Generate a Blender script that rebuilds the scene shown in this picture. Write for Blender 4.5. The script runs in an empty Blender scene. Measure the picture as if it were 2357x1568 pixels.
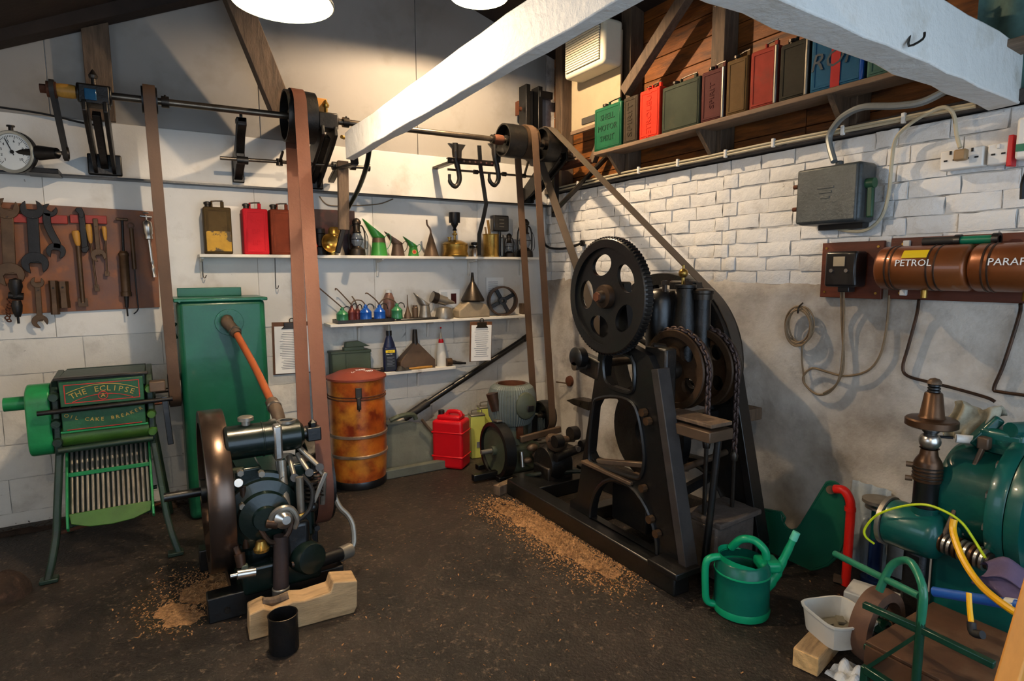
import bpy, bmesh, math, random
from mathutils import Vector as V, Matrix
from mathutils.geometry import tessellate_polygon
R = math.radians; PI = math.pi
random.seed(11)
S = bpy.context.scene
COL = S.collection

# ---------------------------------------------------------------- camera
F, CX, CY, HC = 1369.26, 1178.5, 784.0, 1.6
YAW, PIT, ROL = R(30.98), R(6.65), R(-0.232)
FW = V((math.sin(YAW)*math.cos(PIT), math.cos(YAW)*math.cos(PIT), -math.sin(PIT)))
RT0 = V((math.cos(YAW), -math.sin(YAW), 0)); UP0 = RT0.cross(FW)
RGT = math.cos(ROL)*RT0 + math.sin(ROL)*UP0; UPV = -math.sin(ROL)*RT0 + math.cos(ROL)*UP0
CAM = V((0, 0, HC))
cd = bpy.data.cameras.new('camera'); cam = bpy.data.objects.new('camera', cd); COL.objects.link(cam)
cd.sensor_width = 36; cd.lens = F/2357*36; cd.clip_start = .05
m = Matrix((RGT, UPV, -FW)).transposed().to_4x4(); m.translation = CAM; cam.matrix_world = m
S.camera = cam
def on(ax, v, x, y):                       # point of the sight line through a photo pixel on a world plane
    d = FW + (x-CX)/F*RGT - (y-CY)/F*UPV
    return CAM + d*((v-CAM[ax])/d[ax])
def BK(x, y, Y=4.75): return on(1, Y, x, y)
def RW(x, y, X=3.23): return on(0, X, x, y)
def FL(x, y, z=0.0): return on(2, z, x, y)

# ---------------------------------------------------------------- world, daylight, exposure
S.view_settings.view_transform = 'Standard'; S.view_settings.look = 'None'
S.view_settings.gamma = 1; S.view_settings.use_curve_mapping = False
S.view_settings.exposure = 0.56
W = bpy.data.worlds.new('sky'); S.world = W; W.use_nodes = True
W.node_tree.nodes['Background'].inputs[0].default_value = (.55, .72, 1, 1)
W.node_tree.nodes['Background'].inputs[1].default_value = 1.0
def area(name, loc, tgt, sx, sy, power, col):
    l = bpy.data.lights.new(name, 'AREA'); l.shape = 'RECTANGLE'; l.size = sx; l.size_y = sy; l.energy = power; l.color = col
    o = bpy.data.objects.new(name, l); COL.objects.link(o); o.location = loc
    o.rotation_euler = (V(tgt)-V(loc)).to_track_quat('-Z', 'Y').to_euler(); return o
# daylight through the wide doorway behind the photographer
area('doorway_daylight', (1.35, -1.62, 1.45), (1.35, 3, 1.35), 3.2, 2.3, 38, (.60, .80, 1))
area('left_fill', (-1.72, 1.2, 1.75), (3, 1.6, 1.3), 2.0, 1.1, 10, (.64, .82, 1))  # fill light added at the unseen left wall

# ---------------------------------------------------------------- materials
def lin(h):
    h = h.lstrip('#'); c = [int(h[i:i+2], 16)/255 for i in (0, 2, 4)]
    return tuple(x/12.92 if x <= .04045 else ((x+.055)/1.055)**2.4 for x in c)
MATS = {}
def mat(name, col, rough=.6, metal=0, var=.18, scale=6, col2=None, thr=(.45, .65), scale2=4, bump=0, bscale=30, coat=0, spec=.32, stretch=None, emit=0, trans=0, alpha=1, col3=None, thr3=(.55, .7), scale3=14):
    if name in MATS: return MATS[name]
    m = bpy.data.materials.new(name); m.use_nodes = True; nt = m.node_tree; N = nt.nodes; L = nt.links
    b = N['Principled BSDF']; c = lin(col)
    b.inputs['Roughness'].default_value = rough; b.inputs['Metallic'].default_value = metal
    b.inputs['Coat Weight'].default_value = coat; b.inputs['Specular IOR Level'].default_value = spec
    b.inputs['Transmission Weight'].default_value = trans; b.inputs['Alpha'].default_value = alpha
    tc = N.new('ShaderNodeTexCoord'); oi = N.new('ShaderNodeObjectInfo')
    mp = N.new('ShaderNodeMapping'); L.new(tc.outputs['Object'], mp.inputs[0])
    if stretch: mp.inputs['Scale'].default_value = stretch
    mul = N.new('ShaderNodeMath'); mul.operation = 'MULTIPLY'; mul.inputs[1].default_value = 37; L.new(oi.outputs['Random'], mul.inputs[0])
    def noise(sc, det=5):
        n = N.new('ShaderNodeTexNoise'); n.noise_dimensions = '4D'; n.inputs['Scale'].default_value = sc; n.inputs['Detail'].default_value = det
        n.inputs['Roughness'].default_value = .62
        L.new(mp.outputs[0], n.inputs['Vector']); L.new(mul.outputs[0], n.inputs['W']); return n
    n1 = noise(scale); rp = N.new('ShaderNodeValToRGB'); L.new(n1.outputs['Fac'], rp.inputs[0])
    e = rp.color_ramp.elements; e[0].position = .3; e[1].position = .7
    e[0].color = tuple(max(0, x*(1-var)) for x in c)+(1,); e[1].color = tuple(min(1, x*(1+var)) for x in c)+(1,)
    out = rp.outputs[0]
    def layer(out, h, t, sc):
        n2 = noise(sc, 8); r2 = N.new('ShaderNodeValToRGB'); L.new(n2.outputs['Fac'], r2.inputs[0])
        r2.color_ramp.elements[0].position = t[0]; r2.color_ramp.elements[1].position = t[1]
        mx = N.new('ShaderNodeMix'); mx.data_type = 'RGBA'; L.new(r2.outputs[0], mx.inputs['Factor'])
        L.new(out, mx.inputs['A']); mx.inputs['B'].default_value = lin(h)+(1,); return mx.outputs['Result']
    if col2: out = layer(out, col2, thr, scale2)
    if col3: out = layer(out, col3, thr3, scale3)
    L.new(out, b.inputs['Base Color'])
    if bump:
        nb = noise(bscale, 6); bp = N.new('ShaderNodeBump'); bp.inputs['Strength'].default_value = bump; bp.inputs['Distance'].default_value = .01
        L.new(nb.outputs['Fac'], bp.inputs['Height']); L.new(bp.outputs[0], b.inputs['Normal'])
    if emit:
        b.inputs['Emission Color'].default_value = c+(1,); b.inputs['Emission Strength'].default_value = emit
    MATS[name] = m; return m
# surfaces
mat('white_block', '#cfcac0', .75, var=.06, scale=3, col2='#8d8478', thr=(.55, .8), scale2=2.6, col3='#6b6055', thr3=(.66, .74), scale3=16, bump=.9, bscale=16)
mat('white_brick', '#dad8d4', .7, var=.05, scale=5, col2='#b0a89e', thr=(.56, .82), scale2=5, col3='#6f665c', thr3=(.67, .75), scale3=18, bump=.9, bscale=26)
mat('white_mortar', '#c9c5be', .8, var=.1, scale=9, col2='#7d746a', thr=(.5, .72), scale2=11, bump=.5)
mat('stained_plaster', '#c8c2b9', .85, var=.08, scale=2, col2='#7f7467', thr=(.43, .67), scale2=1.7, col3='#6d6258', thr3=(.54, .8), scale3=4.6, bump=.5, bscale=26)
mat('white_board', '#d8d4cc', .6, var=.08, scale=2.5, col2='#a79b8b', thr=(.54, .84), scale2=3.2, col3='#6b6055', thr3=(.69, .74), scale3=26, bump=.2, bscale=18)
mat('grey_panel', '#948f88', .6, var=.06, scale=2, col2='#7b766e', thr=(.5, .8), scale2=3, bump=.06, bscale=30)
mat('beam_paint', '#dcd9d2', .55, var=.05, scale=4, col2='#b7ad9c', thr=(.54, .76), scale2=4, col3='#6d6255', thr3=(.68, .74), scale3=16, bump=.8, bscale=18, stretch=(1, 1, 1))
mat('oily_floor', '#2b231d', .5, var=.45, scale=9, col2='#15110e', thr=(.4, .62), scale2=2.2, col3='#6b5947', thr3=(.57, .7), scale3=42, bump=1, bscale=60)
mat('dark_roof', '#2a211b', .8, var=.3, scale=6, bump=.3)
mat('old_wood', '#5c4b3b', .75, var=.35, scale=9, stretch=(5, 5, .7), col2='#3d3128', thr=(.5, .75), scale2=5, bump=.4, bscale=20)
mat('orange_board', '#7c481a', .6, var=.3, scale=7, stretch=(6, .9, 6), col2='#3a2310', thr=(.46, .7), scale2=4, bump=.35, bscale=16)
mat('shelf_wood', '#7a6450', .7, var=.3, scale=8, stretch=(6, .8, 6), col2='#45372b', thr=(.55, .8), bump=.3)
mat('shelf_white', '#d8d2c6', .5, var=.08, scale=6, col2='#8d8272', thr=(.62, .8), scale2=7, bump=.1)
mat('pale_wood', '#b08f66', .7, var=.2, scale=7, stretch=(1, 6, 6), col2='#5e472f', thr=(.5, .75), scale2=5, bump=.4)
mat('sawdust', '#a87c50', .95, var=.5, scale=70, col2='#5e4028', thr=(.5, .7), scale2=30, bump=1, bscale=110)
mat('moss_sheet', '#4d6a62', .7, var=.4, scale=5, col2='#26332a', thr=(.45, .7), scale2=4, bump=.3)
# metals and paint
mat('cast_iron', '#141210', .42, metal=.35, var=.4, scale=14, col2='#3a2d22', thr=(.55, .8), scale2=7, bump=.25, bscale=50, spec=.6)
mat('black_paint', '#0c0c0c', .36, metal=.1, var=.3, scale=8, col2='#2b241e', thr=(.6, .85), scale2=6, bump=.1, bscale=40, spec=.6)
mat('dark_steel', '#3a342e', .38, metal=.75, var=.35, scale=9, col2='#221a14', thr=(.5, .75), scale2=6, bump=.12, bscale=40)
mat('bright_steel', '#b9b3aa', .28, metal=.95, var=.15, scale=8, col2='#6b5f52', thr=(.6, .82), scale2=7, bump=.05)
mat('shaft_steel', '#6b6053', .34, metal=.85, var=.25, scale=7, col2='#3f342a', thr=(.5, .8), scale2=9)
mat('rust', '#57301c', .8, metal=.15, var=.35, scale=12, col2='#3a2216', thr=(.48, .7), scale2=6, bump=.35, bscale=40)
mat('brown_wheel', '#3b2b1d', .48, metal=.35, var=.3, scale=8, col2='#1c150f', thr=(.5, .75), scale2=5, bump=.2)
mat('brass', '#a5823f', .32, metal=.85, var=.25, scale=10, col2='#5d4520', thr=(.52, .78), scale2=8, bump=.08)
mat('copper_tank', '#7c4521', .36, metal=.3, var=.14, scale=5, col2='#5e3417', thr=(.55, .85), scale2=3, col3='#8b7868', thr3=(.66, .8), scale3=7, coat=.25, bump=.05)
mat('copper_pipe', '#4a3324', .45, metal=.5, var=.4, scale=12, col2='#33271f', thr=(.4, .6), scale2=14)
mat('mahogany', '#5a2a18', .5, var=.25, scale=8, stretch=(6, .8, 6), bump=.1)
mat('tank_green', '#11523a', .34, var=.14, scale=4, coat=.12, col2='#0d4230', thr=(.5, .8), scale2=3, bump=.12, bscale=22)
mat('breaker_green', '#1b7540', .36, var=.2, scale=6, coat=.25, col2='#24502c', thr=(.55, .78), scale2=5, bump=.2, bscale=30)
mat('breaker_dark', '#1b2d22', .42, var=.3, scale=7, col2='#25231a', thr=(.5, .72), scale2=5, bump=.25, bscale=30)
mat('plate_green', '#1d4a2c', .42, var=.3, scale=7, col2='#2f3a20', thr=(.52, .75), scale2=6, bump=.2)
mat('breaker_lime', '#35591c', .42, var=.25, scale=6, col2='#3a4a1e', thr=(.55, .8), scale2=5, bump=.2)
mat('engine_green', '#0a1814', .3, var=.3, scale=6, coat=.2, col2='#0c100f', thr=(.5, .75), scale2=5, bump=.1, bscale=30)
mat('teal_paint', '#0a463f', .3, var=.2, scale=5, coat=.2, col2='#083a35', thr=(.55, .85), scale2=3, bump=.08)
mat('guard_green', '#0f4a37', .4, var=.18, scale=5, bump=.08)
mat('olive_grey', '#434839', .48, var=.2, scale=7, col2='#2f332c', thr=(.55, .8), scale2=5, bump=.15)
mat('rib_grey', '#59605c', .5, var=.2, scale=8, col2='#2e3230', thr=(.58, .8), scale2=7, bump=.15)
mat('leather_belt', '#4e3a2b', .62, var=.14, scale=4, col2='#47362a', thr=(.55, .8), scale2=3, bump=.12, bscale=60)
mat('leather_red', '#5c3728', .58, var=.12, scale=4, col2='#4a2d21', thr=(.55, .8), scale2=3, bump=.12, bscale=60)
mat('belt_grey', '#4a4036', .65, var=.15, scale=4, bump=.1, bscale=60)
mat('belt_black', '#262320', .6, var=.2, scale=5, bump=.1)
mat('flywheel_rim', '#5a4a40', .27, metal=.85, var=.18, scale=3, stretch=(8, 1, 1))
mat('rubber', '#171616', .6, var=.2, bump=.1)
mat('drum_orange', '#b0561a', .3, var=.2, scale=4, coat=.5, col2='#6b2410', thr=(.42, .6), scale2=5, col3='#cf8a2c', thr3=(.5, .72), scale3=4, bump=.06)
mat('drum_lid', '#7c3a2b', .42, var=.15, scale=6, col2='#5b2a20', thr=(.55, .8), bump=.05)
mat('drum_band', '#8a7460', .42, metal=.5, var=.25, scale=9, col2='#4a3324', thr=(.5, .75))
mat('red_plastic', '#c00f1a', .32, var=.06, scale=3, bump=.04)
mat('red_tin', '#b8202a', .7, spec=.12, var=.12, scale=6, col2='#8a141c', thr=(.55, .8), scale2=4, bump=.15)
mat('scarlet_tin', '#d23420', .7, spec=.12, var=.12, scale=6, col2='#a8281a', thr=(.55, .8), scale2=5, bump=.12)
mat('red_pipe', '#cf1f16', .35, var=.05)
mat('rust_tin', '#70321f', .7, spec=.12, var=.2, scale=7, col2='#4a2417', thr=(.5, .75), scale2=5, bump=.15)
mat('brown_tin', '#4b3c24', .7, spec=.12, metal=.2, var=.25, scale=7, col2='#2b2217', thr=(.5, .75), scale2=6, bump=.15)
mat('yellow_flake', '#b88a1c', .55, var=.2, scale=14, col2='#4b3c24', thr=(.5, .54), scale2=16)
mat('shell_green', '#0f4a30', .7, spec=.12, var=.2, scale=6, coat=.2, col2='#123a28', thr=(.55, .8), bump=.12)
mat('umber_tin', '#30281f', .7, spec=.12, var=.25, scale=8, bump=.15)
mat('moss_tin', '#2f352a', .7, spec=.12, var=.25, scale=5, col2='#4d432f', thr=(.5, .75), scale2=4, bump=.15)
mat('maroon_tin', '#48201f', .7, spec=.12, var=.2, scale=6, bump=.12)
mat('khaki_tin', '#553f20', .7, spec=.12, var=.22, scale=6, bump=.12)
mat('faded_red_tin', '#8a3125', .7, spec=.12, var=.2, scale=5, col2='#5f4034', thr=(.5, .72), scale2=4, bump=.12)
mat('dark_olive_tin', '#26241c', .7, spec=.12, var=.25, scale=6, bump=.12)
mat('blue_tin', '#1a5070', .7, spec=.12, var=.2, scale=5, col2='#1c4055', thr=(.52, .78), bump=.12)
mat('teal_tin', '#3e5e54', .7, spec=.12, var=.2, bump=.1)
mat('stripe_red', '#a5302e', .7, spec=.12, var=.12)
mat('lime_tin', '#c9d06a', .4, var=.08)
mat('blue_enamel', '#124a9c', .28, var=.12, coat=.4)
mat('oiler_green', '#2c6b45', .34, var=.15, coat=.3)
mat('oiler_red', '#5a2724', .36, var=.2, metal=.2)
mat('jug_green', '#2f7a2e', .36, var=.16, coat=.25, col2='#2c5a2a', thr=(.6, .8))
mat('jug_brown', '#4a3a30', .48, metal=.3, var=.2)
mat('tin_grey', '#8d867a', .38, metal=.7, var=.2, scale=9, col2='#4f473c', thr=(.55, .8), scale2=7)
mat('tin_brown', '#5c4a3a', .5, metal=.4, var=.25, scale=8, col2='#362b22', thr=(.52, .78))
mat('glass', '#aebcc0', .06, var=.02, trans=.75)
mat('dark_glass', '#20242a', .12, var=.1, spec=.8)
mat('can_green', '#0c8a5c', .32, var=.08, scale=3, col2='#0c7a56', thr=(.5, .8), bump=.04)
mat('can_body_green', '#0a5a48', .3, var=.2, scale=4, col2='#083c33', thr=(.5, .75), scale2=3, bump=.06)
mat('paper', '#e9e8e4', .7, var=.02)
mat('ink', '#6b6f78', .8, var=.05)
mat('ink_black', '#1a1a1a', .7, var=.05)
mat('white_paint', '#eeece6', .6, var=.06, scale=20)
mat('gold_paint', '#b08a3c', .45, var=.2, metal=.2)
mat('line_red', '#b3261c', .5, var=.2)
mat('hardboard', '#5e3d27', .6, var=.12, scale=12)
mat('tool_board', '#8a5020', .5, var=.15, scale=5, col2='#654538', thr=(.4, .62), scale2=2.0, col3='#a85f1e', thr3=(.6, .8), scale3=6, bump=.08)
mat('rail_red', '#8a2f26', .55, var=.12)
mat('tool_black', '#211f1e', .4, metal=.5, var=.3, scale=12, bump=.2, bscale=60)
mat('tool_brown', '#4c3826', .42, metal=.5, var=.3, scale=12, bump=.15)
mat('handle_wood', '#a8772f', .5, var=.2, stretch=(6, 6, 1))
mat('hose_brown', '#8a4522', .5, var=.12)
mat('hose_dark', '#4b3c30', .6, var=.2)
mat('dial', '#cfd3d2', .4, var=.03)
mat('bezel', '#a9aaa2', .35, metal=.5, var=.1)
mat('glint_blue', '#1d4664', .15, var=.15, scale=20)  # bluish highlights put into the colour
mat('heater_cream', '#d6cdb4', .5, var=.05)
mat('heater_dark', '#3d3a35', .6, var=.1)
mat('backboard_cream', '#a8977a', .6, var=.1, scale=4, col2='#9a8560', thr=(.6, .85))
mat('switch_grey', '#474b4b', .42, metal=.35, var=.18, scale=12, col2='#3c3f3e', thr=(.55, .8), bump=.3, bscale=60)
mat('switch_green', '#274a32', .45, var=.25)
mat('bakelite', '#1d1a19', .3, var=.2, coat=.2)
mat('cable_cream', '#b3a78c', .55, var=.12)
mat('cable_brown', '#7a654c', .6, var=.25, scale=14)
mat('conduit', '#7d8180', .4, metal=.3, var=.15)
mat('socket_white', '#dcd8d0', .45, var=.04, col2='#b9a78e', thr=(.62, .85), scale2=5)
mat('plug_tan', '#8f7350', .5, var=.12)
mat('yellow_label', '#e6c416', .5, var=.05)
mat('yellow_hose', '#dca112', .35, var=.08)
mat('earth_wire', '#b5c41e', .4, var=.2, scale=30)
mat('blue_pipe', '#1c4f9e', .35, var=.1)
mat('navy_paint', '#14264a', .4, var=.2)
mat('purple_cloth', '#51455c', .9, var=.15, bump=.3, bscale=40)
mat('rag', '#a09a86', .95, var=.25, scale=8, col2='#5d5038', thr=(.5, .75), scale2=7, bump=.5, bscale=30)
mat('blue_grey_cloth', '#a9b4bd', .9, var=.15, scale=6, bump=.5, bscale=24)
mat('tub_white', '#c9c6bd', .4, var=.06, scale=5, col2='#9a8f7c', thr=(.6, .82))
mat('card', '#6b6658', .8, var=.15)
mat('brown_panel', '#4d3422', .6, var=.25, scale=5, stretch=(1, 1, 1), col2='#6e5a45', thr=(.55, .85), scale2=2.5, bump=.1)
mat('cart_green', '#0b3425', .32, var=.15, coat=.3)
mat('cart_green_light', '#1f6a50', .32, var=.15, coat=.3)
mat('worn_tyre', '#5b4030', .7, var=.25, stretch=(1, 1, 1), bump=.2)
mat('orange_wood', '#c98a3f', .45, var=.1, stretch=(6, 6, .8))
mat('stone', '#8b857b', .85, var=.25, scale=6, bump=.6, bscale=20)
mat('firebrick', '#8f8069', .85, var=.2, scale=8, col2='#6d4f2f', thr=(.55, .8), bump=.4)
mat('bottle_blue', '#1d2340', .3, var=.15)
mat('label_black', '#16181f', .5, var=.05)
mat('clear_plastic', '#b5ab98', .3, var=.1, trans=.3)
mat('bottle_brown', '#6a4c42', .35, var=.15, trans=.2)
mat('green_box', '#3a4636', .5, var=.2, scale=7, bump=.1)
mat('concrete_slab', '#55584f', .8, var=.2, scale=3, col2='#4c4b44', thr=(.5, .75), bump=.4)
mat('lamp_enamel', '#3c463f', .35, var=.1, coat=.3)
mat('lamp_inside', '#f4f1e6', .5, var=.01)
mat('bulb', '#ffe6bd', .3, var=.0, emit=120)
mat('mossy_wood', '#4e4640', .9, var=.3, scale=10, bump=.8, bscale=30)
mat('emerald', '#0f6b4c', .35, var=.1)

# ---------------------------------------------------------------- mesh builder
def frame(z, x=None):
    z = V(z).normalized()
    a = V(x) if x is not None else (V((0, 0, 1)) if abs(z.z) < .9 else V((1, 0, 0)))
    y = z.cross(a).normalized() if x is None else None
    if x is not None:
        a = (a - z*a.dot(z)).normalized(); return a, z.cross(a).normalized(), z
    return y.cross(z).normalized(), y, z
def smoothpath(pts, n=6, closed=False):
    P = [V(p) for p in pts]; out = []; k = len(P)
    if k < 3: return P
    rng = range(k) if closed else range(k-1)
    for i in rng:
        if closed: a, b, c, d = P[i-1], P[i], P[(i+1) % k], P[(i+2) % k]
        else: a, b, c, d = P[max(i-1, 0)], P[i], P[i+1], P[min(i+2, k-1)]
        for j in range(n):
            t = j/n
            out.append(.5*((2*b) + (-a+c)*t + (2*a-5*b+4*c-d)*t*t + (-a+3*b-3*c+d)*t**3))
    if not closed: out.append(P[-1])
    return out
class MB:
    def __init__(s): s.v = []; s.f = []; s.mi = []
    def add(s, vs, fs):
        o = len(s.v); s.v += [V(x) for x in vs]; s.f += [tuple(i+o for i in f) for f in fs]; return s
    def box(s, c, d, rot=None, taper=1.0):
        c = V(c); q = []
        for z in (-1, 1):
            k = taper if z > 0 else 1
            for x, y in ((-1, -1), (1, -1), (1, 1), (-1, 1)):
                p = V((x*d[0]/2*k, y*d[1]/2*k, z*d[2]/2)); q.append(c + (rot @ p if rot else p))
        return s.add(q, [(0, 3, 2, 1), (4, 5, 6, 7), (0, 1, 5, 4), (1, 2, 6, 5), (2, 3, 7, 6), (3, 0, 4, 7)])
    def bar(s, p0, p1, w, h, up=(0, 0, 1), taper=1.0):
        p0 = V(p0); p1 = V(p1); z = (p1-p0).normalized(); u = V(up)
        if abs(z.dot(u.normalized())) > .98: u = V((0, 1, 0))
        x = z.cross(u).normalized(); y = x.cross(z); q = []
        for p, k in ((p0, 1), (p1, taper)):
            for a, b in ((-1, -1), (1, -1), (1, 1), (-1, 1)): q.append(p + x*a*w/2*k + y*b*h/2*k)
        return s.add(q, [(0, 1, 2, 3), (7, 6, 5, 4), (0, 4, 5, 1), (1, 5, 6, 2), (2, 6, 7, 3), (3, 7, 4, 0)])
    def cyl(s, p0, p1, r0, r1=None, seg=20, caps=True):
        r1 = r0 if r1 is None else r1; p0 = V(p0); p1 = V(p1); x, y, z = frame(p1-p0); q = []
        for p, r in ((p0, r0), (p1, r1)):
            for i in range(seg):
                a = 2*PI*i/seg; q.append(p + x*math.cos(a)*r + y*math.sin(a)*r)
        fs = [(i, (i+1) % seg, seg+(i+1) % seg, seg+i) for i in range(seg)]
        if caps: fs += [tuple(range(seg-1, -1, -1)), tuple(range(seg, 2*seg))]
        return s.add(q, fs)
    def lathe(s, prof, o=(0, 0, 0), ax=(0, 0, 1), seg=28, sx=1, sy=1, x=None):
        o = V(o); X, Y, Z = frame(ax, x); base = len(s.v); rows = []
        for r, h in prof:
            if abs(r) < 1e-6: s.v.append(o + Z*h); rows.append([len(s.v)-1])
            else:
                row = []
                for i in range(seg):
                    a = 2*PI*i/seg; s.v.append(o + Z*h + X*math.cos(a)*r*sx + Y*math.sin(a)*r*sy); row.append(len(s.v)-1)
                rows.append(row)
        for A, B in zip(rows, rows[1:]):
            if len(A) == 1 and len(B) == 1: continue
            for i in range(seg):
                j = (i+1) % seg
                if len(A) == 1: s.f.append((A[0], B[j], B[i]))
                elif len(B) == 1: s.f.append((A[i], A[j], B[0]))
                else: s.f.append((A[i], A[j], B[j], B[i]))
        return s
    def ball(s, c, r, seg=16, sc=(1, 1, 1)):
        n = seg//2; c = V(c); o = len(s.v)
        mb = MB(); mb.lathe([(0 if i in (0, n) else math.sin(PI*i/n), -math.cos(PI*i/n)) for i in range(n+1)], seg=seg)
        return s.add([c + V((p.x*sc[0], p.y*sc[1], p.z*sc[2]))*r for p in mb.v], mb.f)
    def tube(s, pts, r, seg=8, smooth=0, closed=False, caps=True):
        P = smoothpath(pts, smooth, closed) if smooth else [V(p) for p in pts]
        n = len(P); rows = []; px = None
        for i, p in enumerate(P):
            a = P[i-1] if (i > 0 or closed) else p; b = P[(i+1) % n] if (i < n-1 or closed) else p
            t = (b-a).normalized() if (b-a).length > 1e-9 else V((0, 0, 1))
            if px is None: x, y, _ = frame(t)
            else:
                x = (px - t*px.dot(t)); x = x.normalized() if x.length > 1e-6 else frame(t)[0]; y = t.cross(x)
            px = x; rr = r[min(i*len(r)//n, len(r)-1)] if isinstance(r, (list, tuple)) else r
            row = []
            for k in range(seg):
                an = 2*PI*k/seg; s.v.append(p + x*math.cos(an)*rr + y*math.sin(an)*rr); row.append(len(s.v)-1)
            rows.append(row)
        rng = range(n) if closed else range(n-1)
        for i in rng:
            A = rows[i]; B = rows[(i+1) % n]
            for k in range(seg): j = (k+1) % seg; s.f.append((A[k], A[j], B[j], B[k]))
        if caps and not closed: s.f.append(tuple(reversed(rows[0]))); s.f.append(tuple(rows[-1]))
        return s
    def ring(s, c, ax, R0, r, seg=32, rs=8, flat=None, x=None):          # torus, or flat-section ring when flat=(radial, axial)
        c = V(c); X, Y, Z = frame(ax, x)
        if flat:
            a, h = flat; prof = [(R0-a, -h), (R0, -h), (R0, h), (R0-a, h), (R0-a, -h)]
            return s.lathe(prof, c, ax, seg)
        pts = [c + X*math.cos(2*PI*i/seg)*R0 + Y*math.sin(2*PI*i/seg)*R0 for i in range(seg)]
        return s.tube(pts, r, rs, closed=True)
    def prism(s, poly, o, ex, ey, h, holes=()):                   # extruded outline with holes, h along ex x ey
        o = V(o); ex = V(ex).normalized(); ey = V(ey).normalized(); ez = ex.cross(ey)
        loops = [list(poly)] + [list(q) for q in holes]
        flat = [p for l in loops for p in l]; n = len(flat); b = len(s.v)
        for k in (0, 1): s.v += [o + ex*p[0] + ey*p[1] + ez*h*k for p in flat]
        if holes: tris = tessellate_polygon([[V((p[0], p[1], 0)) for p in l] for l in loops])
        else: tris = [tuple(range(len(poly)))]
        for t in tris:
            s.f.append(tuple(b+i for i in reversed(t))); s.f.append(tuple(b+n+i for i in t))
        st = 0
        for l in loops:
            k = len(l)
            for i in range(k): j = (i+1) % k; s.f.append((b+st+i, b+st+j, b+n+st+j, b+n+st+i))
            st += k
        return s
    def band(s, pts, wdir, w, th, closed=True):                   # flat belt: closed ribbon with thickness
        P = [V(p) for p in pts]; n = len(P); wd = V(wdir).normalized(); rows = []
        for i, p in enumerate(P):
            a = P[i-1] if (i or closed) else p; b = P[(i+1) % n] if (i < n-1 or closed) else p
            t = (b-a).normalized(); wn = (wd - t*wd.dot(t)).normalized(); nn = t.cross(wn)
            row = []
            for u, q in ((-1, -1), (1, -1), (1, 1), (-1, 1)): s.v.append(p + wn*u*w/2 + nn*q*th/2); row.append(len(s.v)-1)
            rows.append(row)
        for i in (range(n) if closed else range(n-1)):
            A = rows[i]; B = rows[(i+1) % n]
            for k in range(4): j = (k+1) % 4; s.f.append((A[k], A[j], B[j], B[k]))
        if not closed: s.f.append(tuple(reversed(rows[0]))); s.f.append(tuple(rows[-1]))
        return s
    def grid(s, fn, nu, nv):
        b = len(s.v)
        for i in range(nu+1):
            for j in range(nv+1): s.v.append(V(fn(i/nu, j/nv)))
        for i in range(nu):
            for j in range(nv): a = b+i*(nv+1)+j; s.f.append((a, a+nv+1, a+nv+2, a+1))
        return s
    def join(s, o, mtx=None): return s.add([mtx @ p if mtx else p for p in o.v], o.f)
    def mesh(s, name, sharp=38):
        me = bpy.data.meshes.new(name); me.from_pydata([tuple(p) for p in s.v], [], s.f)
        bm = bmesh.new(); bm.from_mesh(me); bmesh.ops.recalc_face_normals(bm, faces=bm.faces); bm.to_mesh(me); bm.free()
        for p in me.polygons: p.use_smooth = True
        me.set_sharp_from_angle(angle=R(sharp)); return me
TM = {}
def build(mb, name, mt, parent=None, world=False, bevel=0, sharp=38, label=None, cat=None, group=None, kind=None, seg=2):
    if parent is not None and world and parent in TM:
        inv = TM[parent].inverted(); mb.v = [inv @ p for p in mb.v]
    off = V((0, 0, 0))
    if parent is None:
        xs = [p.x for p in mb.v]; ys = [p.y for p in mb.v]; zs = [p.z for p in mb.v]
        off = V(((min(xs)+max(xs))/2, (min(ys)+max(ys))/2, min(zs))); mb.v = [p-off for p in mb.v]
    me = mb.mesh(name, sharp); me.materials.append(MATS[mt] if isinstance(mt, str) else mt)
    o = bpy.data.objects.new(name, me); COL.objects.link(o); o.parent = parent
    o.location = off
    if parent is None: TM[o] = Matrix.Translation(off)
    elif parent in TM and parent.type == 'MESH' and world: pass
    if parent is not None: TM[o] = TM.get(parent, Matrix())
    if bevel:
        b = o.modifiers.new('bevel', 'BEVEL'); b.width = bevel; b.segments = seg; b.limit_method = 'ANGLE'; b.angle_limit = R(40); b.harden_normals = False
    tag(o, label, cat, group, kind); return o
def tag(o, label=None, cat=None, group=None, kind=None):
    if label: o['label'] = label
    if cat: o['category'] = cat
    if group: o['group'] = group
    if kind: o['kind'] = kind
    return o
def thing(name, label, cat, loc=(0, 0, 0), rz=0, group=None, rot=None):
    o = bpy.data.objects.new(name, None); COL.objects.link(o); o.empty_display_size = .05
    mtx = Matrix.Translation(V(loc)) @ (rot.to_4x4() if rot else Matrix.Rotation(rz, 4, 'Z'))
    o.matrix_world = mtx; TM[o] = mtx; return tag(o, label, cat, group)
def copytree(o, loc, rz, label=None):
    c = o.copy(); COL.objects.link(c); c.location = loc; c.rotation_euler = (0, 0, rz)
    if label: c['label'] = label
    def rec(a, b):
        for ch in list(a.children):
            if ch is b: continue
            k = ch.copy(); COL.objects.link(k); k.parent = b; rec(ch, k)
    rec(o, c); return c
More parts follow.
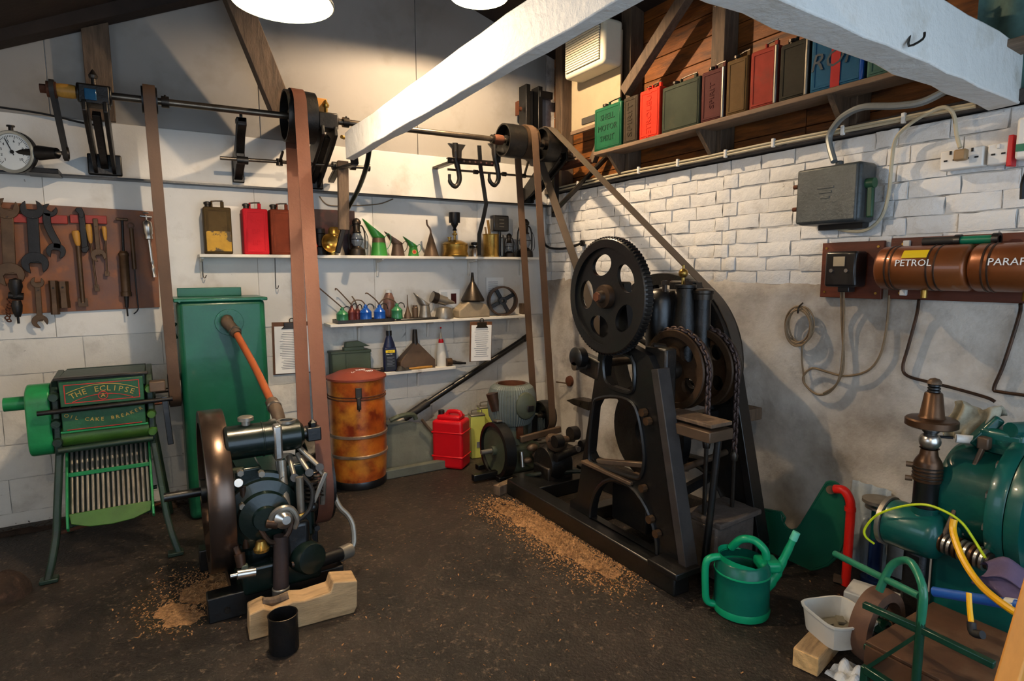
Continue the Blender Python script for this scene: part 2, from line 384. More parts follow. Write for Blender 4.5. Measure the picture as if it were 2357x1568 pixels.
def text(string, name, mt, parent, o, ex, ey, size, depth=.002, align='CENTER', world=False, label=None, sx=1):
    cu = bpy.data.curves.new(name, 'FONT'); cu.body = string; cu.size = size; cu.extrude = depth; cu.align_x = align; cu.align_y = 'CENTER'; cu.resolution_u = 2
    t = bpy.data.objects.new(name, cu); me0 = bpy.data.meshes.new_from_object(t); bpy.data.objects.remove(t)
    ex = V(ex).normalized(); ey = V(ey).normalized(); ez = ex.cross(ey); o = V(o)
    mb = MB(); mb.v = [o + ex*p.co.x*sx + ey*p.co.y + ez*p.co.z for p in me0.vertices]; mb.f = [tuple(p.vertices) for p in me0.polygons]
    return build(mb, name, mt, parent, world, label=label)
def arctext(string, name, mt, parent, c, ex, ey, rad, a0, a1, size, depth=.002, inside=False):
    ex = V(ex).normalized(); ey = V(ey).normalized(); ez = ex.cross(ey); mb = MB(); n = len(string)
    for i, ch in enumerate(string):
        if ch == ' ': continue
        a = a0 + (a1-a0)*i/(n-1)
        cu = bpy.data.curves.new('x', 'FONT'); cu.body = ch; cu.size = size; cu.extrude = depth; cu.align_x = 'CENTER'; cu.align_y = 'CENTER'; cu.resolution_u = 2
        t = bpy.data.objects.new('x', cu); me0 = bpy.data.meshes.new_from_object(t); bpy.data.objects.remove(t)
        rad_d = ex*math.cos(a) + ey*math.sin(a); tan = ex*math.sin(a) - ey*math.cos(a)
        if inside: up, rt_ = -rad_d, -tan
        else: up, rt_ = rad_d, tan
        mb.add([V(c) + rad_d*rad + rt_*p.co.x + up*p.co.y + ez*p.co.z for p in me0.vertices], [tuple(p.vertices) for p in me0.polygons])
    return build(mb, name, mt, parent)
X, Y, Z = V((1, 0, 0)), V((0, 1, 0)), V((0, 0, 1))
def circ(r, n=24, cx=0, cy=0, ry=None, a=0):
    ry = ry or r
    return [(cx + r*math.cos(2*PI*i/n)*math.cos(a) - ry*math.sin(2*PI*i/n)*math.sin(a), cy + r*math.cos(2*PI*i/n)*math.sin(a) + ry*math.sin(2*PI*i/n)*math.cos(a)) for i in range(n)]
YB, XR = 4.75, 3.23
# ================================================================ the room
def st(o): o['kind'] = 'structure'; return o
fl = st(build(MB().box((.82, 1.55, -.06), (5.3, 6.9, .12)), 'floor', 'oily_floor', label='dark oily concrete workshop floor'))
# ---- back wall: concrete blocks below, white boards, a proud board band, grey panels in the gable
wb = st(build(MB().box((.82, YB+.072, 2.1), (5.3, .12, 4.3)), 'wall_back', 'white_mortar', label='white back wall of blocks and boards with grey gable'))
def roughblock(w, h, d, r=.006, seed=0, amp=.002):
    rnd = random.Random(seed); mb = MB(); nx = 4; nz = 2
    def fn(u, v):
        e = 1 if (u in (0, 1) or v in (0, 1)) else 0
        return ((u-.5)*w + rnd.uniform(-amp, amp)*.6, (r if e else 0) + rnd.uniform(-amp, amp), (v-.5)*h + rnd.uniform(-amp, amp)*.6)
    mb.grid(fn, nx, nz)
    b = len(mb.v); mb.v += [V((-w/2, d, -h/2)), V((w/2, d, -h/2)), V((w/2, d, h/2)), V((-w/2, d, h/2))]
    c = [0, nx*(nz+1), nx*(nz+1)+nz, nz]
    mb.f += [(c[0], c[1], b+1, b), (c[1], c[2], b+2, b+1), (c[2], c[3], b+3, b+2), (c[3], c[0], b, b+3)]
    return mb
bw, bh = .445, .222
BLK = []
for k in range(4):
    me = roughblock(bw-.0045, bh-.0045, .06, .007, k, .003).mesh('block', 60); me.materials.append(MATS['white_block']); BLK.append(me)
row = 0; z = 1.19 - bh/2
OFFB = wb.location.copy()
while z > -.05:
    x = -1.75 + (bw/2 if row % 2 else 0)
    while x < 3.2:
        o = bpy.data.objects.new('block', BLK[random.randrange(4)]); COL.objects.link(o); o.parent = wb
        o.location = V((x+bw/2, YB + random.uniform(-.002, .003), z)) - OFFB
        if o.location.x + OFFB.x + bw/2 > XR: o.scale.x = .9; o.location.x -= .03
        x += bw
    z -= bh; row += 1
def wpart(mb, name, mt, **k): return build(mb, name, mt, wb, world=True, **k)
seams = [-1.8, -.55, .67, 1.55, 2.5, 3.23]
for a, b in zip(seams, seams[1:]):
    wpart(MB().box(((a+b)/2, YB+.03, 1.695), (b-a-.002, .055, 1.008)), 'wall_board', 'white_board', bevel=.002)
wpart(MB().box((.715, YB-.012+.02, 2.382), (5.03, .06, .355)), 'band_board', 'white_board', bevel=.004)
wpart(MB().box((.715, YB-.045, 2.203), (5.03, .09, .012)), 'ledge_strip', 'black_paint', label='thin black strip along the foot of the board band')
gs = [-1.8, -.48, .735, 1.95, 3.23]
for a, b in zip(gs, gs[1:]):
    wpart(MB().box(((a+b)/2, YB+.022, 3.4), (b-a-.005, .045, 1.68)), 'gable_panel', 'grey_panel', bevel=.002)
wpart(MB().tube([BK(0, 247, 4.72), BK(100, 262, 4.715), BK(190, 283, 4.715), BK(235, 290, 4.71)], .006, 6, 4), 'gable_cable', 'rubber')
# ---- right wall: white bricks above, stained render below, timber framing on top
wr = st(build(MB().box((XR+.087, 1.55, 1.17), (.14, 6.6, 2.26)), 'wall_right', 'white_mortar', label='white painted brick wall with stained render below'))
OFFR = wr.location.copy(); BR = {}
def brickmesh(L, k):
    key = (L, k)
    if key not in BR:
        mb = roughblock(L-.006, .082, .05, .009, k*7+int(L*100), .0042)
        mb.v = [V((p.y, -p.x, p.z)) for p in mb.v]; me = mb.mesh('brick', 70); me.materials.append(MATS['white_brick']); BR[key] = me
    return BR[key]
z = 2.3 - .044; row = 0
while z > 1.53:
    y = 4.78 - (.06 if row % 2 else 0); i = row
    while y > .55:
        L = .225 if (i*7+row*3) % 5 != 0 else .112
        o = bpy.data.objects.new('brick', brickmesh(L, random.randrange(5))); COL.objects.link(o); o.parent = wr
        o.location = V((XR + random.uniform(-.004, .005), y-L/2, z + random.uniform(-.004, .004))) - OFFR
        o.rotation_euler = (random.uniform(-.022, .022), random.uniform(-.03, .03), random.uniform(-.02, .02))
        y -= L; i += 1
    z -= .088; row += 1
def rend(u, v):
    y = 4.8 - 6.4*u; z = 1.545*v
    n = .006*math.sin(9*y+4*z)*math.sin(7*z-3*y) + .004*math.sin(23*y)*math.sin(19*z+y)
    top = .018*math.sin(5*y)+.01*math.sin(13*y) if v == 1 else 0
    return (XR-.004+n + (.02 if v == 1 else 0), y, z+top)
def rendmesh():
    mb = MB().grid(rend, 90, 30); n = len(mb.v); return mb
build(rendmesh(), 'render_coat', 'stained_plaster', wr, world=True, sharp=80)
for yy in ((4.8, 2.2), (2.2, -1.6)):
    for k in range(10):
        zz = 2.36 + k*.148
        sp = random.uniform(-.25, .25)
        if yy[0] < 4: a, b = yy[0]+sp*0, yy[1]
        else: a, b = yy
        build(MB().box((XR+.115, (a+b)/2, zz), (.025, abs(a-b)-.004, .143)), 'plank', 'orange_board', wr, world=True, bevel=.003)
build(MB().box((XR+.145, 1.6, 2.98), (.02, 6.5, 1.5)), 'light_blocker', 'dark_roof', wr, world=True)  # unseen backing added to stop sky light leaking between the planks
n = 0
for y0, y1 in ((4.455, 4.56), (3.575, 3.685), (2.70, 2.805), (1.83, 1.94)):
    n += 1
    st(build(MB().box((XR+.035, (y0+y1)/2, 3.0), (.13, y1-y0, 1.36)), 'trim_%d' % n, 'old_wood', bevel=.004, label='rough timber stud in front of the boarding, number %d from the corner' % n if False else ['rough stud beside the room corner', 'rough stud between heater and diagonal brace', 'rough stud above the maroon tin', 'rough stud behind the striped blue tin'][n-1]))
a = RW(1440, 212, 3.13); b = RW(1600, -40, 3.13)
st(build(MB().bar(a, b, .085, .07, up=(1, 0, 0)), 'trim_6', 'old_wood', bevel=.004, label='diagonal timber brace leaning against the studs'))
st(build(MB().box((XR+.02, 1.6, 2.335), (.1, 6.3, .05)), 'trim_7', 'mossy_wood', label='dark wall plate along the top of the brickwork', bevel=.004))
# nearer the camera the upper wall is clad in mossy corrugated sheet
cs = MB().grid(lambda u, v: (XR+.02+.018*math.sin(u*PI*2*16), 1.34-2.94*u, 2.36+1.25*v), 190, 1)
st(build(cs, 'trim_8', 'moss_sheet', label='mossy green corrugated sheet above the white cross beam', sharp=80))
# ---- roof, walls out of view
for nm, p, q in (('ceiling', (-1.85, 2.42), (1.6, 4.08)), ('ceiling_slope', (1.6, 4.08), (3.5, 3.5))):
    mb = MB(); d = .06
    mb.add([(p[0], -1.85, p[1]), (q[0], -1.85, q[1]), (q[0], 4.95, q[1]), (p[0], 4.95, p[1]), (p[0], -1.85, p[1]+d), (q[0], -1.85, q[1]+d), (q[0], 4.95, q[1]+d), (p[0], 4.95, p[1]+d)],
           [(0, 1, 2, 3), (7, 6, 5, 4), (0, 4, 5, 1), (1, 5, 6, 2), (2, 6, 7, 3), (3, 7, 4, 0)])
    st(build(mb, nm, 'dark_roof', label='dark boarded roof slope'))
st(build(MB().bar((-1.8, 4.66, 2.50), (1.55, 4.66, 4.0), .14, .15), 'trim_9', 'dark_roof', label='dark rafter along the gable top left'))
wl = MB().box((-1.8, -.8, 1.6), (.12, 1.9, 3.2)).box((-1.8, 3.6, 1.6), (.12, 2.5, 3.2)).box((-1.8, 1.2, .55), (.12, 2.2, 1.1)).box((-1.8, 1.2, 2.75), (.12, 2.2, .9))
st(build(wl, 'wall_left', 'white_board', label='white left wall with an opening added for fill light'))
wq = MB().box((-1.05, -1.75, 1.7), (1.5, .12, 3.4)).box((3.2, -1.75, 1.7), (.3, .12, 3.4)).box((1.37, -1.75, 3.2), (3.4, .12, 1.0))
st(build(wq, 'wall_rear', 'white_board', label='white rear wall with a wide doorway'))
# ---- white tie beams
def roughbeam(p0, p1, w, h, n=30, amp=.004, seed=1):
    rnd = random.Random(seed); p0 = V(p0); p1 = V(p1); t = (p1-p0).normalized(); s = t.cross(Z).normalized(); mb = MB(); rows = []
    for i in range(n+1):
        p = p0.lerp(p1, i/n); row = []
        for u, v in ((-1, 0), (1, 0), (1, 1), (-1, 1)):
            mb.v.append(p + s*(u*w/2 + rnd.uniform(-amp, amp)) + Z*(v*h + rnd.uniform(-amp, amp))); row.append(len(mb.v)-1)
        rows.append(row)
    for A, B in zip(rows, rows[1:]):
        for k in range(4): mb.f.append((A[k], A[(k+1) % 4], B[(k+1) % 4], B[k]))
    mb.f += [tuple(reversed(rows[0])), tuple(rows[-1])]; return mb
ba = st(build(roughbeam((1.113, -1.6, 2.3), (1.113, 3.83, 2.3), .055, .165), 'trim_10', 'beam_paint', sharp=50, bevel=.004, label='white painted tie beam running back towards the line shaft'))
bb = st(build(roughbeam((1.15, 1.09, 2.3), (3.22, 1.2, 2.3), .115, .235, 14, .005, 3), 'trim_11', 'beam_paint', sharp=50, bevel=.006, label='white painted cross beam resting on the brick wall'))
hk = FL(2105, 78, 0); 
p = BK(2100, 100, 1.10); q = BK(2128, 72, 1.07)
build(MB().tube([BK(2095, 80, 1.09), BK(2092, 106, 1.06), BK(2124, 90, 1.055), BK(2128, 74, 1.055)], .004, 6, 3), 'beam_hook', 'dark_steel', bb, world=True)
# ---- pendant lamps
def pendant(c, ztop, label):
    t = thing('pendant_lamp', label, 'lamp', (c[0], c[1], c[2]), group='pendant lamps')
    sh = MB().lathe([(.195, 0), (.2, .004), (.198, .012), (.15, .075), (.085, .115), (.045, .13), (.04, .19), (0, .19), (0, .185), (.034, .183), (.036, .128), (.08, .108), (.145, .068), (.192, .006), (.195, 0)], seg=40)
    s = build(sh, 'shade', 'lamp_enamel', t); 
    build(MB().lathe([(.19, .007), (.143, .066), (.078, .105), (.034, .122), (0, .122)], seg=40), 'reflector', 'lamp_inside', t)
    build(MB().lathe([(0, .058), (.05, .062), (.062, .08), (.05, .1), (.03, .118), (.02, .121)], seg=20), 'bulb', 'bulb', t)
    build(MB().cyl((0, 0, .19), (0, 0, ztop-c[2]), .008, seg=8), 'flex', 'rubber', t)
    l = bpy.data.lights.new('lamp_light', 'POINT'); l.energy = LAMP; l.color = WARM; l.shadow_soft_size = .022
    lo = bpy.data.objects.new('lamp_light', l); COL.objects.link(lo); lo.parent = t; lo.location = (0, 0, .034)
    return t
LAMP = 60; WARM = (1, .79, .56)
pendant((.52, 2.65, 2.675), 3.5, 'nearer pendant lamp with glowing white underside, top left')
LAMP = 105; WARM = (1, .74, .48)
pendant((2.0, 3.74, 3.43), 3.95, 'farther pendant lamp hanging near the gable wall')
LAMP = 32; WARM = (1, .8, .58)
pendant((-.3, -.6, 2.75), 3.1, 'unseen pendant lamp added for light behind the photographer')  # unseen lamp added as warm fill from behind the camera
# ================================================================ line shaft with its pulleys, hangers and belts
YS = 4.2
def zs(x): return 2.602 + .0115*x
def pulley(mb, x0, x1, r, rim=.012, web=True, y=YS, z=None, hub=.04):
    z = zs((x0+x1)/2) if z is None else z; c = (x0, y, z); w = x1-x0
    mb.lathe([(r-rim, 0), (r, 0), (r+.003, w/2), (r, w), (r-rim, w), (r-rim, w*.55), (r-rim, w*.45), (r-rim, 0)], c, X, 36)
    mb.lathe([(hub*.4, w*.15), (hub, w*.15), (hub, w*.85), (hub*.4, w*.85), (hub*.4, w*.15)], c, X, 20)
    if web: mb.lathe([(hub*.8, w*.45), (r-rim, w*.45), (r-rim, w*.55), (hub*.8, w*.55)], c, X, 36)
    else:
        for k in range(4):
            a = k*PI/2+.4; d = V((0, math.cos(a), math.sin(a))); o = V(c)+X*w*.5
            mb.bar(o+d*hub*.7, o+d*(r-rim*.5), .03, .014, up=X)
    return mb
ls = thing('line_shaft', 'long steel line shaft with belt pulleys high on the back wall', 'line shaft', (1.2, YS, 2.6))
def lsp(mb, n, mt, **k): return build(mb, n, mt, ls, world=True, **k)
lsp(MB().cyl((-.41, YS, zs(-.41)), (2.99, YS, zs(2.99)), .021, seg=18), 'shaft', 'shaft_steel')
lsp(MB().cyl((-.46, YS, zs(-.46)), (-.425, YS, zs(-.43)), .024, seg=6).cyl((-.43, YS, zs(-.43)), (-.385, YS, zs(-.39)), .042, seg=24), 'end_nut', 'rust')
lsp(MB().lathe([(.021, 0), (.034, 0), (.037, .02), (.037, .07), (.034, .085), (.021, .085)], (-.385, YS, zs(-.35)), X, 24), 'wooden_roller', 'handle_wood')
lsp(pulley(MB(), .01, .09, .076), 'pulley', 'cast_iron')
lsp(pulley(MB(), .80, .985, .163), 'pulley', 'cast_iron')
lsp(pulley(MB(), 2.44, 2.60, .128), 'pulley', 'cast_iron')
lsp(pulley(MB(), 2.605, 2.72, .128), 'pulley', 'brown_wheel')
lsp(pulley(MB(), 2.80, 2.93, .132), 'pulley', 'cast_iron')
for x in (.13, 1.20, 2.36): lsp(MB().cyl((x-.02, YS, zs(x)), (x+.02, YS, zs(x)), .034, seg=20).cyl((x, YS, zs(x)), (x, YS-.02, zs(x)+.036), .006, seg=6), 'collar', 'dark_steel')
lsp(MB().lathe([(.021, -.04), (.036, -.04), (.04, 0), (.036, .04), (.021, .04)], (2.40, YS, zs(2.4)), X, 20), 'hub', 'rust')
# ---- flat belts
def belt_path(c0, r0, c1, r1, n=16, th=.0):
    # open belt round two pulleys lying in (nearly) one X plane; c = (x, y, z)
    c0 = V(c0); c1 = V(c1); d = V((c1.y-c0.y, c1.z-c0.z)); L = d.length; base = math.atan2(d.y, d.x); al = math.acos((r0-r1)/L); pts = []
    for i in range(n+1):
        a = base + al + (2*PI-2*al)*i/n; pts.append(V((c0.x, c0.y + r0*math.cos(a), c0.z + r0*math.sin(a))))
    for i in range(n+1):
        a = base - al + 2*al*i/n; pts.append(V((c1.x, c1.y + r1*math.cos(a), c1.z + r1*math.sin(a))))
    out = []
    for i, p in enumerate(pts):
        q = pts[(i+1) % len(pts)]; out.append(p)
        if (q-p).length > .3:
            for k in range(1, 8): out.append(p.lerp(q, k/8))
    return out
def belt(label, c0, r0, c1, r1, w, mt, name='drive_belt', th=.006):
    return build(MB().band(belt_path(c0, r0+.005+th/2, c1, r1+.004+th/2), X, w, th), name, mt, label=label, cat='belt', group='flat drive belts', sharp=60)
belt('narrow tan leather belt from line shaft down to green cake breaker', (.05, YS, zs(.05)), .076, (.075, 4.28, .865), .1, .062, 'leather_belt')
belt('wide red-brown belt from middle shaft pulley to the small engine', (.872, YS, zs(.885)), .163, (.70, 3.28, .475), .235, .078, 'leather_red')
belt('brown belt from shaft to the ribbed-hopper engine in the corner', (2.66, YS, zs(2.66)), .128, (2.68, 3.97, .42), .125, .06, 'leather_belt')
belt('brown belt slanting across the brick wall to the big flywheel', (2.865, YS, zs(2.865)), .132, (2.865, 2.79, 1.04), .546, .075, 'belt_grey')
belt('thin black belt from shaft end roller to the dial tachometer', (-.405, YS, zs(-.4)), .042, (-.385, 4.38, 2.29), .034, .022, 'belt_black')
# ---- wall brackets carrying the shaft
def bracket(x, label, foot_z=2.285, zc=None, w=.1, yc=YS, blue=False):
    zc = zs(x) if zc is None else zc
    t = thing('shaft_bracket', label, 'bracket', (x, 4.69, foot_z-.06), group='cast iron shaft brackets')
    P = lambda mb, n, mt, **k: build(mb, n, mt, t, world=True, **k)
    P(MB().box((x, 4.695, foot_z), (w*1.35, .045, .13)), 'foot', 'cast_iron', bevel=.008)
    prof = [(4.68, foot_z-.06), (4.68, foot_z+.07), (4.60, foot_z+.12), (yc+.1, zc-.02), (yc+.03, zc-.05), (yc-.07, zc-.05), (yc-.08, zc-.11), (yc+.0, zc-.16), (4.54, foot_z-.0)]
    for s in (-1, 1): P(MB().prism(prof, (x+s*w*.36-.011, 0, 0), Y, Z, .022), 'arm', 'cast_iron', bevel=.004)
    P(MB().prism([(4.68, foot_z-.03), (4.68, foot_z+.03), (4.56, foot_z+.09), (yc+.05, zc-.08), (yc-.02, zc-.12), (4.54, foot_z+.02)], (x-.02, 0, 0), Y, Z, .04), 'web', 'cast_iron', bevel=.003)
    bl = P(MB().box((x, yc, zc-.015), (w*1.05, .13, .1)).lathe([(.03, -w*.6), (.052, -w*.6), (.052, w*.6), (.03, w*.6)], (x, yc, zc), X, 24), 'bearing', 'cast_iron', bevel=.006)
    build(MB().cyl((x, yc, zc+.05), (x, yc, zc+.085), .012, seg=10).lathe([(0, .08), (.02, .085), (.024, .1), (.014, .115), (.006, .13), (0, .135)], (x, yc, zc), Z, 14), 'oil_cup', 'brass' if not blue else 'dark_steel', bl, world=True)
    for s in (-1, 1): build(MB().cyl((x+s*w*.35, 4.672, foot_z), (x+s*w*.35, 4.65, foot_z), .014, seg=6), 'bolt', 'dark_steel', t, world=True)
    if blue: P(MB().box((x-.015, yc-.072, zc-.02), (.055, .012, .06)), 'oil_window_glint', 'glint_blue', bevel=.004)  # small plate carrying the bearing's bluish highlights as its colour
    return t
bracket(-.215, 'cast bracket with painted bluish oil-window glint at the left end of the shaft', w=.135, blue=True)
bracket(1.07, 'cast bracket beside the wide middle pulley', 2.285, w=.12)
build(MB().box((1.03, 4.45, 2.705), (.1, .5, .1)), 'packing_timber', 'orange_wood', label='short timber block behind the middle shaft pulley', cat='timber', bevel=.004)
b3 = bracket(2.985, 'cast bracket in the corner at the right end of the shaft', 2.285)
# timbers that brace the shaft hangers
build(MB().box((-.21, 4.70, 3.16), (.145, .04, 1.2)), 'timber_post', 'old_wood', label='upright weathered board on the gable above the left bracket', cat='timber', bevel=.004)
build(MB().bar((.53, 4.36, 3.45), (.84, 4.48, 2.70), .15, .1, up=(0, 1, 0)), 'timber_strut', 'old_wood', label='slanting timber strut coming down to the middle pulley', cat='timber', bevel=.005)
# ---- belt shifter on the left: bracket, rod, forks, wooden handle
t = thing('shifter_bracket', 'narrow iron bracket holding the belt shifter rod', 'bracket', (.555, 4.69, 2.23))
P = lambda mb, n, mt, **k: build(mb, n, mt, t, world=True, **k)
P(MB().box((.565, 4.69, 2.31), (.075, .03, .16)), 'foot', 'cast_iron', bevel=.005)
P(MB().prism([(4.69, 2.24), (4.69, 2.40), (4.5, 2.5), (4.40, 2.60), (4.33, 2.60), (4.33, 2.55), (4.42, 2.50), (4.50, 2.40), (4.5, 2.33)], (.535, 0, 0), Y, Z, .055), 'arm', 'cast_iron', bevel=.005)
P(MB().box((.56, 4.37, 2.585), (.06, .08, .03)).cyl((.56, 4.35, 2.6), (.56, 4.35, 2.635), .01, seg=8), 'cap', 'cast_iron', bevel=.004)
P(MB().cyl((.53, 4.44, 2.345), (.60, 4.44, 2.345), .026, seg=16), 'eye', 'cast_iron')
t = thing('shifter_rod', 'steel belt shifter rod with forks between shaft brackets', 'rod', (.92, 4.44, 2.35))
P = lambda mb, n, mt, **k: build(mb, n, mt, t, world=True, **k)
P(MB().cyl((.43, 4.44, 2.348), (1.42, 4.44, 2.368), .012, seg=12), 'rod', 'shaft_steel')
P(MB().cyl((1.29, 4.44, 2.365), (1.33, 4.44, 2.366), .024, seg=14).cyl((1.40, 4.44, 2.368), (1.435, 4.44, 2.369), .028, seg=14), 'collar', 'dark_steel')
for x in (.80, .97): P(MB().bar((x, 4.44, 2.35), (x, 4.30, 2.40), .014, .014).cyl((x, 4.44, 2.33), (x, 4.44, 2.375), .022, seg=12), 'fork', 'dark_steel')
t = thing('shifter_lever', 'hanging wooden belt shifter lever in front of the top shelf', 'lever', (1.2, 4.36, 1.73))
P = lambda mb, n, mt, **k: build(mb, n, mt, t, world=True, **k)
P(MB().bar((1.215, 4.36, 2.385), (1.205, 4.36, 1.90), .075, .035, up=Y), 'board', 'old_wood', bevel=.004)
P(MB().bar((1.205, 4.36, 1.92), (1.150, 4.35, 1.735), .034, .03, up=Y), 'grip', 'tool_black', bevel=.006)
P(MB().cyl((1.16, 4.44, 2.36), (1.26, 4.44, 2.362), .03, seg=14).bar((1.215, 4.44, 2.36), (1.215, 4.36, 2.355), .03, .03), 'pivot', 'cast_iron')
P(MB().cyl((1.215, 4.345, 2.33), (1.215, 4.338, 2.33), .008, seg=8), 'bolt', 'bright_steel')
build(MB().tube([BK(851, 338, 4.0), BK(843, 385, 4.1), BK(825, 435, 4.35), BK(800, 482, 4.62), BK(797, 490, 4.70)], .017, 10, 5), 'stay_pipe', 'engine_green', label='bent dark pipe from white beam end down to the wall', cat='pipe')
t = thing('beam_hanger', 'black iron strap with brass bolt at the end of the white beam', 'bracket', (1.13, 3.9, 2.25))
P = lambda mb, n, mt, **k: build(mb, n, mt, t, world=True, **k)
P(MB().bar((1.13, 3.852, 2.47), (1.18, 3.95, 2.30), .05, .02).bar((1.18, 3.95, 2.30), (1.20, 4.42, 2.34), .045, .02), 'strap', 'cast_iron', bevel=.004)
P(MB().cyl((1.09, 3.86, 2.44), (1.07, 3.845, 2.44), .012, seg=8), 'bolt', 'brass')
P(MB().bar((1.20, 4.40, 2.36), (1.215, 4.70, 2.29), .045, .03), 'brace', 'cast_iron', bevel=.004)
# ---- hooks and rail on the right
t = thing('hook_rail', 'drilled angle iron rail with two curved iron hooks under the shaft', 'rail', (2.0, 4.45, 2.15))
P = lambda mb, n, mt, **k: build(mb, n, mt, t, world=True, **k)
a = BK(1003, 350, 4.70); b = BK(1055, 322, 4.35)
P(MB().bar((a.x, 4.72, 2.46), (a.x+.03, 4.3, 2.47), .05, .02).bar((2.02, 4.33, 2.475), (2.43, 4.345, 2.485), .04, .008).bar((2.02, 4.325, 2.455), (2.43, 4.325, 2.465), .006, .04), 'angle_iron', 'dark_steel', bevel=.002)
for k in range(8): P(MB().cyl((2.06+k*.05, 4.323, 2.459+k*.001), (2.06+k*.05, 4.317, 2.459+k*.001), .008, seg=10), 'rivet', 'bright_steel')
for px in (1047, 1138):
    q = BK(px, 345, 4.33); zt = q.z
    P(MB().tube([(q.x, 4.33, zt+.05), (q.x+.005, 4.33, zt-.06), (q.x+.03, 4.33, zt-.16), (q.x+.035, 4.33, zt-.23), (q.x+.0, 4.33, zt-.28), (q.x-.045, 4.33, zt-.25), (q.x-.05, 4.33, zt-.19)], [.026, .022, .02, .02, .018, .016, .012], 10, 5), 'hook', 'cast_iron')
    P(MB().prism([(-.06, .0), (.09, .0), (.055, -.05), (.05, -.14), (.03, -.15), (.0, -.06)], (q.x, 4.345, zt+.045), X, Z, .03), 'hook_web', 'cast_iron', bevel=.004)
t = thing('shifter_rod', 'short shifter rod with a thin strap lever below the hook rail', 'rod', (2.2, 4.36, 2.3))
P = lambda mb, n, mt, **k: build(mb, n, mt, t, world=True, **k)
a = BK(1030, 390, 4.37); b = BK(1226, 407, 4.37)
P(MB().cyl(a, b, .009, seg=10), 'rod', 'shaft_steel')
for px, py in ((1095, 396), (1160, 401), (1205, 405)): q = BK(px, py, 4.37); P(MB().cyl(q-X*.018, q+X*.018, .018, seg=12), 'collar', 'dark_steel')
P(MB().bar(BK(1207, 404, 4.37), BK(1216, 372, 4.32), .014, .014), 'fork', 'dark_steel')
P(MB().band([BK(1103, 335, 4.35), BK(1106, 385, 4.35), BK(1113, 430, 4.36), BK(1119, 470, 4.38), BK(1112, 505, 4.42), BK(1103, 540, 4.45), BK(1103, 588, 4.47)], X, .034, .008, closed=False), 'lever', 'black_paint')
# black iron uprights in the corner and the long dark lever down to the corner engine
t = thing('iron_bracket', 'tall black channel iron bracket on the wall above the corner', 'bracket', (3.02, 4.65, 2.7))
P = lambda mb, n, mt, **k: build(mb, n, mt, t, world=True, **k)
for x in (2.94, 3.07): P(MB().box((x, 4.66, 2.96), (.045, .12, .55)), 'channel', 'black_paint', bevel=.003)
P(MB().box((3.005, 4.70, 2.96), (.12, .03, .5)), 'plate', 'cast_iron')
P(MB().box((3.13, 4.62, 3.17), (.14, .05, .06)), 'arm', 'black_paint', bevel=.003)
P(MB().cyl((2.90, 4.66, 3.03), (2.86, 4.66, 3.03), .02, seg=10).box((2.862, 4.66, 3.03), (.01, .05, .12)), 'clamp', 'rust')
t = thing('corner_stay', 'dark angle stays bracing the shaft end to the brick wall', 'bracket', (3.1, 4.5, 2.1))
P = lambda mb, n, mt, **k: build(mb, n, mt, t, world=True, **k)
P(MB().bar((3.11, 4.45, 2.12), (3.19, 3.72, 2.56), .05, .02), 'stay', 'dark_steel', bevel=.003)
P(MB().bar((3.12, 4.44, 2.08), (3.12, 4.44, 2.56), .05, .05), 'upright', 'cast_iron', bevel=.003)
P(MB().box((3.13, 4.2, 2.50), (.13, .42, .03)), 'platform', 'rust', bevel=.003)
P(MB().bar((3.19, 4.0, 2.5), (3.19, 3.76, 2.85), .05, .06), 'knee', 'old_wood', bevel=.004)
build(MB().tube([BK(1247, 470, 4.65), BK(1251, 545, 4.65), BK(1260, 568, 4.62), RW(1290, 573, 3.185), RW(1318, 568, 3.185), RW(1338, 560, 3.19)], .011, 8, 5), 'black_pipe', 'black_paint', label='thin black pipe bending round the room corner', cat='pipe')
# bundle of sticks lying on the platform in the corner
t = thing('stick_bundle', 'bundle of dry sticks lying on the corner platform', 'sticks', (3.13, 4.2, 2.515))
for k in range(7):
    y0 = random.uniform(-.16, .0); P2 = [(random.uniform(-.04, .04), y0, .014+k*.010), (random.uniform(-.04, .04), y0+.09, .024+k*.012), (random.uniform(-.04, .04), y0+.18, .018+k*.012)]
    build(MB().tube(P2, .012, 6, 3), 'stick', 'shelf_wood', t)
# ---- tachometer
c = BK(30, 350, 4.50); nrm = V((-.42, -.9, -.05)).normalized()
t = thing('tachometer', 'round white dial tachometer with black body on the ledge', 'gauge', c)
xx = V((nrm.y, -nrm.x, 0)).normalized()*-1; yy = nrm.cross(xx); 
if yy.z < 0: yy = -yy
xx = yy.cross(nrm)
o = V((0, 0, 0))
build(MB().lathe([(0, -.05), (.09, -.045), (.118, -.03), (.12, 0), (.112, .006), (.112, .0), (0, .0)], o, nrm, 40), 'case', 'tool_black', t)
build(MB().lathe([(.100, .004), (.116, .004), (.119, .012), (.113, .02), (.102, .016), (.100, .004)], o, nrm, 40), 'bezel', 'bezel', t)
d = build(MB().lathe([(0, .006), (.1, .006), (.1, .002)], o, nrm, 40), 'dial', 'dial', t)
tk = MB()
for k in range(46):
    a = R(225 - 270*k/45); e = xx*math.cos(a)+yy*math.sin(a); l = .02 if k % 5 == 0 else .01
    tk.bar(nrm*.0065+e*(.092-l), nrm*.0065+e*.092, .0022, .001, up=nrm)
build(tk, 'tick_marks', 'ink_black', d)
for k in range(10):
    a = R(225-270*k/9); e = xx*math.cos(a)+yy*math.sin(a); text(str(k+1), 'numeral', 'ink_black', d, nrm*.0065+e*.06, xx, yy, .022, .0005)
e = xx*math.cos(R(112))+yy*math.sin(R(112))
build(MB().bar(nrm*.009-e*.02, nrm*.009+e*.08, .004, .002, up=nrm).cyl(nrm*.006, nrm*.012, .01, seg=14), 'needle', 'ink_black', t)
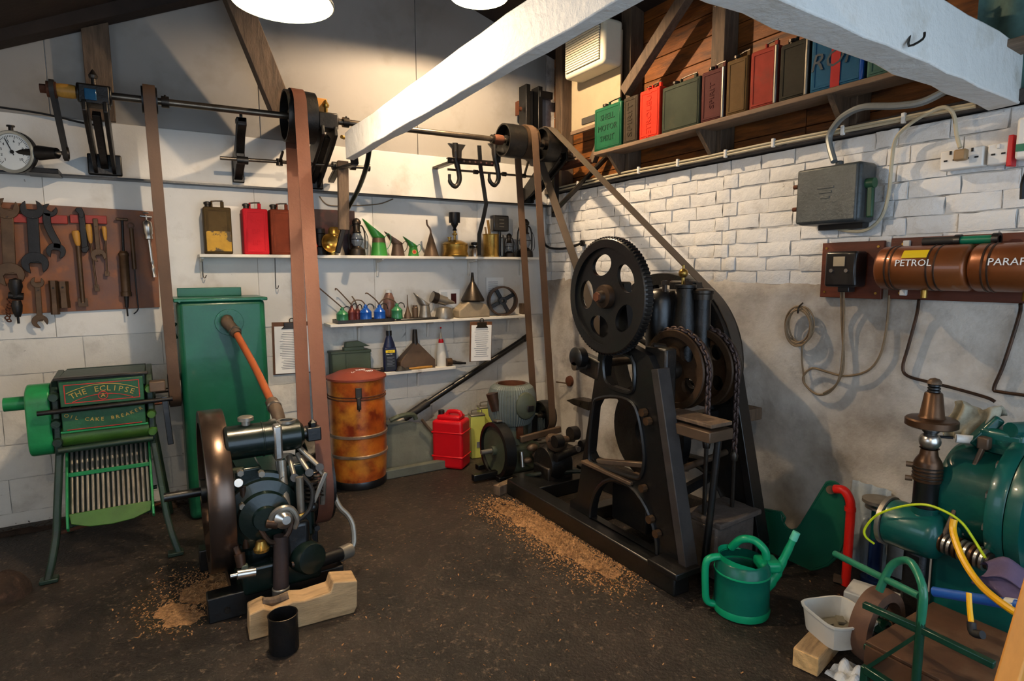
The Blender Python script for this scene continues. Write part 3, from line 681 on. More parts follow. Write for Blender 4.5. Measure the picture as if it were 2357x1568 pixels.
build(MB().cyl(o-nrm*.04, BK(110, 352, 4.44)-c, .045, .034, seg=20).cyl(BK(90, 352, 4.46)-c, BK(132, 353, 4.41)-c, .042, .03, seg=20), 'gearbox', 'tool_black', t)
build(MB().cyl(BK(125, 352, 4.41)-c, V((-.40, 4.38, 2.29))-c, .012, seg=10), 'spindle', 'bright_steel', t)
build(pulley(MB(), -.4-c.x, -.37-c.x, .034, .008, y=4.38-c.y, z=2.29-c.z, hub=.015), 'pulley', 'dark_steel', t)
build(MB().cyl(V((0, 0, .118)), V((0, 0, .14)), .012, seg=10).cyl((0, 0, .14), (0, 0, .148), .02, seg=12), 'knob', 'tool_black', t)
build(MB().box((.12, .12, -.09), (.16, .2, .03)), 'mount', 'tool_black', t, bevel=.003)
# ================================================================ tool board and tools
a = BK(-60, 470, 4.735); b = BK(369, 722, 4.735)
tb = thing('tool_board', 'brown hardboard tool panel with red rails on the back wall', 'board', ((a.x+b.x)/2, 4.735, 1.34))
def tp(mb, n, mt, **k): return build(mb, n, mt, tb, world=True, **k)
tp(MB().prism([(a.x, 1.345), (b.x, 1.365), (b.x+.015, 2.008), (a.x, 2.03)], (0, 4.742, 0), X, Z, .014), 'panel', 'tool_board', bevel=.002)
def railp(x0, x1, y): 
    p = BK(x0, y, 4.72); q = BK(x1, y+3, 4.72); return MB().box(((p.x+q.x)/2, 4.713, (p.z+q.z)/2), (q.x-p.x, .028, .052))
tp(railp(-30, 156, 502), 'rail', 'rail_red', bevel=.003); tp(railp(162, 246, 504), 'rail', 'rail_red', bevel=.003)
YT = 4.690
def W2(px, py): p = BK(px, py, YT); return (p.x, p.z)
def jaw(mb, px, py, r, ang, slot=.9, th=.014, y=YT):
    # open spanner jaw: disc with a slot, opening towards ang (degrees in the X-Z plane)
    c = W2(px, py); s = r*slot; g = math.asin(min(.95, s/2/r)); n = 18; a = R(ang)
    pts = [(r*math.cos(g+(2*PI-2*g)*i/n), r*math.sin(g+(2*PI-2*g)*i/n)) for i in range(n+1)]
    pts += [(.05*r, -s/2), (-.1*r, -s*.3), (-.1*r, s*.3), (.05*r, s/2)]
    pts = [(c[0]+p[0]*math.cos(a)-p[1]*math.sin(a), c[1]+p[0]*math.sin(a)+p[1]*math.cos(a)) for p in pts]
    return mb.prism(pts, (0, y+th/2, 0), X, Z, th)
def spanner(label, p0, p1, w, j0, j1, mt, th=.013, name='spanner'):
    mb = MB(); a = W2(*p0); b = W2(*p1)
    t = thing(name, label, 'spanner', (a[0], YT, min(a[1], b[1])), group='tools on the board')
    build(MB().bar((a[0], YT, a[1]), (b[0], YT, b[1]), w, th*.8, up=Y), 'shank', mt, t, world=True, bevel=.003)
    for (pp, (r, an)) in ((p0, j0), (p1, j1)):
        if r: build(jaw(MB(), pp[0], pp[1], r, an, th=th), 'jaw', mt, t, world=True, bevel=.002)
    build(MB().cyl((a[0], YT+.03, a[1]-.05), (a[0], YT-.012, a[1]-.05), .004, seg=6), 'nail', 'dark_steel', t, world=True)
    return t
spanner('largest brown spanner at the left end of the tool board', (15, 480), (23, 632), .062, (.062, 70), (.072, -80), 'tool_brown', .018)
spanner('large black double-ended spanner second from the left', (74, 482), (81, 606), .058, (.058, 95), (.068, -85), 'tool_black', .018)
t = thing('bent_spanner', 'black S-bent spanner third along the red rail', 'spanner', BK(120, 585, YT), group='tools on the board')
pp = [BK(x, y, YT) for x, y in ((108, 490), (109, 515), (120, 540), (131, 560), (131, 572))]
build(MB().band(smoothpath(pp, 4), Y, .014, .04, closed=False), 'shank', 'tool_black', t, world=True, bevel=.003)
build(jaw(MB(), 114, 484, .04, 60), 'jaw', 'tool_black', t, world=True, bevel=.002); build(jaw(MB(), 129, 578, .05, -100), 'jaw', 'tool_black', t, world=True, bevel=.002)
t = thing('adjustable_wrench', 'black adjustable wrench hanging from the short red rail', 'wrench', BK(190, 582, YT), group='tools on the board')
build(MB().bar(BK(187, 490, YT), BK(196, 575, YT), .034, .016, up=Y), 'handle', 'tool_black', t, world=True, bevel=.004)
build(MB().prism([W2(x, y) for x, y in ((172, 484), (176, 478), (188, 478), (194, 490), (192, 502), (182, 500), (181, 492))], (0, YT+.01, 0), X, Z, .02), 'jaw', 'tool_black', t, world=True, bevel=.003)
build(MB().prism([W2(x, y) for x, y in ((186, 572), (204, 566), (205, 574), (200, 582), (190, 582))], (0, YT+.01, 0), X, Z, .02), 'lower_jaw', 'tool_black', t, world=True, bevel=.003)
spanner('slim brown spanner with ring end right of the adjustable wrench', (219, 503), (227, 588), .026, (.0, 0), (.042, -70), 'tool_brown', .012)
spanner('small steel spanner hanging below the tool board', (86, 650), (92, 740), .03, (.034, 80), (.042, -60), 'tool_brown', .012)
def driver(label, h0, h1, tip, hw, bw, mt='handle_wood', blade='tool_brown', name='screwdriver', tipw=.012):
    t = thing(name, label, 'screwdriver', BK(*tip, YT), group='tools on the board')
    a = BK(*h0, YT); b = BK(*h1, YT); c = BK(*tip, YT); d = (b-a); L = d.length
    build(MB().lathe([(0, 0), (hw*.8, .004), (hw, L*.2), (hw*.85, L*.6), (hw*.7, L*.85), (hw*.45, L), (0, L)], a, d, 14), 'handle', mt, t, world=True)
    build(MB().cyl(b, b.lerp(c, .93), bw, bw*.9, seg=10), 'blade', blade, t, world=True)
    build(MB().bar(b.lerp(c, .86), c, tipw*2, .006, up=Y), 'tip', blade, t, world=True, bevel=.001); return t
driver('screwdriver with tan handle under the short red rail', (203, 515), (209, 560), (224, 671), .018, .006, tipw=.013)
driver('small screwdriver with yellow wooden handle', (239, 520), (243, 554), (247, 636), .014, .005, tipw=.012)
driver('long tan-handled chisel with wide dark blade', (173, 530), (180, 566), (192, 706), .022, .014, tipw=.026, name='chisel')
t = thing('grease_gun', 'brown grease gun with T handle at the right of the board', 'grease gun', BK(290, 728, YT), group='tools on the board')
P = lambda mb, n, mt, **k: build(mb, n, mt, t, world=True, **k)
P(MB().bar(BK(266, 504, YT), BK(295, 506, YT), .018, .016), 'handle', 'tool_brown', bevel=.004)
P(MB().cyl(BK(281, 505, YT), BK(284, 582, YT), .008, seg=10), 'rod', 'tool_black')
a = BK(284, 578, YT); b = BK(291, 682, YT); L = (b-a).length
P(MB().lathe([(0, 0), (.02, 0), (.026, .012), (.03, .016), (.03, .03), (.027, .034), (.027, L-.03), (.031, L-.028), (.031, L), (0, L)], a, b-a, 18), 'barrel', 'tool_brown')
P(MB().cyl(b, BK(292, 708, YT), .014, .01, seg=12).cyl(BK(292, 706, YT), BK(294, 728, YT), .005, seg=8), 'nozzle', 'tool_black')
t = thing('oil_syringe', 'thin steel oil syringe with ring handle and long nozzle', 'syringe', BK(318, 718, YT), group='tools on the board')
P = lambda mb, n, mt, **k: build(mb, n, mt, t, world=True, **k)
q = BK(301, 519, YT); P(MB().ring(q, Y, .018, .003, 18, 6), 'ring', 'tool_brown')
P(MB().cyl(BK(302, 526, YT), BK(310, 620, YT), .012, seg=12), 'barrel', 'tool_brown')
P(MB().tube([BK(310, 620, YT), BK(316, 690, YT), BK(318, 712, YT), BK(308, 723, YT)], .004, 6, 3), 'nozzle', 'tool_black')
t = thing('chrome_grease_gun', 'short chrome grease gun with T handle at the board edge', 'grease gun', BK(356, 640, YT), group='tools on the board')
P = lambda mb, n, mt, **k: build(mb, n, mt, t, world=True, **k)
P(MB().cyl(BK(322, 497, YT), BK(350, 500, YT), .008, seg=10).cyl(BK(329, 490, YT), BK(342, 491, YT), .006, seg=8), 'handle', 'bright_steel')
a = BK(336, 495, YT); b = BK(343, 552, YT); L = (b-a).length
P(MB().lathe([(0, 0), (.006, 0), (.006, .03), (.022, .042), (.028, .05), (.029, L*.55), (.027, L*.6), (.027, L*.75), (.022, L*.8), (.024, L*.97), (.012, L), (0, L)], a, b-a, 18), 'barrel', 'bright_steel')
P(MB().cyl(b, BK(350, 605, YT), .009, seg=10).tube([BK(349, 600, YT), BK(352, 612, YT), BK(353, 625, YT), BK(356, 638, YT)], [.013, .008, .012, .009, .012], 10, 3), 'nozzle', 'bright_steel')
t = thing('breast_drill_chuck', 'dark geared drill chuck with chain hanging at lower left of board', 'drill', BK(38, 742, YT), group='tools on the board')
P = lambda mb, n, mt, **k: build(mb, n, mt, t, world=True, **k)
P(MB().lathe([(0, 0), (.03, .01), (.036, .05), (.026, .09), (.022, .12), (0, .12)], BK(35, 640, YT-.02), BK(37, 690, YT-.02)-BK(35, 640, YT-.02), 16), 'body', 'tool_black')
P(MB().cyl(BK(20, 680, YT-.02), BK(54, 683, YT-.02), .022, seg=14), 'gear', 'tool_black')
P(MB().lathe([(0, 0), (.022, 0), (.028, .03), (.024, .07), (.014, .1), (0, .1)], BK(38, 692, YT-.02), BK(42, 735, YT-.02)-BK(38, 692, YT-.02), 16).cyl(BK(41, 728, YT-.02), BK(43, 745, YT-.02), .007, seg=8), 'chuck', 'tool_black')
for k in range(10):
    q = BK(22+random.uniform(-6, 6), 684+k*6, YT-.02); P(MB().ring(q, (random.random(), 1, random.random()), .011, .004, 10, 5), 'chain_link', 'rust')
for lb, x0, y0, x1, y1, r in (('longer of the two box spanner tubes', 122, 646, 128, 724, .024), ('shorter of the two box spanner tubes', 144, 648, 150, 709, .03)):
    t = thing('box_spanner', lb, 'spanner', BK(x1, y1, YT-.01), group='tools on the board'); a = BK(x0, y0, YT-.01); b = BK(x1, y1, YT-.01); L = (b-a).length
    build(MB().lathe([(r*.75, 0), (r, 0), (r, L*.3), (r*.93, L*.36), (r*.93, L*.7), (r, L*.76), (r, L), (r*.75, L), (r*.75, 0)], a, b-a, 6), 'tube', 'tool_brown', t, world=True, sharp=30)
    build(MB().cyl(a.lerp(b, .22)-Y*r*.95, a.lerp(b, .22)-Y*(r+.002), .006, seg=10), 'hole', 'ink_black', t, world=True)
# ================================================================ shelves on the back wall
def shelf(label, x0, x1, z, d, th=.022, mt='shelf_white', brk=()):
    t = thing('wall_shelf', label, 'shelf', ((x0+x1)/2, YB-d/2, z-th), group='white wall shelves')
    build(MB().box(((x0+x1)/2, YB-d/2-.002, z-th/2), (x1-x0, d, th)), 'board', mt, t, world=True, bevel=.003)
    for x in brk:
        build(MB().prism([(YB-.001, z-th), (YB-d*.8, z-th), (YB-d*.8, z-th-.012), (YB-.03, z-th-.03), (YB-.012, z-th-.14), (YB-.001, z-th-.14)], (x-.008, 0, 0), Y, Z, .016), 'bracket', 'shelf_white', t, world=True, bevel=.002)
    return t
Z1 = BK(800, 588, 4.55).z; Z2 = BK(1000, 736, 4.55).z; Z3 = BK(960, 851, 4.61).z
shelf('top white shelf lined with petrol cans, jugs and lanterns', .28, 3.02, Z1, .2, brk=(.30, .92, 1.57, 2.4, 2.94))
shelf('middle white shelf with oil cans, funnel and pulley wheel', 1.13, 2.92, Z2, .2, brk=(1.4, 2.0, 2.8))
shelf('lowest white shelf behind the orange drum', 1.03, 2.20, Z3, .14, .026, brk=(1.9,))
YI = 4.65
def bx(px, py, y=YI): return BK(px, py, y)
# ---- petrol cans
def petrol_can(label, x0, x1, z0, z1, yf, dep, mt, name='petrol_can', group='petrol cans on the top shelf', axis='X', cap=True, emboss=(), letter_mat=None, tilt=0, handle=True, esz=.035, vertical=None, edge=None):
    # axis X: front faces -Y (back wall); axis Y: front faces -X (right wall); x0,x1 run along the wall
    w = abs(x1-x0); h = z1-z0; c = (x0+x1)/2
    if axis == 'X': t = thing(name, label, 'can', (c, yf+dep/2, z0), tilt, group)
    else: t = thing(name, label, 'can', (yf+dep/2, c, z0), R(-90)+tilt, group)
    body = MB().box((0, 0, h/2), (w, dep, h))
    b = build(body, 'body', mt, t, bevel=.012, seg=3)
    e = .016
    build(MB().prism([(-w/2+e, e), (w/2-e, e), (w/2-e, h-e), (-w/2+e, h-e)], (0, -dep/2+.004, 0), X, Z, .007, holes=[[(-w/2+e*1.8, e*1.8), (w/2-e*1.8, e*1.8), (w/2-e*1.8, h-e*1.8), (-w/2+e*1.8, h-e*1.8)]]), 'raised_border', mt, t, bevel=.002)
    if edge: build(MB().box((w/2-.008, -dep/2+.004, h/2), (.018, .018, h*.98)), 'seam', edge, t, bevel=.006)
    if cap: build(MB().lathe([(0, 0), (.02, 0), (.02, .018), (.026, .02), (.026, .034), (.012, .04), (0, .04)], (-w*.3, 0, h), Z, 14), 'cap', 'dark_steel', t)
    if handle:
        build(MB().box((w*.22, 0, h+.02), (.022, .02, .045)).box((-w*.16, 0, h+.02), (.012, .02, .045)), 'handle_posts', mt, t, bevel=.003)['kind'] = 'stuff'
        build(MB().tube([(-w*.18, 0, h+.04), (0, 0, h+.046), (w*.25, 0, h+.048)], .005, 6), 'handle', 'dark_steel', t)
    for k, s in enumerate(emboss):
        if vertical: text(s, 'embossed_lettering', letter_mat or mt, t, (0, -dep/2, h/2), Z, -X, esz, .0028, sx=vertical)
        else: text(s, 'embossed_lettering', letter_mat or mt, t, (0, -dep/2, h*(.74-.24*k)), X, Z, esz, .0028)
    return t
def shelfcan(label, px0, px1, ptop, mt, dep=.13, **k):
    a = BK(px0, 560, 4.575); b = BK(px1, 560, 4.575); zt = BK(px0, ptop, 4.575).z
    return petrol_can(label, a.x, b.x, Z1, zt, 4.575, dep, mt, **k)
c1 = shelfcan('brown petrol can with flaking yellow label on top shelf', 472, 536, 475, 'brown_tin')
lb = MB().prism([(-.075, .02), (.078, .02), (.078, .155), (-.075, .155)], (0, -.0665, 0), X, Z, .002); build(lb, 'torn_label', 'yellow_flake', c1, label='torn yellow paper label')
shelfcan('bright red embossed petrol can on top shelf', 562, 620, 479, 'red_tin', emboss=('S.M', 'BP', 'BP'), esz=.05)
shelfcan('rust-brown petrol can behind the wide red belt', 625, 682, 481, 'rust_tin')
# dark panel leaning against the wall
p = BK(700, 480, 4.73); q = BK(816, 480, 4.73)
build(MB().box(((p.x+q.x)/2, 4.738, (Z1+p.z)/2), (q.x-p.x, .018, p.z-Z1)), 'dark_panel', mat('dark_red_panel', '#2a1a17', .5, var=.3, col2='#5a2a22', thr=(.5, .7), scale2=7), label='dark stained panel leaning at the back of the top shelf', cat='panel', bevel=.003)
# ---- lamps on the shelf
def lat(name, label, cat, px, y, z, prof, mt, part='body', group=None, seg=24, sc=1):
    t = thing(name, label, cat, (BK(px, 560, y).x, y, z), group=group)
    build(MB().lathe([(r*sc, h*sc) for r, h in prof], (0, 0, 0), Z, seg), part, mt, t); return t
t = thing('carbide_lamp', 'old cycle lamp with brass reflector on the top shelf', 'lamp', (BK(744, 560, 4.63).x, 4.63, Z1), R(20))
build(MB().lathe([(.022, 0), (.05, .022), (.066, .05), (.07, .058), (.066, .056), (.046, .026), (.02, .008), (0, .006)], (-.0, -.03, .083), (0, -1, .12), 24), 'reflector', 'brass', t)
build(MB().lathe([(0, 0), (.04, 0), (.042, .06), (.03, .07), (.03, .16), (.036, .165), (.036, .20), (0, .2)], (-.005, .03, 0), Z, 18), 'body', 'tool_black', t)
build(MB().box((0, .0, .08), (.02, .06, .02)), 'yoke', 'tool_black', t)
t = lat('carbide_lamp', 'tall cream-brass lamp generator behind the shifter lever', 'lamp', 770, 4.66, Z1, [(0, 0), (.05, 0), (.05, .03), (.042, .04), (.04, .13), (.052, .145), (.05, .16), (.045, .165), (.043, .20), (.03, .215), (0, .218)], 'brass')
lat('tin_cone', 'small pale tin cone beside the old lamps', 'funnel', 781, 4.60, Z1, [(0, 0), (.038, 0), (.034, .03), (.016, .09), (.008, .115), (0, .115)], 'tin_grey')
lat('red_bulb_cover', 'small orange-red lens just right of the red belt', 'lens', 724, 4.66, Z1, [(0, 0), (.03, 0), (.034, .04), (.03, .07), (.015, .09), (0, .092)], 'scarlet_tin')
def lantern(label, px, y, z, h, r, mt='dark_steel', glass=None):
    t = thing('storm_lantern', label, 'lantern', (BK(px, 560, y).x, y, z), group='storm lanterns')
    k = h; glass = mat('lantern_glass', '#6a7076', .12, var=.15, spec=.8)
    build(MB().lathe([(0, 0), (r, 0), (r*1.02, .04*k), (r*.95, .16*k), (r*.6, .21*k), (r*.5, .24*k), (0, .24*k)], seg=24), 'fuel_tank', mt, t)
    build(MB().lathe([(r*.45, .25*k), (r*.7, .34*k), (r*.72, .44*k), (r*.55, .54*k), (r*.42, .58*k)], seg=22), 'globe', glass, t)
    build(MB().lathe([(r*.5, .58*k), (r*.55, .6*k), (r*.42, .64*k), (r*.42, .8*k), (r*.55, .82*k), (r*.55, .88*k), (r*.3, .95*k), (0, .97*k)], seg=22), 'chimney', mt, t)
    for s in (-1, 1): build(MB().tube([(s*r*.85, 0, .15*k), (s*r*1.0, 0, .25*k), (s*r*.98, 0, .6*k), (s*r*.7, 0, .76*k), (s*r*.4, 0, .78*k)], r*.1, 8, 4), 'air_tube', mt, t)
    build(MB().ring((0, 0, .42*k), Z, r*.76, .003, 20, 5), 'globe_guard', mt, t)
    build(MB().tube([(r*.9, 0, .7*k), (r*1.35, 0, .5*k), (r*1.4, 0, .25*k), (r*1.15, 0, .18*k)], .003, 5, 4), 'bail', 'dark_steel', t); return t
lantern('rusty storm lantern left of the tall green jug', 822, 4.64, Z1, .30, .062)
lantern('small storm lantern right of the brass cylinder', 1172, 4.64, Z1, .22, .046)
lantern('big dark pressure lantern at the right end of the top shelf', 1208, 4.64, Z1, .36, .075)
# ---- pouring jugs
def jug(label, px, y, z, h, r, mt, band=None, badge=False):
    t = thing('oil_jug', label, 'jug', (BK(px, 560, y).x, y, z), R(-10), group='oil pouring jugs')
    hb = h*.5; rt_ = r*.72
    build(MB().lathe([(0, 0), (r, 0), (r*1.0, .008), (rt_, hb), (rt_*.95, hb), (r*.93, .01), (0, .01)], seg=26), 'body', mt, t)
    def sp(u, v):
        a = 2*PI*v; hf = (.5-.5*math.cos(a))**1.1
        return (rt_*math.cos(a) - u*hf*r*1.15, rt_*math.sin(a)*(1-.12*u*hf), hb + u*(h*.5*hf + .006))
    mb = MB().grid(sp, 6, 28); o = build(mb, 'spout', mt, t, sharp=70); m_ = o.modifiers.new('thick', 'SOLIDIFY'); m_.thickness = .003
    if band: build(MB().lathe([(rt_*1.03+.25*(r-rt_), hb*.73), (rt_*1.01, hb*.99)], seg=26), 'bare_band', band, t)
    build(MB().band(smoothpath([(r*.75, 0, hb*1.05), (r*1.1, 0, hb*1.25), (r*1.42, 0, hb*1.1), (r*1.38, 0, hb*.7), (r*1.05, 0, hb*.42), (r*.86, 0, hb*.40)], 4), Y, r*.3, .004, closed=False), 'handle', mt, t)
    if badge:
        build(MB().lathe([(0, .0), (r*.42, .0), (r*.42, .003), (0, .003)], (0, -r*.9, hb*.45), (0, -1, .15), 20), 'badge', 'gold_paint', t); build(MB().lathe([(0, .003), (r*.28, .003), (r*.28, .0045), (0, .0045)], (0, -r*.9, hb*.45), (0, -1, .15), 20), 'badge_centre', 'stripe_red', t)
    return t
jug('tallest pouring jug, bright green with bare metal band', 872, 4.64, Z1, .285, .066, 'jug_green', 'tin_brown')
jug('brown metal pouring jug between the two green jugs', 915, 4.64, Z1, .19, .055, 'jug_brown')
jug('smallest pouring jug, green with round badge', 951, 4.64, Z1, .155, .044, 'jug_green', badge=True)
t = thing('bent_funnel', 'brown tin funnel with bent thin spout on the top shelf', 'funnel', (BK(992, 560, 4.64).x, 4.64, Z1), group='funnels')
build(MB().lathe([(.066, 0), (.064, .004), (.006, .2), (.0, .2)], seg=24), 'cone', 'tin_brown', t)
build(MB().tube([(0, 0, .19), (-.005, 0, .225), (-.03, 0, .26), (-.035, 0, .30)], .008, 8, 4), 'spout', 'tin_brown', t)
t = thing('paraffin_stove', 'round brass paraffin stove with black burner head', 'stove', (BK(1047, 560, 4.64).x, 4.64, Z1))
build(MB().lathe([(0, 0), (.112, 0), (.116, .012), (.112, .02), (.112, .03), (.105, .04), (.104, .1), (.108, .105), (.1, .115), (.06, .135), (.02, .142), (0, .142)], seg=32), 'tank', 'brass', t)
build(MB().cyl((0, 0, .14), (0, 0, .22), .011, seg=10).lathe([(.011, .18), (.022, .185), (.022, .195), (.011, .2)], seg=12), 'riser', 'brass', t)
build(MB().lathe([(0, .215), (.02, .22), (.012, .24), (.03, .27), (.032, .29)], seg=14), 'burner', 'tool_black', t)
build(MB().lathe([(.042, .285), (.048, .285), (.048, .37), (.042, .37), (.042, .285)], seg=20), 'burner_ring', 'tool_black', t)
build(MB().cyl((-.05, 0, .125), (-.05, 0, .155), .012, seg=10).cyl((-.05, 0, .155), (-.05, 0, .165), .018, seg=12), 'filler_cap', 'brass', t)
build(MB().ring((.10, -.02, .085), (1, -.3, 0), .028, .007, 18, 6), 'pump_ring', 'brass', t)
t = thing('brass_cylinder', 'tall brass cylinder can holding wooden sticks', 'can', (BK(1130, 560, 4.64).x, 4.64, Z1))
build(MB().lathe([(0, 0), (.072, 0), (.074, .01), (.07, .02), (.07, .19), (.074, .195), (.074, .2), (.064, .2), (.064, .03), (0, .03)], seg=28), 'cylinder', 'brass', t)
build(MB().tube([(.01, 0, .04), (-.03, .0, .32)], .012, 8), 'stick', 'handle_wood', t)
build(MB().tube([(-.02, .0, .04), (-.05, .01, .26)], .009, 8), 'stick', 'pale_wood', t)
t = thing('black_inspection_lamp', 'square black lamp with louvres behind the brass cylinder', 'lamp', (BK(1150, 560, 4.70).x, 4.70, Z1))
build(MB().box((0, 0, .3), (.16, .07, .14)), 'housing', 'bakelite', t, bevel=.01)
for k in range(3): build(MB().box((-.0, -.037, .27+k*.03), (.05, .004, .006)), 'louvre', 'tin_grey', t)
build(MB().cyl((.0, 0, 0), (.0, 0, .24), .014, seg=10).lathe([(0, 0), (.05, 0), (.05, .012), (0, .014)], seg=20), 'stand', 'bakelite', t)
t = thing('small_valve', 'little chrome and black valve next to the brass stove', 'valve', (BK(1092, 560, 4.66).x, 4.66, Z1))
build(MB().lathe([(0, 0), (.03, 0), (.032, .05), (.02, .07), (.022, .1), (0, .105)], seg=16), 'body', 'bright_steel', t)
build(MB().cyl((-.05, -.01, .085), (.05, -.01, .085), .012, seg=10).lathe([(0, .1), (.03, .105), (.03, .125), (0, .13)], seg=14), 'tap', 'tool_black', t)
t = thing('grey_canister', 'narrow grey canister behind the small lantern', 'canister', (BK(1156, 560, 4.70).x, 4.71, Z1))
build(MB().lathe([(0, 0), (.03, 0), (.03, .17), (.02, .18), (0, .18)], seg=18), 'body', 'tin_grey', t); build(MB().lathe([(0, .18), (.02, .18), (.02, .2), (0, .2)], seg=14), 'lid', 'tin_grey', t)
# ---- middle shelf
def sx(px, y=YI): return BK(px, 700, y).x
t = thing('drip_tray', 'dark metal tray under the row of pump oilers', 'tray', ((sx(772)+sx(895))/2, 4.64, Z2), group='trays on the middle shelf')
w = sx(895)-sx(768)
build(MB().box((0, 0, .003), (w, .17, .006)), 'base', 'dark_steel', t)
for s in (-1, 1):
    build(MB().box((0, s*.084, .014), (w, .004, .028)), 'rim', 'dark_steel', t); build(MB().box((s*w/2, 0, .014), (.004, .17, .028)), 'rim', 'dark_steel', t)
t = thing('drip_tray', 'shallow round-cornered black tray right of the pump oilers', 'tray', ((sx(897)+sx(1000))/2, 4.64, Z2), group='trays on the middle shelf')
w2 = sx(1000)-sx(898); build(MB().box((0, 0, .009), (w2, .16, .018)), 'base', 'black_paint', t, bevel=.008)
def oiler(label, px, y, h, r, mt, spout, z=None):
    z = Z2+.0065 if z is None else z
    t = thing('pump_oiler', label, 'oil can', (sx(px, y), y, z), group='pump oilers')
    build(MB().lathe([(0, 0), (r, 0), (r*1.04, .01), (r, .02), (r, h*.52), (r*1.03, h*.55), (r*.9, h*.62), (r*.45, h*.78), (r*.3, h*.82), (0, h*.82)], seg=24), 'body', mt, t)
    build(MB().lathe([(r*.3, h*.8), (r*.36, h*.82), (r*.36, h*.9), (r*.2, h*.93), (r*.2, h), (0, h)], seg=14), 'pump', mt, t)
    build(MB().tube([(r*.2, 0, h*.9), (r*.7, 0, h*1.02), (r*1.3, 0, h*.95), (r*1.5, 0, h*.7)], .004, 6, 4), 'lever', 'dark_steel', t)
    build(MB().tube([V(p) for p in spout], .005, 7, 4), 'spout', 'tin_brown', t); return t
oiler('green pump oiler with long straight spout, leftmost on its shelf', 787, 4.62, .12, .045, 'oiler_green', [(0, 0, .115), (-.02, 0, .135), (-.21, 0, .31)])
oiler('dark red pump oiler beside the leftmost green one', 809, 4.63, .14, .03, 'oiler_red', [(0, 0, .13), (-.02, 0, .16), (-.11, 0, .26), (-.12, 0, .25)])
oiler('slim chrome and red pump oiler left of the blue ones', 822, 4.66, .13, .026, 'oiler_red', [(0, 0, .12), (-.02, 0, .17), (-.04, 0, .2)])
oiler('left blue enamel pump oiler', 841, 4.61, .135, .046, 'blue_enamel', [(0, 0, .13), (-.03, 0, .165), (-.08, 0, .17), (-.105, 0, .15), (-.11, 0, .13)])
oiler('right blue enamel pump oiler with clip', 873, 4.61, .135, .046, 'blue_enamel', [(0, 0, .13), (-.03, 0, .17), (-.09, 0, .22), (-.11, 0, .22)])
oiler('squat green pump oiler in front of the brown bottle', 913, 4.60, .125, .045, 'oiler_green', [(0, 0, .12), (-.03, 0, .15), (-.10, 0, .165), (-.15, 0, .12)], Z2+.0185)
t = thing('brown_bottle', 'translucent brown plastic bottle with white cap', 'bottle', (sx(895, 4.70), 4.70, Z2))
build(MB().lathe([(0, 0), (.045, 0), (.048, .01), (.048, .14), (.044, .18), (.03, .215), (.022, .225), (0, .225)], seg=22), 'body', 'bottle_brown', t)
build(MB().lathe([(0, .225), (.024, .225), (.024, .25), (0, .25)], seg=18), 'cap', 'socket_white', t)
t = thing('oil_dropper', 'tiny tin cone oiler with needle spout', 'oil can', (sx(938, 4.62), 4.62, Z2+.0185))
build(MB().lathe([(0, 0), (.03, 0), (.03, .02), (.012, .07), (.006, .1), (.003, .19), (0, .19)], seg=18), 'cone', 'tin_brown', t)
t = thing('short_tin', 'small dark tin behind the needle oiler', 'tin', (sx(955, 4.66), 4.66, Z2+.0185)); build(MB().lathe([(0, 0), (.025, 0), (.025, .08), (.02, .085), (.0, .085)], seg=16), 'body', 'tin_brown', t); build(MB().lathe([(0, .085), (.021, .085), (.021, .1), (0, .1)], seg=16), 'lid', 'tin_brown', t)
t = jug('dull grey pouring jug on the middle shelf', 975, 4.63, Z2+.0185, .20, .05, 'tin_grey')
t = thing('spouted_can', 'battered tin can with wide sideways spout', 'can', (sx(1022, 4.62), 4.62, Z2))
build(MB().lathe([(0, 0), (.078, 0), (.08, .02), (.06, .09), (.03, .1), (0, .1)], seg=24), 'body', 'tin_grey', t)
build(MB().cyl((-.11, -.0, .185), (.02, 0, .145), .044, .038, seg=20), 'neck', 'tin_grey', t)
build(MB().lathe([(.04, 0), (.047, 0), (.05, .05), (.042, .05)], (-.06, 0, .17), V((-.13, 0, .045)), 20), 'collar', 'dark_steel', t)
build(MB().cyl((.02, 0, .145), (.10, 0, .13), .03, .008, seg=14), 'nozzle', 'tin_grey', t)
t = thing('fire_block', 'pale worn firebrick lying under the big funnel', 'block', (sx(1085, 4.63), 4.63, Z2))
build(MB().prism([(-.15, 0), (.15, 0), (.148, .06), (.11, .11), (.05, .135), (-.06, .14), (-.12, .09), (-.15, .07)], (0, .07, 0), X, Z, .14), 'block', 'firebrick', t, bevel=.012)
t = thing('funnel', 'dark round funnel standing upside down on the firebrick', 'funnel', (sx(1088, 4.63), 4.63, Z2+.137), group='funnels')
build(MB().lathe([(.1, 0), (.104, .012), (.1, .022), (.022, .165), (.018, .17), (.01, .25), (.008, .25), (.015, .165), (.094, .02), (.094, 0), (.1, 0)], seg=30), 'cone', 'dark_steel', t)
t = thing('spare_pulley', 'heavy dark pulley wheel standing at the right of the middle shelf', 'pulley', (sx(1156, 4.65), 4.65, Z2))
pm = MB(); r_ = .132; ax_ = V((-.32, -.95, 0)).normalized()
pm.lathe([(r_-.014, -.06), (r_, -.06), (r_+.002, 0), (r_, .06), (r_-.014, .06), (r_-.014, -.06)], (0, 0, r_), ax_, 36); build(pm, 'rim', 'brown_wheel', t)
pm = MB().lathe([(.016, -.04), (.035, -.04), (.035, .04), (.016, .04), (.016, -.04)], (0, 0, r_), ax_, 20); build(pm, 'hub', 'cast_iron', t)
xx_, yy_, zz_ = frame(ax_, Z)
for k in range(4):
    a = k*PI/2+.5; e = xx_*math.cos(a)+yy_*math.sin(a); build(MB().bar(V((0, 0, r_))+e*.03, V((0, 0, r_))+e*(r_-.01), .035, .014, up=ax_), 'spoke', 'cast_iron', t, bevel=.003)
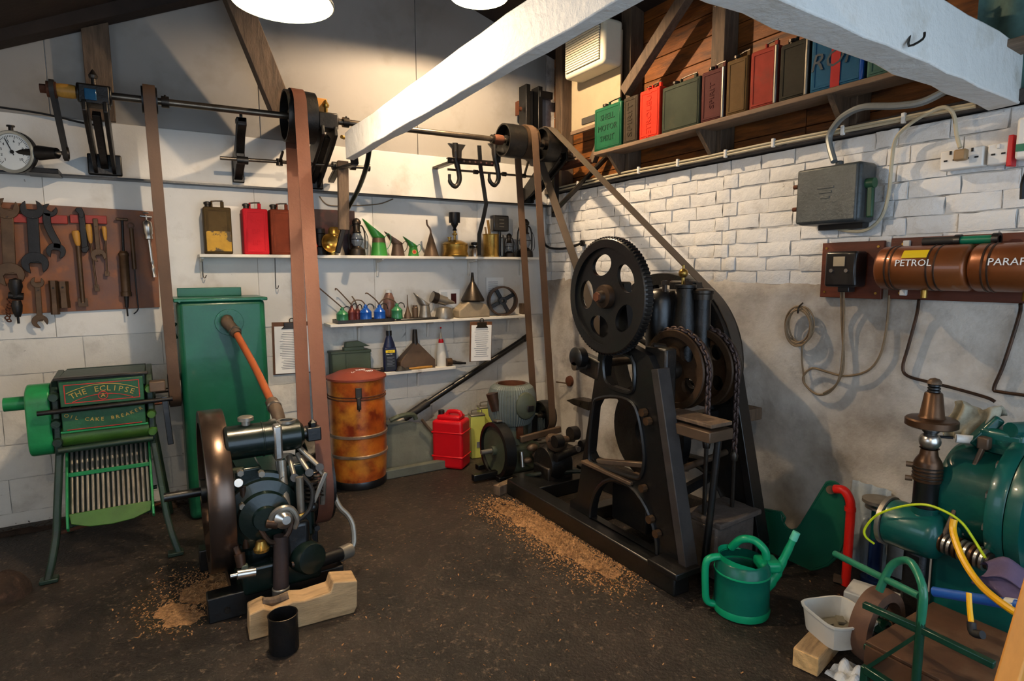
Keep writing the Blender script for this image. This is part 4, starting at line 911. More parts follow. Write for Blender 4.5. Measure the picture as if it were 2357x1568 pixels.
build(MB().box((sx(1205, 4.7), 4.70, Z2+.05), (.06, .06, .1)), 'small_box', 'tin_brown', label='little dark box behind the pulley wheel', cat='box', bevel=.004)
# papers pinned on the wall behind
t = thing('pinned_card', 'white card with a small dark picture behind the tin spout', 'card', (sx(1035, 4.74), 4.745, Z2+.08))
build(MB().box((0, 0, .08), (.2, .004, .16)), 'sheet', 'paper', t); build(MB().box((.04, -.003, .08), (.05, .002, .09)), 'print', 'maroon_tin', t); build(MB().box((-.05, -.003, .09), (.06, .002, .1)), 'print', 'dial', t)
t = thing('pinned_card', 'faint framed notice on the wall above the pulley wheel', 'card', (sx(1140, 4.74), 4.745, Z2+.16))
build(MB().box((0, 0, .08), (.18, .004, .2)), 'sheet', 'paper', t)
for k in range(6): build(MB().box((-.02, -.003, .05+k*.018), (.1, .001, .004)), 'text_line', 'ink', t)
# ---- lowest shelf
def lx(px, y=4.68): return BK(px, 840, y).x
t = thing('ammo_box', 'dark green metal box behind the orange drum', 'box', (lx(806, 4.68), 4.685, Z3))
build(MB().box((0, 0, .09), (.31, .11, .18)), 'body', 'green_box', t, bevel=.008); build(MB().box((0, 0, .185), (.32, .115, .02)), 'lid', 'green_box', t, bevel=.004)
build(MB().box((.03, 0, .205), (.16, .06, .03)), 'bracket', 'green_box', t, bevel=.004); build(MB().box((-.04, -.058, .09), (.012, .006, .16)), 'rib', 'green_box', t)
t = thing('metal_offcuts', 'dark metal offcut on top of the green box', 'metal piece', (lx(812, 4.68), 4.685, Z3+.2201)); build(MB().prism([(-.06, 0), (.14, 0), (.05, .045), (-.05, .04)], (0, .03, 0), X, Z, .06), 'plate', 'green_box', t, bevel=.004)
t = thing('oil_bottle', 'dark blue oil bottle with yellow and black label', 'bottle', (lx(897, 4.66), 4.66, Z3), R(-8))
build(MB().box((0, 0, .105), (.108, .075, .21)), 'body', 'bottle_blue', t, bevel=.022, seg=3)
build(MB().lathe([(.05, .2), (.047, .215), (.022, .29), (.02, .30), (0, .3)], seg=24, sx=1, sy=.72), 'shoulder', 'bottle_blue', t)
build(MB().lathe([(.024, .295), (.024, .335), (0, .335)], seg=18), 'cap', 'bakelite', t)
build(MB().lathe([(.018, .335), (.016, .36), (.008, .42), (.008, .43), (0, .43)], seg=14), 'nozzle', 'clear_plastic', t)
build(MB().cyl((0, 0, .43), (0, 0, .448), .009, seg=10), 'nozzle_tip', 'bakelite', t)
l_ = build(MB().box((0, -.0385, .1), (.082, .002, .165)), 'label_panel', 'label_black', t, label='black printed label')
build(MB().box((0, -.040, .168), (.074, .002, .022)), 'yellow_strip', 'yellow_label', l_)
text('Gear Oil', 'lettering', 'white_paint', l_, (-.034, -.0402, .145), X, Z, .014, .0004, 'LEFT'); text('gear oil', 'strip_lettering', 'ink_black', l_, (0, -.0412, .168), X, Z, .014, .0004)
for k in range(7): build(MB().box((0.002-.008*(k % 2), -.040, .12-k*.012), (.06-.016*(k % 2), .001, .004)), 'text_line', 'ink', l_)
t = thing('square_funnel', 'large brown square-mouthed funnel on the lowest shelf', 'funnel', (lx(957, 4.68), 4.685, Z3), group='funnels')
mb = MB(); w_ = .155
mb.add([(-w_, -.06, 0), (w_, -.06, 0), (w_, .06, 0), (-w_, .06, 0), (-w_, -.06, .07), (w_, -.06, .07), (w_, .06, .07), (-w_, .06, .07), (-.022, -.022, .215), (.022, -.022, .215), (.022, .022, .215), (-.022, .022, .215)],
       [(3, 2, 1, 0), (0, 1, 5, 4), (1, 2, 6, 5), (2, 3, 7, 6), (3, 0, 4, 7), (4, 5, 9, 8), (5, 6, 10, 9), (6, 7, 11, 10), (7, 4, 8, 11), (8, 9, 10, 11)])
build(mb, 'hopper', 'tin_brown', t, bevel=.003); build(MB().cyl((0, 0, .2), (0, 0, .33), .026, .018, seg=16), 'spout', 'dark_steel', t)
t = thing('grease_tube', 'white plastic tube with red collar and thin nozzle', 'bottle', (lx(1016, 4.68), 4.68, Z3))
build(MB().lathe([(0, 0), (.044, 0), (.045, .01), (.043, .09), (.03, .19), (.02, .21), (0, .21)], seg=22), 'body', 'tub_white', t)
build(MB().lathe([(.022, .2), (.024, .205), (.019, .235), (0, .235)], seg=18), 'collar', 'red_plastic', t)
build(MB().lathe([(.012, .235), (.01, .27), (.005, .3), (.005, .325), (0, .325)], seg=12), 'nozzle', 'clear_plastic', t); build(MB().cyl((0, 0, .325), (0, 0, .338), .008, seg=10), 'tip', 'red_plastic', t)
t = thing('wooden_stick', 'yellow wooden stick lying at the shelf edge', 'stick', (lx(970, 4.62), 4.622, Z3)); build(MB().tube([(-.11, 0, .011), (0, 0, .012), (.1, .01, .012)], [.008, .011, .011, .009], 10), 'shaft', 'handle_wood', t); build(MB().cyl((.1, .01, .012), (.12, .012, .012), .008, .005, seg=10), 'tip', 'dark_steel', t)
t = thing('plumb_tool', 'dark iron tool lying at the right end of the lowest shelf', 'tool', (lx(1034, 4.645), 4.645, Z3)); build(MB().cyl((-.03, 0, .035), (.02, 0, .035), .034, seg=16), 'head', 'tool_brown', t); build(MB().tube([(.02, 0, .034), (.07, -.01, .022), (.15, -.02, .014)], [.018, .014, .01], 10, 3), 'handle', 'tool_black', t)
t = thing('rag_heap', 'dark oily rag heap in front of the square funnel', 'rag', (lx(926, 4.64), 4.64, Z3)); build(MB().grid(lambda u, v: ((u-.5)*.14, (v-.5)*.07, .001+.04*max(0, math.sin(PI*u)*math.sin(PI*v))*(1+.4*math.sin(14*u+9*v))), 14, 8), 'cloth', 'rubber', t, sharp=80)
t = thing('pipe_piece', 'short dark pipe piece left of the blue bottle', 'pipe', (lx(868, 4.66), 4.66, Z3)); build(MB().cyl((-.05, .02, .018), (.04, -.02, .018), .018, seg=14), 'tube', 'dark_steel', t); build(MB().cyl((.025, -.013, .018), (.05, -.024, .018), .023, seg=6), 'nut', 'dark_steel', t)
# ---- loose wire and hooks on the wall
build(MB().tube([BK(735, 452, 4.735), BK(755, 472, 4.735), BK(800, 474, 4.735), BK(850, 472, 4.735), BK(880, 468, 4.735), BK(905, 458, 4.735)], .004, 6, 5), 'loose_wire', 'cable_brown', label='thin brown wire sagging on the wall above the green jug', cat='wire')
for px, y0_, y1_, lb in ((633, 597, 664, 'long thin wire hook under the top shelf by the rust-brown can'), (466, 598, 640, 'short wire hook under the left end of the top shelf')):
    a_ = BK(px, y0_, 4.70); b_ = BK(px+2, y1_, 4.70); build(MB().tube([(a_.x, 4.70, Z1-.022), (b_.x, 4.70, b_.z+.02), (b_.x+.01, 4.69, b_.z), (b_.x+.02, 4.70, b_.z+.02)], .003, 6, 3), 'wire_hook', 'dark_steel', label=lb, cat='hook', group='wire hooks')
# ---- clipboards hanging on the wall
def clip(label, c, w, h, rot, big):
    t = thing('clipboard', label, 'clipboard', c, group='clipboards'); M_ = Matrix.Rotation(rot, 3, 'Y')
    t.matrix_world = Matrix.Translation(V(c)) @ M_.to_4x4(); TM[t] = t.matrix_world.copy()
    build(MB().box((0, 0, -h/2), (w, .008, h)), 'board', 'hardboard', t, bevel=.003)
    pb = build(MB().box((0.0, -.008, -h*.5-.012), (w*.9, .009, h*.9)), 'paper_stack', 'paper', t)
    cl = build(MB().box((0, -.013, -.02), (w*.42, .014, .035)).prism([(-w*.28, 0), (w*.28, 0), (w*.22, .018), (-w*.22, .018)], (0, -.012, -.052), X, Z, .008), 'clip', 'dark_steel', t, bevel=.003)
    build(MB().ring((0, -.012, .01), Y, .018, .004, 16, 6), 'clip_ring', 'dark_steel', cl)
    for k in range(big): 
        wl_ = w*(.66-.2*random.random()); build(MB().box((0, -.0132, -h*.2-k*h*.72/big), (wl_, .0008, .0035)), 'text_line', 'ink', pb)
p = BK(671, 741, 4.745); clip('larger clipboard beside the green tank', (p.x, 4.742, p.z), .285, .40, R(1), 22)
p = BK(1107, 738, 4.545); clip('smaller clipboard hanging from the middle shelf edge', (p.x, 4.540, p.z-.01), .215, .345, R(2), 14)
# ---- long black pipe with vacuum style foot and slab against the wall
a = BK(1210, 778, 4.70); b = BK(905, 980, 4.66)
t = thing('suction_pipe', 'long black pipe slanting down the wall to a grey foot', 'pipe', (b.x, 4.66, .3))
build(MB().cyl(a, a.lerp(b, .78), .026, seg=16), 'pipe', 'black_paint', t, world=True); build(MB().cyl(a.lerp(b, .76), a.lerp(b, .93), .036, .032, seg=16), 'sleeve', 'rubber', t, world=True)
build(MB().tube([a.lerp(b, .92), a.lerp(b, 1.02), b+V((-.06, -.02, -.10))], .026, 10, 3), 'elbow', 'tin_grey', t, world=True)
build(MB().lathe([(.022, -.03), (.03, -.03), (.03, .03), (.022, .03)], a, a-b, 16), 'end_collar', 'dark_steel', t, world=True)
t = thing('concrete_slab', 'grey-green slab leaning on the wall right of the drum', 'slab', (1.75, 4.6, 0))
build(MB().prism([(-.30, 0), (.29, 0), (.27, .10), (.10, .36), (-.02, .40), (-.27, .44), (-.30, .42)], (0, -.2, 0), X, Matrix.Rotation(R(-16), 3, 'X') @ Z, -.05), 'slab', 'concrete_slab', t, bevel=.008)
build(MB().box((0, -.26, .035), (.6, .06, .07)), 'foot_strip', 'concrete_slab', t, bevel=.006)
build(MB().tube([(.06, -.15, .40), (.10, -.16, .34), (.16, -.19, .26), (.2, -.2, .2)], .012, 8, 3), 'strap', 'tin_brown', t)
build(MB().tube([(-.2, -.12, .42), (-.1, -.13, .45), (.0, -.12, .44), (.02, -.12, .4)], .02, 8, 3), 'handle', 'olive_grey', t)
# ================================================================ green tank with hose
zt = BK(510, 690, 4.22).z
tk = thing('water_tank', 'tall glossy green water tank behind the small engine', 'tank', (.372, 4.44, 0))
w, d, h = .515, .42, zt
build(MB().box((0, 0, h/2), (w, d, h)), 'body', 'tank_green', tk, bevel=.035, seg=4)
build(MB().box((0, 0, h), (w+.03, d+.03, .022)), 'rim', 'tank_green', tk, bevel=.006)
build(MB().box((-.04, .15, h+.04), (w-.12, .02, .06)), 'lid', 'tank_green', tk, bevel=.004)
fz = BK(528, 742, 4.22).z; fx = BK(528, 742, 4.22).x-.372
fg = build(MB().cyl((fx, -d/2+.002, fz), (fx, -d/2-.008, fz), .085, seg=32), 'flange', 'tank_green', tk, bevel=.002)
for k in range(8): a = k*PI/4; build(MB().cyl((fx+.066*math.cos(a), -d/2-.008, fz+.066*math.sin(a)), (fx+.066*math.cos(a), -d/2-.014, fz+.066*math.sin(a)), .008, seg=6), 'bolt', 'tank_green', fg)
build(MB().tube([(-w/2-.006, -.05, h-.15), (-w/2-.03, -.06, h-.18), (-w/2-.01, -.05, h-.25)], .014, 8), 'tap', 'tank_green', tk)
for s in (-1, 1): build(MB().cyl((s*.24, -d/2-.014, h-.006), (s*.24, -d/2-.02, h-.006), .007, seg=8), 'rivet', 'tank_green', tk)
# hose from tank to engine
p0 = BK(522, 742, 4.16); p1 = BK(541, 763, 4.10); p2 = BK(585, 842, 3.8); p3 = BK(625, 925, 3.45); p4 = BK(638, 950, 3.36)
ho = thing('cooling_hose', 'orange-brown pipe with dark rubber ends from tank to engine', 'hose', p4)
build(MB().tube([p1, p2, p3], .021, 12, 6), 'pipe', 'hose_brown', ho, world=True)
build(MB().tube([p0+V((.01, .055, .01)), p0, p0.lerp(p1, .6), p1+(p1-p2)*-.1], [.036, .036, .034, .03], 12, 4), 'top_elbow', 'hose_dark', ho, world=True)
build(MB().tube([p3, p4, BK(646, 985, 3.30)], .034, 12, 4), 'bottom_elbow', 'hose_dark', ho, world=True)
build(MB().lathe([(.032, -.008), (.037, -.008), (.037, .008), (.032, .008)], p1, p2-p1, 16), 'hose_clip', 'bright_steel', ho, world=True)
build(MB().lathe([(.034, -.008), (.039, -.008), (.039, .008), (.034, .008)], p4.lerp(p3, .5), p3-p4, 16), 'hose_clip', 'bright_steel', ho, world=True)
# ================================================================ orange drum
dr = thing('oil_drum', 'glossy orange-brown drum with domed maroon lid and hasp', 'drum', (1.265, 4.385, 0))
rd = .2; hd = BK(820, 866, 4.385).z
build(MB().lathe([(0, 0), (rd, 0), (rd+.004, .01), (rd+.004, .05), (rd, .06)], seg=40), 'base_ring', 'black_paint', dr)
build(MB().lathe([(rd, .05), (rd+.008, .14), (rd+.012, .24), (rd+.012, hd*.6), (rd+.01, hd-.14)], seg=48), 'body', 'drum_orange', dr)
build(MB().lathe([(rd+.011, hd-.14), (rd+.012, hd-.01), (rd+.014, hd), (rd-.01, hd)], seg=48), 'collar', 'drum_orange', dr)
for zb in (.25, .40): build(MB().lathe([(rd+.01, zb-.014), (rd+.02, zb-.008), (rd+.02, zb+.008), (rd+.01, zb+.014)], seg=48), 'hoop', 'drum_band', dr)
for zb in (hd-.145, hd-.125): build(MB().ring((0, 0, zb), Z, rd+.012, .005, 48, 6), 'bead', 'rust', dr)
ld = build(MB().lathe([(rd+.014, hd-.012), (rd+.022, hd-.008), (rd+.022, hd+.006), (rd-.005, hd+.012), (rd-.02, hd+.022), (rd*.75, hd+.032), (rd*.72, hd+.038), (rd*.45, hd+.05), (0, hd+.056)], seg=48), 'lid', 'drum_lid', dr)
text('KEEP', 'lid_lettering', 'white_paint', ld, (0.02, -.05, hd+.054), X, V((0, 1, .12)), .036, .001); text('LID CLOSED', 'lid_lettering', 'white_paint', ld, (0.02, -.092, hd+.047), X, V((0, 1, .25)), .03, .001)
ha = V((-.22, -.975, 0)).normalized(); hx = V((-ha.y, ha.x, 0))
hs = build(MB().box(ha*(rd+.016)+Z*(hd-.09), (.045, .012, .08), Matrix.Rotation(math.atan2(ha.x, -ha.y), 3, 'Z')), 'hasp', 'dark_steel', dr, bevel=.004)
build(MB().box(ha*(rd+.022)+Z*(hd-.165), (.03, .016, .09), Matrix.Rotation(math.atan2(ha.x, -ha.y), 3, 'Z')), 'latch', 'dark_steel', hs, bevel=.006)
build(MB().ring(ha*(rd+.03)+Z*(hd-.2), hx, .018, .004, 14, 6), 'latch_ring', 'dark_steel', hs)
build(MB().tube([(rd+.012, .0, hd*.52), (rd+.03, -.01, hd*.5), (rd+.012, -.02, hd*.48)], .006, 6), 'side_handle', 'dark_steel', dr)
# ================================================================ red jerry can and yellow tins
jc = thing('jerry_can', 'bright red plastic jerry can standing by the corner engine', 'jerry can', (2.03, 4.36, 0), R(-48))
build(MB().box((0, 0, .2), (.265, .19, .40)), 'body', 'red_plastic', jc, bevel=.025, seg=4)
for zb in (.1, .3): build(MB().box((0, 0, zb), (.273, .198, .016)), 'rib', 'red_plastic', jc, bevel=.006)
build(MB().box((0, .0, .415), (.2, .13, .04)), 'shoulder', 'red_plastic', jc, bevel=.015, seg=3)
build(MB().tube([(-.03, 0, .425), (-.02, 0, .455), (.03, 0, .462), (.08, 0, .455), (.09, 0, .425)], .017, 10, 4), 'handle', 'red_plastic', jc)
build(MB().cyl((-.085, 0, .42), (-.085, 0, .465), .026, seg=18), 'cap', 'bakelite', jc, bevel=.004)
for k, (px, zt_, lb) in enumerate(((1095, .37, 'lower yellow tin partly hidden by the red jerry can'), (1121, .41, 'taller yellow tin with wire handle'))):
    t = thing('yellow_tin', lb, 'tin', (BK(px, 1000, 4.48).x + (.01 if k else 0), 4.46+.07*k, 0), R(-12), group='yellow oil tins')
    build(MB().box((0, 0, zt_/2), (.125, .10, zt_)), 'body', 'lime_tin', t, bevel=.008); build(MB().box((0, 0, zt_+.006), (.13, .105, .014)), 'top', 'tin_grey', t, bevel=.004)
    build(MB().tube([(-.04, 0, zt_+.012), (-.04, 0, zt_+.045), (.04, 0, zt_+.045), (.04, 0, zt_+.012)], .005, 6, 3), 'handle', 'tin_grey', t)
    build(MB().box((.01, -.0515, .12), (.05, .002, .05)), 'blue_print', 'ink', t)
# ================================================================ green oil cake breaker
ck = thing('cake_breaker', 'green cast iron oil cake breaker on four curved legs', 'machine', (-.28, 4.05, 0))
K = lambda mb, n, mt, parent=None, **k: build(mb, n, mt, parent or ck, world=True, **k)
XL, XRt = -.49, -.055
for x in (XL, XRt):
    K(MB().prism([(3.92, .60), (3.90, .68), (3.93, .80), (3.93, .97), (3.98, 1.02), (4.28, 1.04), (4.36, 1.0), (4.38, .80), (4.40, .66), (4.36, .58), (4.15, .64)], (x-.016, 0, 0), Y, Z, .032), 'side_frame', 'breaker_dark', bevel=.006)
    for pts in ([(x, 3.94, .64), (x, 3.90, .48), (x, 3.86, .34), (x, 3.83, .22), (x-.012*(1 if x < -.2 else -1), 3.78, .10), (x-.03*(1 if x < -.2 else -1), 3.755, .0)], [(x, 4.36, .64), (x, 4.38, .45), (x, 4.40, .25), (x, 4.44, .1), (x, 4.46, .0)]):
        pts = [(p[0]-(.05*(1-p[2]/.64) if x < -.2 else -.06*(1-p[2]/.64)), p[1], p[2]) for p in pts]
        K(MB().band(smoothpath(pts, 5), X, .034, .045, closed=False), 'leg', 'breaker_dark', bevel=.008)
    s = -1 if x < -.2 else 1
    K(MB().box((x+s*.07, 3.76, .012), (.08, .06, .022)), 'foot', 'breaker_dark', bevel=.005)
    for zz in (.945, .80, .70):
        K(MB().cyl((x, 3.925, zz), (x, 3.885, zz), .026, .02, seg=14), 'boss', 'breaker_lime' if x > -.2 else 'breaker_dark')
    K(MB().lathe([(.0, 0), (.05, 0), (.05, .05), (0, .05)], (x-.025, 4.28, .865), X, 20), 'bearing', 'breaker_dark')
x0, x1, xc = XL+.017, XRt-.017, (XL+XRt)/2
wpl = x1-x0
# lettered plates
pl = K(MB().box((xc, 3.905, .955), (wpl-.02, .016, .135)), 'name_plate', 'plate_green', bevel=.004)
build(MB().prism([(-wpl/2+.03, -.05), (wpl/2-.03, -.05), (wpl/2-.03, .052), (-wpl/2+.03, .052)], (xc, 3.8975, .955), X, Z, .002, holes=[[(-wpl/2+.034, -.046), (wpl/2-.034, -.046), (wpl/2-.034, .048), (-wpl/2+.034, .048)]]), 'red_line', 'line_red', pl, world=True)
for rad, w_ in ((.36, .003), (.305, .003)):
    arc = [(rad*math.cos(a), rad*math.sin(a)-.315) for a in [R(90+27-54*i/20) for i in range(21)]]
    arc2 = [((rad-w_)*math.cos(a), (rad-w_)*math.sin(a)-.315) for a in [R(90+27-54*i/20) for i in range(21)]]
    build(MB().prism(arc+arc2[::-1], (xc, 3.8972, .955), X, Z, .003), 'scroll_line', 'gold_paint' if rad > .33 else 'line_red', pl, world=True)
inv = TM[pl].inverted()
arctext('THE ECLIPSE', 'gold_lettering', 'gold_paint', pl, inv @ V((xc, 3.897, .955-.315)), X, Z, .332, R(90+24), R(90-24), .042, .002)
text('A', 'gold_letter', 'gold_paint', pl, inv @ V((xc, 3.896, .935)), X, Z, .03, .002)
build(MB().lathe([(.02, 0), (.023, 0), (.023, .003), (.02, .003), (.02, 0)], inv @ V((xc, 3.897, .935)), -Y, 24), 'letter_ring', 'line_red', pl)
p2 = K(MB().box((xc, 3.905, .808), (wpl-.02, .016, .105)), 'maker_plate', 'plate_green', bevel=.004)
build(MB().prism([(-wpl/2+.03, -.048), (wpl/2-.03, -.048), (wpl/2-.03, -.044), (-wpl/2+.03, -.044)], (xc, 3.8975, .808), X, Z, .002), 'red_line', 'line_red', p2, world=True)
inv = TM[p2].inverted()
arctext('OIL CAKE BREAKER', 'gold_lettering', 'gold_paint', p2, inv @ V((xc, 3.897, .808+.395)), X, Z, .40, R(270-25), R(270+25), .028, .002, inside=True)
# hopper, rollers, rods
K(MB().box((xc, 4.13, 1.0), (wpl, .36, .07)), 'hopper_rim', 'breaker_dark', bevel=.006)
K(MB().box((xc, 3.95, 1.035), (wpl+.03, .05, .014)), 'top_plate', 'dark_steel', bevel=.003)
K(MB().box((xc, 4.38, .88), (wpl, .02, .3)), 'back_plate', 'breaker_dark')
K(MB().lathe([(0, 0), (.055, 0), (.055, wpl), (0, wpl)], (x0, 3.965, .715), X, 24), 'roller_cover', 'breaker_lime')
K(MB().box((xc, 3.905, .75), (wpl, .012, .012)), 'cover_edge', 'breaker_green', bevel=.003)
K(MB().lathe([(0, 0)] + [(.085 if i % 2 else .07, i*wpl/14) for i in range(15)] + [(0, wpl)], (x0, 4.18, .73), X, 20), 'toothed_roller', 'cast_iron')
K(MB().cyl((XL-.07, 3.872, .872), (XRt+.11, 3.872, .882), .013, seg=14), 'feed_shaft', 'tool_black')
K(MB().cyl((XL, 3.90, .655), (XRt, 3.90, .66), .017, seg=14), 'tie_rod', 'breaker_dark')
K(MB().cyl((XL, 4.0, .33), (XRt, 4.0, .34), .012, seg=10), 'tie_rod', 'breaker_dark')
K(MB().cyl((XL-.06, 3.95, .18), (XRt+.05, 4.12, .2), .01, seg=8), 'stay_rod', 'rust')
K(MB().bar((XRt+.07, 3.87, .90), (XRt+.085, 3.86, .62), .03, .012, up=Y), 'lever', 'black_paint', bevel=.003)
K(MB().box((XRt+.04, 3.90, .96), (.08, .07, .06)), 'adjuster', 'tin_brown', bevel=.006)
for z_ in (.955, .87): K(MB().cyl((XRt+.02, 3.88, z_), (XRt+.075, 3.88, z_), .017, seg=6), 'nut', 'rust')
# chute of rods with side rails
A0, A1 = V((xc, 4.06, .66)), V((xc, 3.81, .27))
for k in range(16):
    x = x0+.025+(wpl-.05)*k/15
    K(MB().cyl((x, A0.y, A0.z), (x, A1.y, A1.z), .0075, seg=8), 'grate_bar', 'tin_grey')
for x in (x0+.006, x1-.006): K(MB().prism([(4.08, .67), (4.07, .60), (3.80, .235), (3.775, .26), (3.80, .33), (4.03, .67)], (x-.006, 0, 0), Y, Z, .012), 'chute_side', 'breaker_green', bevel=.003)
m_ = A0.lerp(A1, .42); K(MB().box(m_+V((0, -.012, .006)), (wpl-.02, .012, .022)), 'cross_strip', 'breaker_green', bevel=.002)
K(MB().prism([(-wpl/2+.01, .055), (wpl/2-.01, .055), (wpl/2-.02, .0), (wpl/4, -.028), (0, -.036), (-wpl/4, -.028), (-wpl/2+.02, 0)], A1+V((0, -.004, .0)), X, V((0, .45, .89)), .01), 'lip', 'breaker_lime', bevel=.003)
K(MB().grid(lambda u, v: (x0+.01+(wpl-.02)*u, A0.y+.02+(A1.y-A0.y)*v, A0.z-.02+(A1.z-A0.z)*v), 2, 2), 'chute_floor', 'breaker_dark')
# gear guard and handle stub on the left
gp = [(.115*math.cos(a), .115*math.sin(a)+.16) for a in [R(180-180*i/12) for i in range(13)]] + [(.115*math.cos(a), .115*math.sin(a)-.13) for a in [R(-180*i/12) for i in range(13)]]
K(MB().prism([(4.02+p[0]*1.0, .80+p[1]*.75) for p in gp], (XL-.125, 0, 0), Y, Z, .105), 'gear_guard', 'breaker_green', bevel=.008)
K(MB().cyl((XL-.225, 4.02, .91), (XL-.12, 4.02, .91), .037, seg=24), 'guard_spout', 'breaker_green')
K(MB().cyl((XL-.05, 4.02, .78), (XL, 4.02, .78), .09, seg=28), 'gear', 'cast_iron')
# belt pulley on the right
K(pulley(MB(), .04, .11, .1, y=4.28, z=.865), 'belt_pulley', 'cast_iron')
K(MB().cyl((XRt, 4.28, .865), (.112, 4.28, .865), .016, seg=12), 'pulley_shaft', 'shaft_steel')
# ================================================================ small horizontal-tank engine with flywheel
en = thing('stationary_engine', 'dark green stationary engine with side flywheel on timber skid', 'engine', (.43, 3.2, 0))
E_ = lambda mb, n, mt, parent=None, **k: build(mb, n, mt, parent or en, world=True, **k)
E_(MB().box((.43, 2.945, .06), (.62, .09, .12)), 'skid', 'black_paint', bevel=.006); E_(MB().box((.43, 3.5, .06), (.62, .09, .12)), 'skid', 'black_paint', bevel=.006)
E_(MB().box((.26, 3.22, .07), (.06, .5, .08)), 'cross_member', 'black_paint'); E_(MB().box((.6, 3.22, .07), (.06, .5, .08)), 'cross_member', 'black_paint')
E_(MB().cyl((.2, 2.9, .05), (.2, 2.885, .05), .014, seg=6), 'skid_bolt', 'dark_steel')
# flywheel and crankshaft
fwm = MB(); fc = V((.15, 3.28, .505)); rf = .405
fwm.lathe([(rf-.06, 0), (rf-.003, 0), (rf, .004), (rf, .106), (rf-.003, .11), (rf-.06, .11), (rf-.06, 0)], fc, X, 56)
fw_ = E_(fwm, 'flywheel_rim', 'flywheel_rim', label='polished flywheel rim')
E_(MB().lathe([(.02, -.01), (.06, -.01), (.06, .12), (.02, .12), (.02, -.01)], fc, X, 28), 'flywheel_hub', 'black_paint')
for k in range(6):
    a = k*PI/3+.3; e = V((0, math.cos(a), math.sin(a))); E_(MB().bar(fc+X*.055+e*.05, fc+X*.055+e*(rf-.055), .06, .035, up=X, taper=.75), 'spoke', 'black_paint', bevel=.006)
E_(MB().cyl((-.02, 3.28, .505), (.79, 3.28, .505), .022, seg=16), 'crankshaft', 'black_paint')
E_(pulley(MB(), .64, .755, .235, .016, False, y=3.28, z=.475+.0, hub=.06), 'belt_pulley', 'cast_iron')
# crankcase and front cover
E_(MB().box((.455, 3.22, .36), (.34, .40, .50)), 'crankcase', 'engine_green', bevel=.05, seg=4)
cc = V((.385, 3.03, .45))
E_(MB().lathe([(.195, 0), (.2, .02), (.19, .035), (.17, .04), (.165, .075), (.12, .09), (.115, .12), (.06, .13), (.055, .15), (0, .15)], cc, -Y, 40), 'crank_cover', 'engine_green')
for k in range(8):
    a = k*PI/4+.2; E_(MB().cyl(cc+V((.178*math.cos(a), -.03, .178*math.sin(a))), cc+V((.178*math.cos(a), -.052, .178*math.sin(a))), .012, seg=6), 'cover_bolt', 'bright_steel' if k % 3 == 0 else 'engine_green')
E_(MB().box((.33, 3.08, .60), (.12, .2, .16)), 'left_block', 'engine_green', bevel=.012)
E_(MB().cyl(BK(549, 1112, 2.97), BK(549, 1112, 2.94), .022, seg=20), 'sight_plug', 'bright_steel', bevel=.003)
for py, pz in ((1085, .0), (1140, 0)): E_(MB().lathe([(0, 0), (.03, 0), (.03, .014), (0, .016)], BK(545, py, 2.99), Z, 16), 'filler_cap', 'olive_grey')
# carburettor and governor knob in the middle
kc = BK(655, 1195, 2.86)
E_(MB().lathe([(0, -.06), (.03, -.06), (.045, -.02), (.047, .0), (.03, .02), (.02, .03), (0, .03)], kc, V((.15, -1, .1)), 24), 'magneto_cap', 'bright_steel')
E_(MB().tube([BK(622, 1215, 2.88), BK(628, 1185, 2.87), BK(650, 1170, 2.86), BK(672, 1172, 2.86), BK(684, 1195, 2.86), BK(678, 1215, 2.87)], .014, 8, 4), 'clamp', 'tin_grey')
E_(MB().cyl(BK(615, 1205, 2.88), BK(640, 1207, 2.86), .022, seg=14), 'union', 'copper_pipe'); E_(MB().cyl(BK(682, 1190, 2.87), BK(708, 1182, 2.87), .008, seg=8), 'throttle_rod', 'brass')
E_(MB().tube([BK(648, 1060, 3.02), BK(652, 1110, 2.99), BK(658, 1165, 2.93)], .022, 10, 4), 'inlet_pipe', 'tin_grey')
# fuel tank on top
t0 = BK(517, 1027, 3.06); t1 = BK(632, 1018, 3.06); t0 = V((t0.x, 3.06, .79)); t1 = V((t1.x+.01, 3.06, .79)); L = t1.x-t0.x; rk = .082
ft = E_(MB().lathe([(0, 0), (rk*.9, 0), (rk, .01), (rk, L*.7), (rk+.004, L*.71), (rk+.004, L*.73), (rk, L*.74), (rk, L), (0, L)], t0, X, 36), 'fuel_tank', 'engine_green')
E_(MB().lathe([(0, 0), (.02, 0), (.02, .02), (.036, .024), (.036, .04), (.03, .044), (0, .046)], t0+V((L*.42, 0, rk-.004)), Z, 22), 'tank_cap', 'tin_grey', ft)
E_(MB().box(t1+V((-.005, 0, -.01)), (.04, rk*2.1, rk*2.1)), 'head_flange', 'bright_steel', bevel=.01)
E_(MB().lathe([(0, 0), (rk*.9, 0), (rk*.92, .09), (rk*.6, .11), (0, .11)], t1+V((.015, 0, 0)), X, 28), 'cylinder_head', 'engine_green')
E_(MB().lathe([(.03, 0), (.045, 0), (.045, .014), (.03, .014)], t1+V((.05, 0, rk*.8)), Z, 20), 'outlet_flange', 'tin_grey')
E_(MB().cyl(t1+V((.05, 0, rk*.5)), t1+V((.05, 0, rk*.8)), .03, seg=16), 'outlet', 'engine_green')
E_(MB().box((t1.x+.175, 3.06, .785), (.07, .07, .07)), 'exhaust_box', 'black_paint', bevel=.006); E_(MB().cyl((t1.x+.10, 3.06, .79), (t1.x+.15, 3.06, .79), .03, seg=16), 'exhaust_neck', 'black_paint')
E_(MB().lathe([(0, 0), (.02, 0), (.022, .02), (.006, .034), (0, .034)], (t1.x+.175, 3.06, .82), Z, 6), 'top_nut', 'black_paint')
